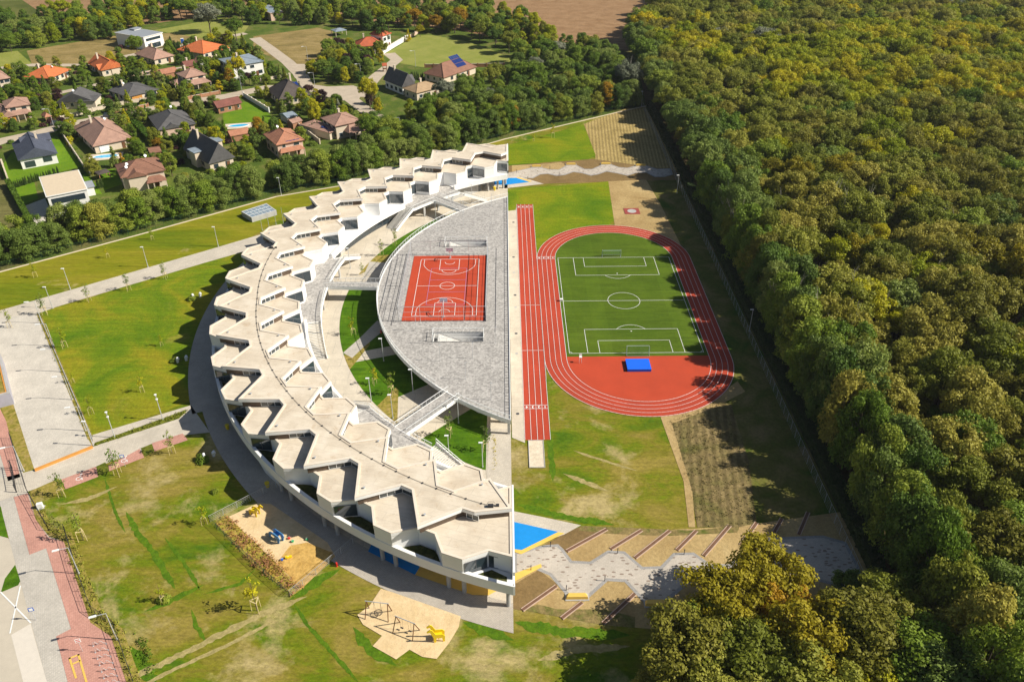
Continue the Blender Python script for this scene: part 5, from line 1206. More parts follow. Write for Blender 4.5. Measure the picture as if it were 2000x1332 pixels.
house((509.7, 263), (540.5, 284), (596, 273), 5.2, 2.6, 'terra', 'pink', 'hip', 'two storey pink house with terracotta roof and stepped solar panels', 0, [('panel', -.15, .6, 4, 1), ('panel', -.08, 2.5, 2, 1), ('dish', -.1, .2, .9), ('lean', -.5, .5, 2.2, 2.6)])
house((624.5, 231), (654.5, 247.5), (707, 236), 5.2, 2.2, 'pinkb', 'cream', 'hip', 'large cream house with brown roofs and a dark solar lean-to', 1, [('lean', -.2, .6, 4.5, 2.8), ('block', .45, .0, 5, 5, 3.0, 1.3, 'hip')])
house((600.5, 238.5), (638, 262), (666, 252), 3.0, .6, 'pinkb', 'cream', 'hip', 'low outbuilding roofed with dark solar panels beside the large cream house', 0, [('panel', -.32, .9, 5, 3)], win=0, name='outbuilding', cat='outbuilding')
house((444.5, 257), (449, 267), (488, 260), 2.4, 1.2, 'terra', 'brick', 'gx', 'terracotta roofed shed directly below the small oval pool', 0, win=0, name='shed', cat='shed', oh=.3)
house((549.5, 222), (559, 231), (580, 226), 2.5, .9, 'blueg', 'cream', 'gx', 'small shed with slate blue roof above the tile roofed carport', 0, win=0, name='shed', cat='shed', oh=.3)
house((562, 236), (570, 242), (590, 236), 2.4, .9, 'pinkb', 'brick', 'gx', 'brown roofed carport right below the slate blue shed', 0, win=0, name='carport', cat='carport', oh=.3)
house((686, 82), (700, 92), (752, 88), 3.4, 3.0, 'red', 'cream', 'hip', 'large house with bright red hipped roofs beside the village green', 1, [('lean', .1, .5, 3.5, 2.8)])
house((728, 65), (745, 72), (763, 66), 6.4, 2.6, 'red', 'white', 'hip', 'white tower wing with pyramid red roof', 0, name='tower_house', cat='house')
house((650, 58), (653.5, 63), (676, 59.5), 2.6, 1.0, 'blueg', 'cream', 'open', 'open gazebo roofed with blue solar panels at the dry meadow', 0, win=0, name='gazebo', cat='gazebo', oh=.2)
house((828, 143), (866, 153), (931.6, 131), 3.0, 4.2, 'brown', 'cream', 'hip', 'broad brown hip roofed house with rows of solar panels by the green', 0, [('panel', .02, 2.2, 5, 3)])
house((790, 172), (812, 183), (862, 170), 3.4, 2.2, 'tan', 'cream', 'hip', 'bungalow with tan tiled roof and chimney among the willows', 1)
house((766, 152), (779, 172), (806, 166), 3.6, 5.0, 'dark', 'white', 'gy', 'narrow white gabled house with steep slate roof above the street', 1, [('block', .6, -.1, 4, 4, 3.6, 2.5, 'gx')])
house((498.5, 14), (527, 27.6), (555, 24), 4.2, .3, 'blueg', 'pink', 'flat', 'unfinished brick block with pale blue flat roof at the field edge', 0, [('strip', [(-.2, -.05, 2, 1.4)])], win=0)
house((-24, 146), (-4, 156.5), (22, 152), 5.4, 2.4, 'pinkb', 'cream', 'hip', 'two storey house with pale pink roof cut by the left edge', 0)
house((81, 224), (87, 230), (101, 227), 2.2, 1.2, 'terra', 'brick', 'open', 'tiny gazebo with round terracotta roof by the street', 0, win=0, name='gazebo', cat='gazebo', oh=.2)
house((286, 290), (293, 300), (316, 296), 2.3, .9, 'brown', 'brick', 'gx', 'small brown garden shed behind the three dish house', 0, win=0, name='shed', cat='shed', oh=.3)
house((187, 335), (191, 342), (214, 336), 2.2, .4, 'dbrown', 'brick', 'open', 'dark pool pergola below the oval pool', 0, win=0, name='pergola', cat='pergola', oh=.2)
# pools
def pool(px_, py_, a, b, rz, lab):
    q = at(px_, py_); t = empty('swimming_pool', q, rz, lab, 'pool'); el = lambda k: [(a*k*math.cos(u), b*k*math.sin(u)) for u in np.linspace(0, 2*math.pi, 29)[:-1]]
    mb = MB(); mb.box((0, 0, .12), (2*a+3, 2*b+3, .1)); mb.build('terrace', wallc['cream'], t)
    e = [Vector(p) for p in el(1.0)]; mb = MB(); rim(mb, [Vector(p) for p in el(1.1)], a*.1, .12, .32); mb.build('coping', white_rail, t)
    mb = MB(); mb.sheet(e, .24); mb.build('water', flatmat('pool_water', (.02, .42, .72), .1, 0, .5), t)
pool(207, 307, 4.0, 1.7, .25, 'long oval blue pool below the pink brown roofed bungalow'); pool(466, 247, 3.6, 1.6, .2, 'small oval blue pool at the edge of the bright lawn')
# garden walls
def gwall(pts, h, th, mat, lab, pil=0, name='garden_wall'):
    P = [at(*p) for p in pts]; t = empty(name, P[0], 0, lab, 'wall'); mb = MB(); cb = MB(); pb = MB()
    for a, b in zip(P, P[1:]):
        mb.beam(a+Vector((0, 0, h/2)), b+Vector((0, 0, h/2)), th, h); cb.beam(a+Vector((0, 0, h+.04)), b+Vector((0, 0, h+.04)), th+.12, .08)
        n_ = max(1, int((b-a).length/4))
        for i in range(n_+1): q = a.lerp(b, i/n_); pb.box((q.x, q.y, (h+.3)/2), (th+.2, th+.2, h+.3), math.atan2((b-a).y, (b-a).x))
    wb(mb, 'wall_panel', mat, t); wb(cb, 'coping', wallc['cream'], t); wb(pb, 'pillar', mat, t)
gwall([(748, 107), (772, 92), (798, 77)], 2.4, .3, wallc['white'], 'tall white garden wall along the village green'); gwall([(798, 77), (817, 66)], 1.6, .3, wallc['pink'], 'pillared pink end of the wall at the green')
gwall([(477, 190), (526, 220)], 1.8, .25, wallc['white'], 'white wall at the right edge of the bright lawn'); gwall([(120, 235), (160, 224), (225, 208), (300, 195)], 1.4, .3, wallc['cream'], 'cream wall along the street in front of the long bungalow')
gwall([(356, 198), (430, 184)], 1.4, .3, wallc['brick'], 'brick wall along the street above the bright lawn'); gwall([(225, 222), (245, 218), (290, 209)], 1.2, .3, wallc['brick'], 'low brick wall on the near street side at the hedge')
gwall([(220, 160), (300, 143)], 1.3, .3, wallc['pink'], 'pinkish wall along the back lane'); gwall([(398, 128), (440, 157)], 1.6, .25, wallc['grey'], 'grey wall beside the dark red garden house')
gwall([(575, 243), (625, 282)], 1.8, .2, wallc['cream'], 'cream wall between terracotta house and large cream house'); gwall([(-20, 330), (5, 322), (16, 352)], 1.8, .3, wallc['cream'], 'cream wall at the corner of the dull meadow')
gwall([(112, 250), (165, 330), (178, 345)], 1.6, .2, wallc['grey'], 'dark grey wall right of the navy roofed house'); gwall([(830, 133), (985, 131)], 1.6, .25, wallc['brick'], 'brown wall along the lower edge of the village green')
gwall([(62, 455), (72, 470)], 2, .3, wallc['white'], 'short white wall at the meadow corner by the belt'); gwall([(510, 160), (560, 150)], 1.2, .3, wallc['cream'], 'cream garden wall below the blue roofed villa')
# cars and small things in the village
def car(x, y, rz, m_, lab):
    t = empty('parked_car', at(x, y, .1), rz, lab, 'car'); mb = MB()
    pr_ = [(-2.1, .3), (2.1, .3), (2.15, .75), (1.2, .95), (-2.0, 1.0), (-2.15, .7)]; plate(mb, pr_, 1.75); mb.build('body', m_, t)
    mb = MB(); plate(mb, [(-1.7, .95), (.9, .93), (.35, 1.42), (-1.35, 1.45)], 1.5); mb.build('cabin', glass, t)
    for sx in (-1.3, 1.3):
        for sy in (-.8, .8): mb = MB(); mb.tube([(sx, sy-.1, .33), (sx, sy+.1, .33)], .33, 12); mb.build('wheel', dark_metal, t)
carw, card, carr = flatmat('car_white', (.7, .7, .7), .25), flatmat('car_dark', (.05, .055, .07), .2), flatmat('car_grey', (.3, .31, .33), .25)
car(232, 117, .1, card, 'dark car parked right of the crossing orange gables'); car(283, 186, .5, carr, 'grey green car in front of the orange garage door'); car(111, 244, .3, card, 'dark car on the street left of the cream wall'); car(466, 168, .3, card, 'dark car parked in the yard under the purple tree'); car(213, 228, .4, card, 'dark car on the street before the pink brown roofed bungalow'); car(283, 145, .2, card, 'dark car parked on the back lane'); car(408, 884 if False else 172, .2, carw, 'white car half hidden behind the yellow trees')
q = at(357, 85); t = empty('portable_toilet', q, .2, 'blue portable toilet cabin at the building plot', 'cabin'); mb = MB(); mb.box((0, 0, 1.1), (1.3, 1.3, 2.2)); mb.build('cabin', blue_p, t); mb = MB(); mb.box((0, 0, 2.3), (1.4, 1.4, .15)); mb.build('roof', white_rail, t)
gz = empty('play_tower', at(752, 140), .2, 'dark red wooden play tower on the roundabout', 'play tower'); mb = MB()
for x in (-.8, .8):
    for y in (-.8, .8): mb.box((x, y, 1.4), (.18, .18, 2.8))
mb.box((0, 0, 1.2), (1.7, 1.7, .15)); mb.build('frame', wood, gz); mb = MB(); roof_mesh(mb, -.8, .8, -.8, .8, 2.8, 1, 'gx', .3); mb.build('roof', roofs['red'], gz)
for x, y, l in ((602, 122, 'thin lamp at the dry meadow'), (616, 176, 'street lamp on the plaza by the purple tree'), (474, 186, 'street lamp at the corner of the brick wall'), (812, 131, 'lamp at the lower edge of the village green'), (783, 268, 'lamp above the tree belt on the access road'), (106, 250, 'lamp on the village street near the navy roofed house'), (706, 158, 'lamp on the roundabout island')): put_lamp('arm', x, y, 'white ' + l, .3, 1.2, 'village street lamps')
# hedges
def hedge(pts, wd, h, m_, lab, seed=0, cat='hedge'):
    rnd = random.Random(seed); P = [Vector((p[0], p[1], 0)) if len(p) == 3 else at(*p) for p in pts]; t = empty('hedge', P[0], 0, lab, cat); core = MB(); lv = []
    for a, b in zip(P, P[1:]):
        L = (b-a).length; d = (b-a)/L; n = Vector((-d.y, d.x, 0)); core.beam(a+Vector((0, 0, h*.45)), b+Vector((0, 0, h*.45)), wd*.8, h*.9)
        for _ in range(int(min(9000, L*(wd+2*h)*9))):
            f = rnd.choice((0, 0, 1, 2)); u = rnd.random()*L
            if f == 0: c = a+d*u+n*(rnd.random()-.5)*wd+Vector((0, 0, h*(1-.06*rnd.random()))); nn = Vector((0, 0, 1))
            else: s = 1 if f == 1 else -1; c = a+d*u+n*s*wd*.5*(1-.1*rnd.random())+Vector((0, 0, rnd.random()*h)); nn = n*s
            nn = (nn+Vector((rnd.gauss(0, .5), rnd.gauss(0, .5), rnd.gauss(0, .5)))).normalized(); x_ = nn.orthogonal().normalized()*.17; y_ = nn.cross(x_)
            lv += [c-x_-y_, c+x_-y_, c+x_+y_, c-x_+y_]
    wb(core, 'inner_branches', m_, t); mb = MB(); mb.v = [tuple(v) for v in lv]; mb.f = [(i, i+1, i+2, i+3) for i in range(0, len(lv), 4)]; mb.mi = [0]*len(mb.f); wb(mb, 'foliage', m_, t); return t
m_hedge_b = leafmat('hedge_bright', [(.3, (.07, .14, .012)), (.7, (.13, .20, .02))]); m_hedge_d = leafmat('hedge_dark', [(.3, (.018, .04, .010)), (.7, (.045, .075, .018))])
hedge([(245, 227), (304, 285)], 2.6, 2.2, m_hedge_b, 'long bright clipped hedge left of the charcoal roofed bungalow', 1)
hedge([(18, 362), (68, 452)], 1.6, 2.2, m_hedge_b, 'clipped hedge between meadow and white cubic house', 2)
hedge([(304, 285), (375, 270), (392, 262)], 2.4, 2.0, m_hedge_b, 'hedge below the charcoal roofed bungalow', 3)
hedge([(390, 228), (425, 250), (440, 262)], 1.6, 1.8, m_hedge_b, 'hedge at the lower left of the bright lawn', 4)
hedge([(310, 296), (345, 322)], 1.6, 1.8, m_hedge_b, 'hedge right of the three dish house', 5)
hedge([(205, 168), (260, 155)], 1.4, 1.2, m_hedge_b, 'low hedge along the back lane', 6)
hedge([(55.2, -46, 0), (55.2, 207, 0)], 2.4, 2.6, m_hedge_d, 'very long dark hedge along the forest edge', 7)
fencew([(52.3, -48), (52.3, 205)], 2.2, 'thin steel wire fence between sports ground and forest hedge', wires=5, post=2.5, mat=steel, th=.04, name='boundary_fence')
fencew([Vector(p)+Vector((-.6, 1.6)) for p in FEN], 1.9, 'dark green mesh fence at the foot of the tree belt', wires=5, post=2.5, mat=greenm, th=.05, name='boundary_fence', net=.5)
mb = MB(); Pk = [Vector((*p, .12)) for p in FEN]
for a, b in zip(Pk, Pk[1:]): mb.beam(a, b, .35, .22)
tag(mb.build('kerb', wallc['cream']), kind='structure')
# ------------------------------------------------------------------ trees
def leaf_cloud(rs, centers, radii, n_per, leaf, flat=.75, up=.35):
    """quads scattered over the skins of many small clumps"""
    V = []
    for c, r in zip(centers, radii):
        n = max(6, int(n_per*r*r)); d = rs.normal(size=(n, 3)); d[:, 2] = d[:, 2]*.9+.25; d /= np.linalg.norm(d, axis=1)[:, None]
        p = c + d*np.array([1, 1, flat])*r*(.45+.72*rs.random((n, 1))**.8)
        nn = d + rs.normal(size=(n, 3))*.55 + np.array([0, 0, up]); nn /= np.linalg.norm(nn, axis=1)[:, None]
        a = np.cross(nn, rs.normal(size=(n, 3))); a /= np.linalg.norm(a, axis=1)[:, None]; b = np.cross(nn, a)
        s = leaf*(.6+.8*rs.random((n, 1)))/2; a = a*s; b = b*s*(.7+.5*rs.random((n, 1)))
        V.append(np.stack([p-a-b, p+a-b*.6, p+a*.8+b, p-a*.7+b*.9], 1))
    return np.concatenate(V).reshape(-1, 3)
def quads_mesh(name, V, mat):
    n = len(V)//4; me = bpy.data.meshes.new(name); me.vertices.add(n*4); me.vertices.foreach_set('co', V.astype(np.float32).ravel())
    me.loops.add(n*4); me.loops.foreach_set('vertex_index', np.arange(n*4, dtype=np.int32)); me.polygons.add(n)
    me.polygons.foreach_set('loop_start', np.arange(0, n*4, 4, dtype=np.int32)); me.polygons.foreach_set('loop_total', np.full(n, 4, np.int32))
    me.materials.append(mat); me.update(calc_edges=True); return me
def crown_pts(rs, shape, H, R):
    C = []; Rr = []
    if shape == 'broad':
        for i in range(60):
            d = rs.normal(size=3); d[2] = abs(d[2])*.9-.15; d /= np.linalg.norm(d); k = .62+.30*rs.random()
            lump = 1+.24*math.sin(3*math.atan2(d[1], d[0])+rs.random()*.6)
            C.append(np.array([d[0]*R*k*lump, d[1]*R*k*lump, H*.62+d[2]*H*.36*k])); Rr.append(R*(.12+.17*rs.random()))
        for i in range(8): C.append(np.array([rs.normal()*R*.25, rs.normal()*R*.25, H*.6+rs.normal()*H*.08])); Rr.append(R*.33)
    elif shape == 'full':
        for i in range(60):
            t = rs.random(); a = rs.random()*6.283; rr = R*(.45+.45*rs.random())*(math.sin(math.pi*min(1, .22+.72*t)))**.5
            C.append(np.array([rr*math.cos(a), rr*math.sin(a), H*(.10+.80*t)])); Rr.append(R*(.22+.14*rs.random()))
    elif shape == 'tall':
        for i in range(40):
            t = rs.random(); rr = R*math.sin(math.pi*min(1, .18+.78*t))**.7*(.55+.35*rs.random()); a = rs.random()*6.283
            C.append(np.array([rr*math.cos(a), rr*math.sin(a), H*(.22+.72*t)])); Rr.append(R*(.24+.16*rs.random()))
    elif shape == 'cone':
        for i in range(46):
            t = (i+rs.random())/46; rr = R*(1-t)*.8; a = rs.random()*6.283; C.append(np.array([rr*math.cos(a), rr*math.sin(a), H*(.06+.9*t)])); Rr.append(R*(.42-.24*t))
    elif shape == 'column':
        for i in range(26):
            t = (i+rs.random())/26; a = rs.random()*6.283; rr = R*.3*(1-t*.7); C.append(np.array([rr*math.cos(a), rr*math.sin(a), H*(.05+.9*t)])); Rr.append(R*(.75-.55*t**2))
    elif shape == 'bush':
        for i in range(18):
            d = rs.normal(size=3); d[2] = abs(d[2]); d /= np.linalg.norm(d); C.append(d*np.array([R, R, H*.75])*.6*(.8+.3*rs.random())); Rr.append(R*(.3+.15*rs.random()))
    return C, Rr
def trunk_mb(rs, H, R, limbs=7, r0=.28, bare=False):
    mb = MB(); top = (rs.normal()*.3, rs.normal()*.3, H*.62); mb.tube([(0, 0, 0), (top[0]*.3, top[1]*.4, H*.3), top], [r0, r0*.75, r0*.35], 7)
    for i in range(limbs):
        a = 6.283*i/limbs+rs.random()*.6; z = H*(.26+.3*rs.random()); e = (R*.7*math.cos(a), R*.7*math.sin(a), min(H*.9, z+H*.28)); m_ = (e[0]*.45, e[1]*.45, z+H*.10)
        mb.tube([(0, 0, z), m_, e], [r0*.45, r0*.28, r0*.09], 5)
        if bare:
            for _ in range(3): mb.tube([e, (e[0]*1.25+rs.normal()*.5, e[1]*1.25+rs.normal()*.5, e[2]+H*.16+rs.normal()*.4)], [r0*.12, r0*.04], 4)
    return mb
LM = {
 'olive': leafmat('leaf_olive', [(.25, (.17, .195, .018)), (.5, (.26, .28, .030)), (.8, (.37, .36, .052))]),
 'oaky': leafmat('leaf_brown_olive', [(.25, (.18, .175, .020)), (.5, (.29, .27, .034)), (.8, (.43, .38, .065))]),
 'green': leafmat('leaf_green', [(.25, (.12, .20, .016)), (.55, (.20, .285, .026)), (.8, (.30, .35, .040))]),
 'dark': leafmat('leaf_dark_green', [(.25, (.085, .15, .018)), (.55, (.135, .215, .028)), (.8, (.20, .27, .036))]),
 'robin': leafmat('leaf_grey_green', [(.25, (.125, .19, .03)), (.55, (.20, .265, .048)), (.8, (.28, .33, .07))]),
 'ygreen': leafmat('leaf_yellow_green', [(.25, (.23, .29, .008)), (.55, (.38, .40, .012)), (.8, (.54, .47, .015))]),
 'yellow': leafmat('leaf_yellow', [(.25, (.33, .30, .008)), (.55, (.50, .43, .010)), (.8, (.62, .50, .012))]),
 'gold': leafmat('leaf_gold', [(.25, (.22, .20, .012)), (.55, (.36, .30, .015)), (.8, (.50, .38, .02))]),
 'silver': leafmat('leaf_silver', [(.25, (.16, .18, .11)), (.55, (.25, .27, .18)), (.8, (.34, .35, .25))]),
 'purple': leafmat('leaf_purple', [(.25, (.045, .02, .022)), (.55, (.075, .032, .032)), (.8, (.11, .05, .045))]),
 'orange': leafmat('leaf_orange', [(.25, (.32, .19, .012)), (.55, (.46, .27, .015)), (.8, (.56, .34, .02))]),
 'cyp': leafmat('leaf_cypress', [(.25, (.035, .07, .012)), (.55, (.06, .11, .02)), (.8, (.10, .15, .025))]),
}
GEO = {}
def geo(shape, var):
    k = (shape, var)
    if k not in GEO:
        rs = np.random.RandomState(hash(shape) % 97 if False else sum(map(ord, shape))*13+var)
        H, R, n, lf = {'broad': (12, 5.0, 125, .28), 'full': (11, 4.4, 125, .27), 'tall': (11, 2.9, 150, .26), 'cone': (8, 2.0, 130, .26), 'column': (6, .9, 260, .18), 'bush': (2.4, 1.7, 150, .22)}[shape]
        C, Rr = crown_pts(rs, shape, H, R); GEO[k] = (leaf_cloud(rs, C, Rr, n, lf), H, R, rs)
    return GEO[k]
CR = {}; TR = {}
def crown_mesh(shape, var, sp_):
    k = (shape, var, sp_)
    if k not in CR: CR[k] = quads_mesh('crown', geo(shape, var)[0], LM[sp_])
    return CR[k]
def trunk_mesh(shape, var, pale):
    k = (shape, var, pale)
    if k not in TR:
        V, H, R, rs = geo(shape, var); rs = np.random.RandomState(var+5)
        mb = trunk_mb(rs, H, R, {'broad': 8, 'full': 8, 'tall': 6, 'cone': 2, 'column': 1, 'bush': 4}[shape], {'broad': .3, 'full': .22, 'tall': .2, 'cone': .14, 'column': .07, 'bush': .06}[shape], pale)
        o = mb.build('trunk', palebark if pale else bark); TR[k] = o.data; bpy.data.objects.remove(o)
    return TR[k]
NAMES = {'broad': 'broadleaf_tree', 'full': 'broadleaf_tree', 'tall': 'birch_tree', 'cone': 'conifer_tree', 'column': 'cypress_tree', 'bush': 'garden_shrub'}
COLN = {'olive': 'olive green', 'oaky': 'brownish olive', 'green': 'mid green', 'dark': 'dark green', 'robin': 'grey green', 'ygreen': 'yellow green', 'yellow': 'bright yellow', 'silver': 'silvery grey', 'gold': 'golden green', 'purple': 'dark purple', 'orange': 'orange yellow', 'cyp': 'deep green'}
RT_ = random.Random(11)
def tree(x, y, shape, sp_, s, lab, grp=None, sz=None, pale=False, cat=None, z=0, name=None):
    var = RT_.randrange(4 if shape in ('broad', 'full') else 3)
    t = bpy.data.objects.new(name or NAMES[shape], None); COL.objects.link(t); t.location = (x, y, z); t.rotation_euler.z = RT_.random()*6.283; t.scale = (s, s, (sz or s)); t.empty_display_size = .5
    tag(t, lab, cat or ('shrub' if shape == 'bush' else 'tree'), grp)
    c = bpy.data.objects.new('crown', crown_mesh(shape, var, sp_)); COL.objects.link(c); c.parent = t
    k = bpy.data.objects.new('trunk', trunk_mesh(shape, var, pale)); COL.objects.link(k); k.parent = t
    return t
def pinpoly(p, poly):
    x, y = p; c = False; n = len(poly)
    for i in range(n):
        x1, y1 = poly[i]; x2, y2 = poly[i-1]
        if (y1 > y) != (y2 > y) and x < (x2-x1)*(y-y1)/(y2-y1)+x1: c = not c
    return c
def near_house(x, y, m=1.0):
    for O, r, hx, hy, rz in HOUSES:
        dx, dy = x-O.x, y-O.y
        if dx*dx+dy*dy > (r+8)**2*2: continue
        c, s = math.cos(-rz), math.sin(-rz); u, v = dx*c-dy*s, dx*s+dy*c
        if abs(u) < hx+m and abs(v) < hy+m: return True
    return False
def near_road(x, y, m=5):
    p = Vector((x, y))
    for P in ROADS:
        for a, b in zip(P, P[1:]):
            d = b-a; t = max(0, min(1, (p-a).dot(d)/d.length_squared))
            if (a+d*t-p).length < m: return True
    return False
def blocks_view(x, y, h, m=0):
    return False
PLACED = []
def free(x, y, d):
    for a, b in PLACED:
        if abs(a-x) < d and abs(b-y) < d and (a-x)**2+(b-y)**2 < d*d: return False
    return True
def scatter(poly, d, rnd, tries=30):
    xs = [p[0] for p in poly]; ys = [p[1] for p in poly]; A = (max(xs)-min(xs))*(max(ys)-min(ys)); out = []
    for _ in range(int(A/(d*d)*tries)):
        x = rnd.uniform(min(xs), max(xs)); y = rnd.uniform(min(ys), max(ys))
        if pinpoly((x, y), poly) and free(x, y, d): PLACED.append((x, y)); out.append((x, y))
    return out
# single trees told apart by name
def T(px_, py_, shape, sp_, s, lab, sz=None, pale=False, zc=.55):
    H = geo(shape, 0)[1]*(sz or s); q = at(px_, py_, H*zc); PLACED.append((q.x, q.y)); return tree(q.x, q.y, shape, sp_, s, lab, sz=sz, pale=pale)
T(405, 32, 'broad', 'silver', 1.35, 'very large silvery willow at the top edge near the ploughed field', 1.3)
T(458, 55, 'broad', 'green', 1.0, 'round dark tree beside the large silver willow'); T(265, 90, 'broad', 'green', .75, 'tree left of the white modern villa', 1.0)
T(1227, 150, 'broad', 'silver', 1.15, 'big pale beige willow at the corner between village belt and forest', 1.25, True)
T(868, 178, 'broad', 'silver', .85, 'silvery willow right of the tan roofed bungalow'); T(955, 190, 'broad', 'silver', .7, 'smaller silvery willow left of the belt above the school wing'); T(1088, 98, 'broad', 'silver', .8, 'silvery tree below the ploughed field'); T(1045, 128, 'broad', 'silver', .75, 'pale tree in the middle of the upper belt')
T(1185, 185, 'tall', 'orange', 1.0, 'orange yellow tree at the foot of the pale willow'); T(1003, 228, 'tall', 'orange', .9, 'yellowish tree at the belt right above the school tip')
T(372, 176, 'tall', 'yellow', .55, 'bright yellow tree at the street, left of two'); T(361, 176, 'tall', 'green', .75, 'green tree touching the left yellow tree'); T(427, 168, 'tall', 'yellow', .5, 'bright yellow tree at the street, right of two'); T(416, 168, 'bush', 'green', 1.6, 'round green shrub touching the right yellow tree')
T(434, 156, 'tall', 'ygreen', .5, 'yellow tree beside the grey garden wall'); T(463, 132, 'broad', 'ygreen', .75, 'large green yellow tree in front of the blue roofed villa', 1.0); T(420, 130, 'broad', 'ygreen', .55, 'yellowish tree left of the blue roofed villa'); T(486, 152, 'broad', 'purple', .42, 'purple leaved tree below the blue roofed villa')
T(240, 137, 'cone', 'ygreen', 1.0, 'bright green conical tree right of the crossing orange gables'); T(590, 195, 'tall', 'ygreen', .95, 'lime green tree in front of the steep dark roof'); T(618, 190, 'tall', 'yellow', .7, 'golden tree right of the lime green tree'); T(612, 215, 'tall', 'ygreen', .9, 'yellow green tree below the golden tree'); T(648, 205, 'broad', 'olive', .5, 'olive tree at the plaza edge')
T(683, 85, 'broad', 'yellow', .5, 'golden round tree left of the red roofed house'); T(685, 102, 'cone', 'yellow', .7, 'small golden cone below the golden round tree'); T(820, 60, 'broad', 'yellow', .5, 'golden round tree at the end of the white wall'); T(797, 68, 'cone', 'yellow', .8, 'golden cone beside the white wall')
T(720, 180, 'broad', 'ygreen', .8, 'large yellow green tree at the right end of the plaza', 1.1); T(738, 205, 'tall', 'yellow', .6, 'yellow tree below the large tree of the plaza'); T(742, 110, 'tall', 'yellow', .7, 'slim yellow tree on the roundabout'); T(660, 205, 'cone', 'silver', .7, 'blue grey spruce at the street below the plaza')
T(602, 175, 'broad', 'purple', .4, 'purple tree at the plaza corner'); T(745, 60, 'tall', 'dark', 1.3, 'tall dark poplar behind the red roofed house'); T(700, 20, 'tall', 'green', 1.2, 'tall birch like tree above the red roofed house')
for i, (x, y) in enumerate(((585, 172),)): T(x, y, 'column', 'cyp', 1.1, 'lone slim cypress beside the steep dark roof')
rnd = random.Random(4)
def row(p, q, n, shape, sp_, s, lab, grp, jit=.15):
    a, b = at(*p), at(*q)
    for i in range(n):
        c = a.lerp(b, (i+.5)/n); PLACED.append((c.x, c.y)); tree(c.x+rnd.gauss(0, jit), c.y+rnd.gauss(0, jit), shape, sp_, s*rnd.uniform(.85, 1.15), lab, grp)
row((28, 368), (118, 340), 26, 'column', 'cyp', .45, 'low cypress in the row behind the white cubic house', 'cypress row behind the cubic house')
row((331, 92), (380, 122), 15, 'column', 'cyp', .95, 'tall cypress in the dense row left of the orange red roof', 'cypress row by the orange red roof')
row((300, 150), (342, 178), 14, 'column', 'cyp', .8, 'cypress in the row right of the long bungalow', 'cypress row by the long bungalow')
row((176, 372), (203, 366), 9, 'column', 'cyp', .5, 'low cypress right of the white cubic house', 'cypresses right of the cubic house')
row((606, 262), (622, 258), 5, 'column', 'cyp', .7, 'cypress beside the solar outbuilding', 'cypresses at the solar outbuilding')
row((790, 158), (832, 156), 11, 'column', 'cyp', .6, 'small dark cypress above the tan roofed bungalow', 'cypresses above the tan roof')
# school side belt
off = []
for a, b in zip(FEN, FEN[1:]):
    a, b = Vector(a), Vector(b); L = (b-a).length; d = (b-a)/L; n = Vector((-d.y, d.x))
    for k in range(int(L/4.9)):
        for rw in range(2): off.append(a+d*(k+.5+rnd.uniform(-.3, .3))*4.9+n*(5.0+rw*4.6+rnd.uniform(-.9, .9)))
for p in off:
    if near_house(p.x, p.y, 1.5) or near_road(p.x, p.y, 3.5): continue
    PLACED.append((p.x, p.y)); sp_ = rnd.choices(('robin', 'green', 'dark', 'olive'), (5, 3, 2, .7))[0]
    tree(p.x, p.y, 'full', sp_, rnd.uniform(.74, .98), COLN[sp_]+' tree in the belt between school fence and village', COLN[sp_]+' trees of the belt along the fence', sz=rnd.uniform(.76, 1.0), name='locust_tree')
GROVE = [('grove right of the village', ats([(690, 292), (735, 262), (800, 240), (870, 205), (950, 170), (1000, 150), (1060, 105), (1150, 100), (1190, 115), (1225, 205), (1100, 235), (985, 262), (850, 292), (760, 300)]), 6.2, (('robin', 3), ('green', 4), ('dark', 3), ('olive', 1), ('ygreen', .4))),
         ('belt along the ploughed field', ats([(-60, 130), (0, 105), (100, 90), (215, 76), (235, 62), (300, 48), (380, 40), (480, 48), (640, 52), (640, 20), (440, 12), (200, 25), (90, 42), (0, 55), (-80, 80)]), 7.0, (('green', 4), ('dark', 2), ('ygreen', 1.6), ('robin', 1.5))),
         ('wood above the village green', ats([(560, 30), (640, 52), (700, 58), (840, 64), (905, 74), (960, 92), (1010, 112), (1000, 150), (1090, 100), (1060, 78), (1010, 45), (940, 20), (560, 8)]), 6.8, (('dark', 3), ('green', 4), ('ygreen', 1.5), ('olive', 1), ('orange', .3))),
         ('roundabout island', ats([(606, 146), (640, 108), (700, 100), (745, 118), (740, 150), (690, 165), (640, 166)]), 5.2, (('green', 2), ('dark', 2), ('ygreen', 1.5), ('purple', .6), ('olive', 1)))]
for nm, poly, d, ch in GROVE:
    for x, y in scatter(poly, d, rnd, 14):
        if near_house(x, y, 2) or near_road(x, y, 4): continue
        px_, py_ = prj((x, y, 4))
        if px_ < -80 or py_ < -40: continue
        sp_ = rnd.choices([c[0] for c in ch], [c[1] for c in ch])[0]; s = rnd.uniform(.7, 1.0) if nm != 'roundabout island' else rnd.uniform(.5, .72)
        tree(x, y, rnd.choice(('broad', 'full', 'full', 'tall')), sp_, s, COLN[sp_]+' tree in the '+nm, COLN[sp_]+' trees of the '+nm, sz=s*rnd.uniform(.9, 1.15))
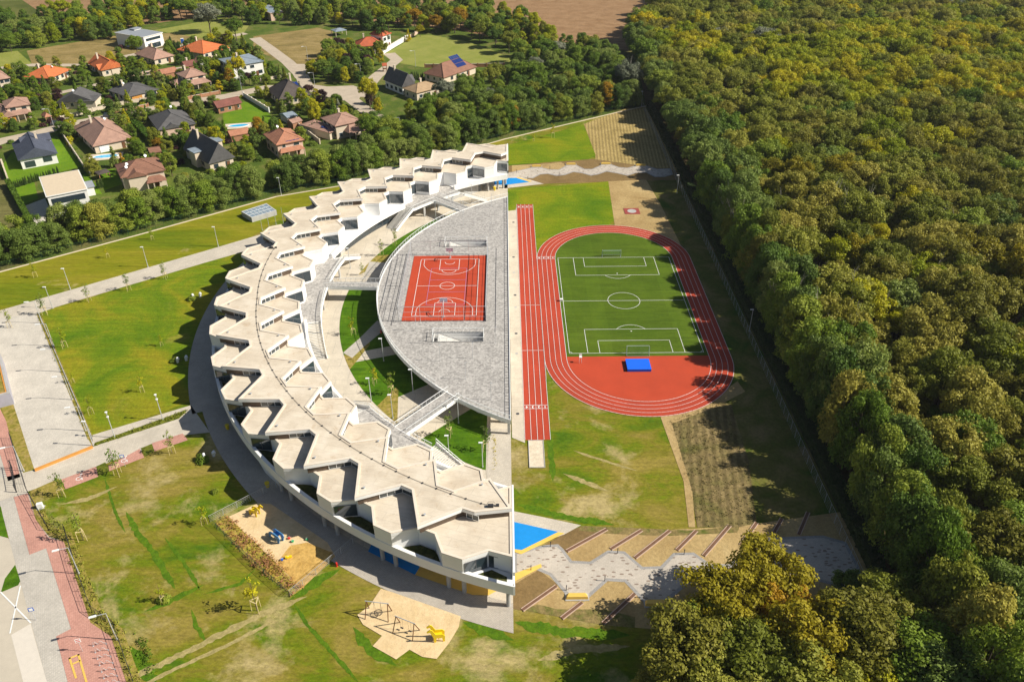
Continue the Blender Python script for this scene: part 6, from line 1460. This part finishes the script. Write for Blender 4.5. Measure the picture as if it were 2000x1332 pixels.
# village gardens
vill = ats([(-30, 300), (15, 285), (75, 262), (115, 255), (170, 335), (240, 365), (400, 345), (560, 300), (700, 262), (760, 245), (740, 205), (700, 200), (600, 178), (520, 140), (500, 105), (430, 75), (330, 90), (240, 70), (210, 120), (70, 130), (-30, 160)])
LAWNS = [ats(q) for q in ([(425, 208), (475, 196), (500, 198), (552, 240), (480, 258), (430, 255)], [(0, 330), (88, 275), (110, 268), (163, 325), (18, 360)], [(30, 362), (66, 352), (75, 388), (40, 402)], [(188, 335), (222, 330), (240, 360), (205, 372)])]
NOT = [at(207, 310).xy, at(466, 250).xy]
for x, y in scatter(vill, 3.5, rnd, 16):
    if near_house(x, y, .8) or near_road(x, y, 4.2) or any(pinpoly((x, y), q) for q in LAWNS): continue
    q = prj((x, y, 0))
    # keep the fronts of the houses readable: small plants below them
    if any((Vector((x, y))-Vector(c)).length < 9 for c in NOT): continue
    front = near_road(x, y+5, 5) or any((Vector((x, y))-O).length < r+5 and y < O.y for O, r, hx, hy, rz in HOUSES)
    if front or rnd.random() < .30:
        if rnd.random() < .35: continue
        sp_ = rnd.choice(('green', 'dark', 'ygreen', 'olive', 'robin', 'purple')); tree(x, y, 'bush', sp_, rnd.uniform(.7, 1.25), COLN[sp_]+' shrub in the village gardens', COLN[sp_]+' shrubs of the village gardens')
    else:
        sp_ = rnd.choices(('green', 'dark', 'ygreen', 'olive', 'robin', 'purple', 'orange'), (4, 3, 2, 2, 2, .7, .4))[0]; sh = rnd.choice(('full', 'tall', 'cone', 'full')); s = {'full': rnd.uniform(.40, .62), 'tall': rnd.uniform(.5, .8), 'cone': rnd.uniform(.6, .95)}[sh]
        tree(x, y, sh, sp_, s, COLN[sp_]+(' conifer' if sh == 'cone' else ' tree')+' in the village gardens', COLN[sp_]+(' conifers' if sh == 'cone' else ' trees')+' of the village gardens', name='garden_tree')
# forest
rf = random.Random(8); FO = []
def kind_at(x, y):
    u, v = prj((x, y, 8)); n_ = math.sin(x*.045+1.3)*math.cos(y*.03+.5)+math.sin(x*.11+y*.07)*.5
    zone = (1640 < u < 2100 and 58 < v < 215) or (1480 < u < 1900 and 95 < v < 200) or (1290 < u < 1480 and 75 < v < 130 and n_ > .1)
    if zone and rf.random() < .9: return 'yellow' if (rf.random() < .10 + (.25 if u > 1780 else 0)) else 'ygreen'
    edge = x < 66
    if edge: return rf.choices(('robin', 'green', 'dark', 'olive', 'oaky'), (5, 3, 2, 1.5, .8))[0]
    if v > 1000 and u > 1700 and rf.random() < .75: return rf.choice(('green', 'robin', 'green', 'ygreen'))
    if v < 300: return rf.choices(('olive', 'oaky', 'ygreen', 'green', 'yellow', 'silver'), (9, 5, 1.3, .8, .25, .3))[0]
    return rf.choices(('olive', 'oaky', 'ygreen', 'green', 'robin', 'gold'), (6, 9, .8 + (n_ > .6)*1.0, 1.2, .7, .7))[0]
FE = []
y = -66.0
while y < 560:
    x = 59.5; 
    step = 5.9
    while x < 420:
        if x < 61: FE.append((x, y))
        X, Y_ = x+rf.uniform(-2.2, 2.2)*(x > 60), y+rf.uniform(-2.6, 2.6)
        u, v = prj((X, Y_, 8))
        lim = 59 if Y_ < 300 else 59+(Y_-300)*.33
        if -150 < u < 2120 and v > -70 and v < 1460 and X > lim: FO.append(((Vector((X, Y_, 0))-CP).length, X, Y_, kind_at(X, Y_), rf.choice((rf.uniform(.6, .9), rf.uniform(.85, 1.25), rf.uniform(.85, 1.25)))))
        x += step
    y += 5.5
FO.sort(); NEAR = FO[:290]; FAR = FO[290:]
for d, X, Y_, k, s in NEAR:
    if X < 66: s = max(s, .95)
    tree(X, Y_, 'full' if X < 66 else 'broad', k, s, COLN[k]+' forest tree beyond the long dark hedge', COLN[k]+' forest trees', sz=(rf.uniform(1.45, 1.75) if X < 66 and (Y_ < 30 or Y_ > 110) else rf.uniform(1.3, 1.6) if X < 66 else s*rf.uniform(1.0, 1.25)), pale=rf.random() < .12, name='oak_tree')
# the rest of the forest: one object of scattered crowns
protos = bpy.data.collections.new('forest_crowns'); order = sorted(LM); used_k = sorted(set(k for _, _, _, k, _ in FAR)); idx = {}
names = []
for k in used_k:
    for v_ in range(4): names.append((k, v_))
pobs = []
for j, (k, v_) in enumerate(names):
    o = bpy.data.objects.new('%03d_crown' % j, crown_mesh('broad', v_, k)); pobs.append(o); protos.objects.link(o); idx[(k, v_)] = j
me = bpy.data.meshes.new('far_forest'); me.from_pydata([(X, Y_, 0) for _, X, Y_, _, _ in FAR], [], [])
ai = me.attributes.new('pick', 'FLOAT', 'POINT'); as_ = me.attributes.new('size', 'FLOAT', 'POINT'); ar_ = me.attributes.new('turn', 'FLOAT', 'POINT')
ai.data.foreach_set('value', [idx[(k, rf.randrange(4))] for _, _, _, k, _ in FAR]); as_.data.foreach_set('value', [s for *_, s in FAR]); ar_.data.foreach_set('value', [rf.random()*6.283 for _ in FAR])
ff = tag(bpy.data.objects.new('far_forest', me), 'dense olive and yellow forest filling the upper right', 'forest', kind='stuff'); COL.objects.link(ff)
ng = bpy.data.node_groups.new('scatter', 'GeometryNodeTree'); ng.interface.new_socket('Geometry', in_out='INPUT', socket_type='NodeSocketGeometry'); ng.interface.new_socket('Geometry', in_out='OUTPUT', socket_type='NodeSocketGeometry')
gi, go = ng.nodes.new('NodeGroupInput'), ng.nodes.new('NodeGroupOutput'); ci = ng.nodes.new('GeometryNodeCollectionInfo'); ci.inputs['Collection'].default_value = protos; ci.inputs['Separate Children'].default_value = True; ci.inputs['Reset Children'].default_value = True
ip = ng.nodes.new('GeometryNodeInstanceOnPoints'); ip.inputs['Pick Instance'].default_value = True
def na(nm, ty): n_ = ng.nodes.new('GeometryNodeInputNamedAttribute'); n_.data_type = ty; n_.inputs[0].default_value = nm; return [o for o in n_.outputs if o.enabled and o.name == 'Attribute'][0]
cx_ = ng.nodes.new('ShaderNodeCombineXYZ'); ng.links.new(na('turn', 'FLOAT'), cx_.inputs[2]); e2r = ng.nodes.new('FunctionNodeEulerToRotation'); ng.links.new(cx_.outputs[0], e2r.inputs[0])
ng.links.new(gi.outputs[0], ip.inputs['Points']); ng.links.new(ci.outputs[0], ip.inputs['Instance']); ng.links.new(na('pick', 'FLOAT'), ip.inputs['Instance Index']); ng.links.new(e2r.outputs[0], ip.inputs['Rotation']); sc_ = ng.nodes.new('ShaderNodeCombineXYZ'); sz_ = na('size', 'FLOAT'); mt_ = ng.nodes.new('ShaderNodeMath'); mt_.operation = 'MULTIPLY'; mt_.inputs[1].default_value = 1.12; ng.links.new(sz_, mt_.inputs[0]); ng.links.new(sz_, sc_.inputs[0]); ng.links.new(sz_, sc_.inputs[1]); ng.links.new(mt_.outputs[0], sc_.inputs[2]); ng.links.new(sc_.outputs[0], ip.inputs['Scale']); ng.links.new(ip.outputs[0], go.inputs[0])
md = ff.modifiers.new('scatter', 'NODES'); md.node_group = ng
print('forest', len(NEAR), len(FAR), 'objects', len(bpy.data.objects))
# trees standing on the school ground at the lower right
for x, y, sp_, s, lab in ((1493, 1118, 'gold', 1.0, 'large golden olive tree at the dark end of the southern zigzag path'), (1420, 1170, 'gold', .98, 'yellow green tree over the southern zigzag path'), (1525, 1185, 'orange', .85, 'golden orange tree between two large olive trees'), (1345, 1260, 'oaky', .98, 'dull olive tree with thin crown at the bottom edge, leftmost of the group'), (1590, 1235, 'gold', 1.05, 'golden olive tree right of the golden tree'), (1690, 1225, 'oaky', 1.1, 'broad brown olive tree beside the fence end'), (1470, 1290, 'olive', 1.0, 'olive tree at the bottom edge below the golden tree'), (1600, 1330, 'olive', 1.0, 'olive tree at the very bottom, left of the green one'), (1740, 1325, 'ygreen', .8, 'fresh green tree at the very bottom edge'), (1290, 1335, 'oaky', .6, 'small brownish tree at the bottom edge, left of the dull olive tree'), (1400, 1330, 'olive', .9, 'olive tree half cut by the bottom edge'), (1380, 1225, 'green', .8, 'green tree in the gap behind the dull olive tree'), (1665, 1140, 'dark', .45, 'low dark tree at the shaded path end'), (1735, 1185, 'olive', .9, 'olive tree over the end of the long hedge'), (1790, 1265, 'green', 1.0, 'green tree joining the school trees to the forest'), (1850, 1320, 'robin', 1.0, 'grey green tree at the bottom edge between school trees and forest')):
    T(x, y, 'broad', sp_, s*1.2, lab, sz=s*1.05, zc=.66)
# young staked trees
m_sap = LM['robin']
GST = leafmat('grass_tuft', [(.25, (.08, .16, .008)), (.6, (.13, .21, .010)), (.8, (.19, .25, .014))])
def sapling_proto(var, sp_):
    rs = np.random.RandomState(40+var); t = empty('young_tree', (0, 0, 0)); mb = MB(); mb.tube([(0, 0, 0), (.05, 0, 2.2), (.0, .05, 4.6)], [.045, .035, .015], 5)
    for i in range(9): a = rs.random()*6.28; z = 1.9+i*.27; L = .75-.05*i; mb.tube([(0, 0, z), (L*math.cos(a), L*math.sin(a), z+.55)], [.014, .005], 3)
    mb.build('trunk', bark, t)
    C = [np.array([rs.normal()*.28, rs.normal()*.28, 2.2+.27*i]) for i in range(9)]; V = leaf_cloud(rs, C, [.5-.03*i for i in range(9)], 130, .17, 1.0)
    c = bpy.data.objects.new('crown', quads_mesh('crown', V, LM[sp_])); COL.objects.link(c); c.parent = t
    mb = MB()
    for a in (.5, 2.6, 4.7): mb.tube([(.55*math.cos(a), .55*math.sin(a), 0), (.5*math.cos(a), .5*math.sin(a), 1.7)], .035, 5)
    P3 = [Vector((.5*math.cos(a), .5*math.sin(a), 1.6)) for a in (.5, 2.6, 4.7)]
    for a, b in zip(P3, P3[1:]+P3[:1]): mb.beam(a, b, .09, .05)
    mb.build('stakes', palewood, t); return t
SP = [sapling_proto(0, 'robin'), sapling_proto(1, 'ygreen'), sapling_proto(2, 'green')]; us = set()
def sap(x, y, v_, lab, s=1.0, grp=None, z=0):
    t = SP[v_] if v_ not in us else copy_tree(SP[v_]); us.add(v_); t.location = at(x, y, z); t.scale = (s, s, s); t.rotation_euler.z = rnd.random()*6; tag(t, lab, 'young tree', grp)
G_ = 'young staked trees of the school grounds'
for x, y, v_, lab, s in ((298, 469, 1, 'thin staked sapling on the strip lawn nearest the glazed box', .8), (212, 504, 1, 'staked sapling on the strip lawn behind the second lamp', .8), (70, 542, 1, 'staked sapling on the strip lawn at the left end', 1.0), (174.5, 589.4, 0, 'staked sapling at the lower edge of the diagonal path, left of three', 1.1), (252, 568, 0, 'leafy staked sapling at the lower edge of the diagonal path, middle of three', 1.1), (324, 545.5, 0, 'staked sapling at the lower edge of the diagonal path, right of three', 1.1),
    (90, 615, 0, 'leafy sapling where the diagonal path meets the parking lot', 1.3), (127, 679.7, 1, 'yellowish staked sapling in the west lawn nearest the parking lot', 1.2), (316, 676, 1, 'staked sapling in the west lawn nearest the school', .7), (280, 766, 1, 'yellowish staked sapling in the lower west lawn, in the middle', .9), (179, 809, 1, 'staked sapling in the lower west lawn at the parking lot corner', 1.0), (144, 748, 1, 'bare staked sapling beside the verge bed', .7), (123, 969.5, 2, 'leafy staked tree at the red bay nearest the gate', 1.2), (231.7, 927.8, 2, 'leafy staked tree between the red bays', 1.4), (336.7, 886, 2, 'leafy staked tree at the upper red bay', 1.2),
    (163, 1054.5, 2, 'leafy staked tree beside the street fence bend', 1.4), (318.6, 1176, 1, 'sparse sapling on a round green tuft in the lower lawn', .8), (502.5, 1192.6, 1, 'tall sparse tree with long shadow below the playground', 1.5), (399.8, 1023.6, 1, 'staked sapling at the upper corner of the flower bed', 1.0), (1080, 270, 1, 'staked sapling on the northern lawn, right one', 1.2), (1042, 277, 1, 'staked sapling on the northern lawn, left one', .7), (731.5, 751.8, 1, 'staked sapling on the southern courtyard lawn', 1.0), (765, 771, 2, 'leafy sapling at the point of the southern courtyard lawn', 1.3), (878, 853, 0, 'leafy staked tree on the south eastern courtyard lawn, left one', 1.3), (947.7, 880, 0, 'leafy staked tree on the south eastern courtyard lawn, right one', 1.3),
    (690.4, 654.6, 1, 'staked sapling on the middle courtyard lawn', 1.1), (707.7, 538, 2, 'sapling in the northern planting bed by the footbridge', .8), (771, 479.7, 2, 'slim sapling on the northern courtyard lawn, upper one', 1.1), (745, 500, 2, 'slim sapling on the northern courtyard lawn, lower one', 1.1), (21, 640, 2, 'small tree at the upper left end of the parking lot', 1.1)): sap(x, y, v_, lab, s)
m_gline = turf('green_growth', [(.3, (.06, .14, .006)), (.6, (.10, .18, .008)), (.8, (.15, .20, .012))], .6, fine=.45)
def gline(pts, wd, z=.062):
    P = []
    for (a, b) in zip(pts, pts[1:]):
        A_, B_ = at(*a).xy, at(*b).xy; n_ = max(2, int((B_-A_).length/.6)); P += [A_.lerp(B_, i/n_) for i in range(n_)]
    P.append(at(*pts[-1]).xy); L, R_ = [], []
    for i, p in enumerate(P):
        d = (P[min(i+1, len(P)-1)]-P[max(i-1, 0)]).normalized(); n_ = Vector((-d.y, d.x)); e = min(1, i/4, (len(P)-1-i)/4)+.05; L.append(p+n_*e*wd*rnd.uniform(.35, .8)); R_.append(p-n_*e*wd*rnd.uniform(.35, .8))
    mb = MB(); mb.strip(L, R_, z); tag(mb.build('grass_line', m_gline), kind='structure')
for pts, wd in (([(246, 1000), (268, 1040), (300, 1080), (342, 1150)], .8), ([(282, 1195), (330, 1175), (398, 1142)], .8), ([(322, 1050), (360, 1100), (392, 1153)], .5), ([(374, 1190), (385, 1225), (404, 1256)], .6), ([(255, 1262), (285, 1310), (310, 1345)], 1.5), ([(565, 1172), (620, 1135), (664, 1111)], 1.4), ([(690, 1225), (720, 1265), (775, 1300)], 1.2), ([(905, 1215), (960, 1235), (1003, 1250)], 1.6), ([(1006, 1215), (1100, 1235), (1230, 1240)], 1.5), ([(400, 1160), (470, 1140), (500, 1110)], .5), ([(205, 935), (225, 1000), (245, 1040)], .4), ([(575, 1180), (600, 1220), (700, 1332)], .5), ([(1010, 985), (1100, 1010), (1200, 1025)], 1.2), ([(1045, 800), (1075, 860), (1080, 940)], .9)): gline(pts, wd)
m_trk2 = turf('worn_ground', [(.3, (.30, .25, .09)), (.7, (.42, .34, .15))], .8, fine=.35); m_gline_ = m_gline; m_gline = m_trk2
for pts, wd in (([(235, 1332), (330, 1290), (420, 1245), (520, 1195), (600, 1165)], .9), ([(262, 1345), (350, 1303), (440, 1262), (540, 1210)], .5), ([(120, 985), (170, 975), (230, 950)], .8), ([(1120, 880), (1180, 900), (1245, 920)], .5), ([(1100, 925), (1150, 945), (1190, 960)], .8), ([(1050, 1290), (1120, 1270), (1230, 1262)], 1.0)): gline(pts, wd, .064)
m_gline = m_gline_
for x, y, lab, s in ((376, 586, 'leafy shrub beside the north western vent hoods', .8), (345, 706, 'leafy shrub beside the western vent hoods', .8), (396, 900, 'leafy shrub beside the south western vent hoods', .9), (322, 1172, 'round green tuft around the lower lawn sapling', .7), (420, 962, 'low shrub in the shade below the ring path', .5)):
    q = at(x, y); tree(q.x, q.y, 'bush', 'green', s, lab)
# planting beside paths: small clumps
m_flow = leafmat('flower_leaf', [(.2, (.20, .22, .02)), (.5, (.42, .38, .02)), (.66, (.50, .36, .03)), (.8, (.42, .20, .10))]); rsf = np.random.RandomState(3)
def clumps(poly, n, r, mat, lab, name, z=.1, dens=70, leaf=.18, cat='plants'):
    xs = [p[0] for p in poly]; ys = [p[1] for p in poly]; C = []
    while len(C) < n:
        p = (rsf.uniform(min(xs), max(xs)), rsf.uniform(min(ys), max(ys)))
        if pinpoly(p, poly): C.append(np.array([p[0], p[1], z]))
    V = leaf_cloud(rsf, C, [r*rsf.uniform(.5, 1.2) for _ in C], dens, leaf, 1.0); o = bpy.data.objects.new(name, quads_mesh(name, V, mat)); COL.objects.link(o); tag(o, lab, cat, kind='stuff')
clumps(ats([(422, 1022), (450, 1008), (541, 1096), (588, 1150), (572, 1162), (500, 1108)]), 130, .75, m_flow, 'yellow and reddish perennials beside the playground sand', 'perennials', dens=60)
clumps(ats([(181, 873), (190, 866), (368, 801), (350, 817)]), 120, .4, LM['olive'], 'low green ground cover between the two walkways', 'ground_cover', dens=90)
clumps(ats([(72, 615), (80, 613), (181, 850), (172, 858)]), 110, .35, LM['olive'], 'patchy low planting along the parking lot kerb', 'ground_cover', dens=80)
clumps(ats([(70, 962), (90, 1000), (140, 1042), (165, 1110), (200, 1195), (240, 1228), (300, 1400), (285, 1400), (217, 1236), (177, 1205), (145, 1110), (125, 1046), (96, 1040)]), 230, .5, LM['olive'], 'low shrubs growing along the street fence', 'ground_cover', dens=70)
clumps(ats([(300, 1300), (280, 1240), (255, 1225), (290, 1330)]), 30, .6, LM['green'], 'taller grass patch inside the street fence', 'ground_cover', dens=60)
clumps(ats([(985, 330), (1060, 320), (1120, 335), (1010, 345)]), 1, .3, LM['olive'], 'weeds beside the northern zigzag path', 'ground_cover')
clumps(ats([(1310, 820), (1400, 785), (1426, 792), (1460, 900), (1475, 1020), (1440, 1028), (1364, 1028), (1350, 950)]), 600, .42, leafmat('weed_leaf', [(.2, (.12, .13, .02)), (.5, (.20, .16, .05)), (.8, (.30, .22, .09))]), 'dry weeds standing in rows in the brown field', 'weeds', dens=60, leaf=.14)
clumps(ats([(962, 850), (969, 850), (969, 925), (963, 922)]), 40, .3, LM['yellow'], 'yellow flowers at the edge of the courtyard lawn', 'flowers', dens=80, leaf=.12)
# ------------------------------------------------------------------ thin haze
hm = bpy.data.materials.new('haze'); hm.use_nodes = True; hn = hm.node_tree; hn.nodes.clear(); ho = hn.nodes.new('ShaderNodeOutputMaterial'); pv = hn.nodes.new('ShaderNodeVolumePrincipled')
pv.inputs['Color'].default_value = (.86, .90, .97, 1); pv.inputs['Density'].default_value = .00006; pv.inputs['Anisotropy'].default_value = .2; hn.links.new(pv.outputs[0], ho.inputs['Volume'])
mb = MB(); mb.add([(-1700, -450, -1), (1700, -450, -1), (1700, 2700, -1), (-1700, 2700, -1), (-1700, -450, 112), (1700, -450, 112), (1700, 2700, 112), (-1700, 2700, 112)], [(3, 2, 1, 0), (4, 5, 6, 7), (0, 1, 5, 4), (1, 2, 6, 5), (2, 3, 7, 6), (3, 0, 4, 7)])
tag(mb.build('haze', hm), kind='stuff')
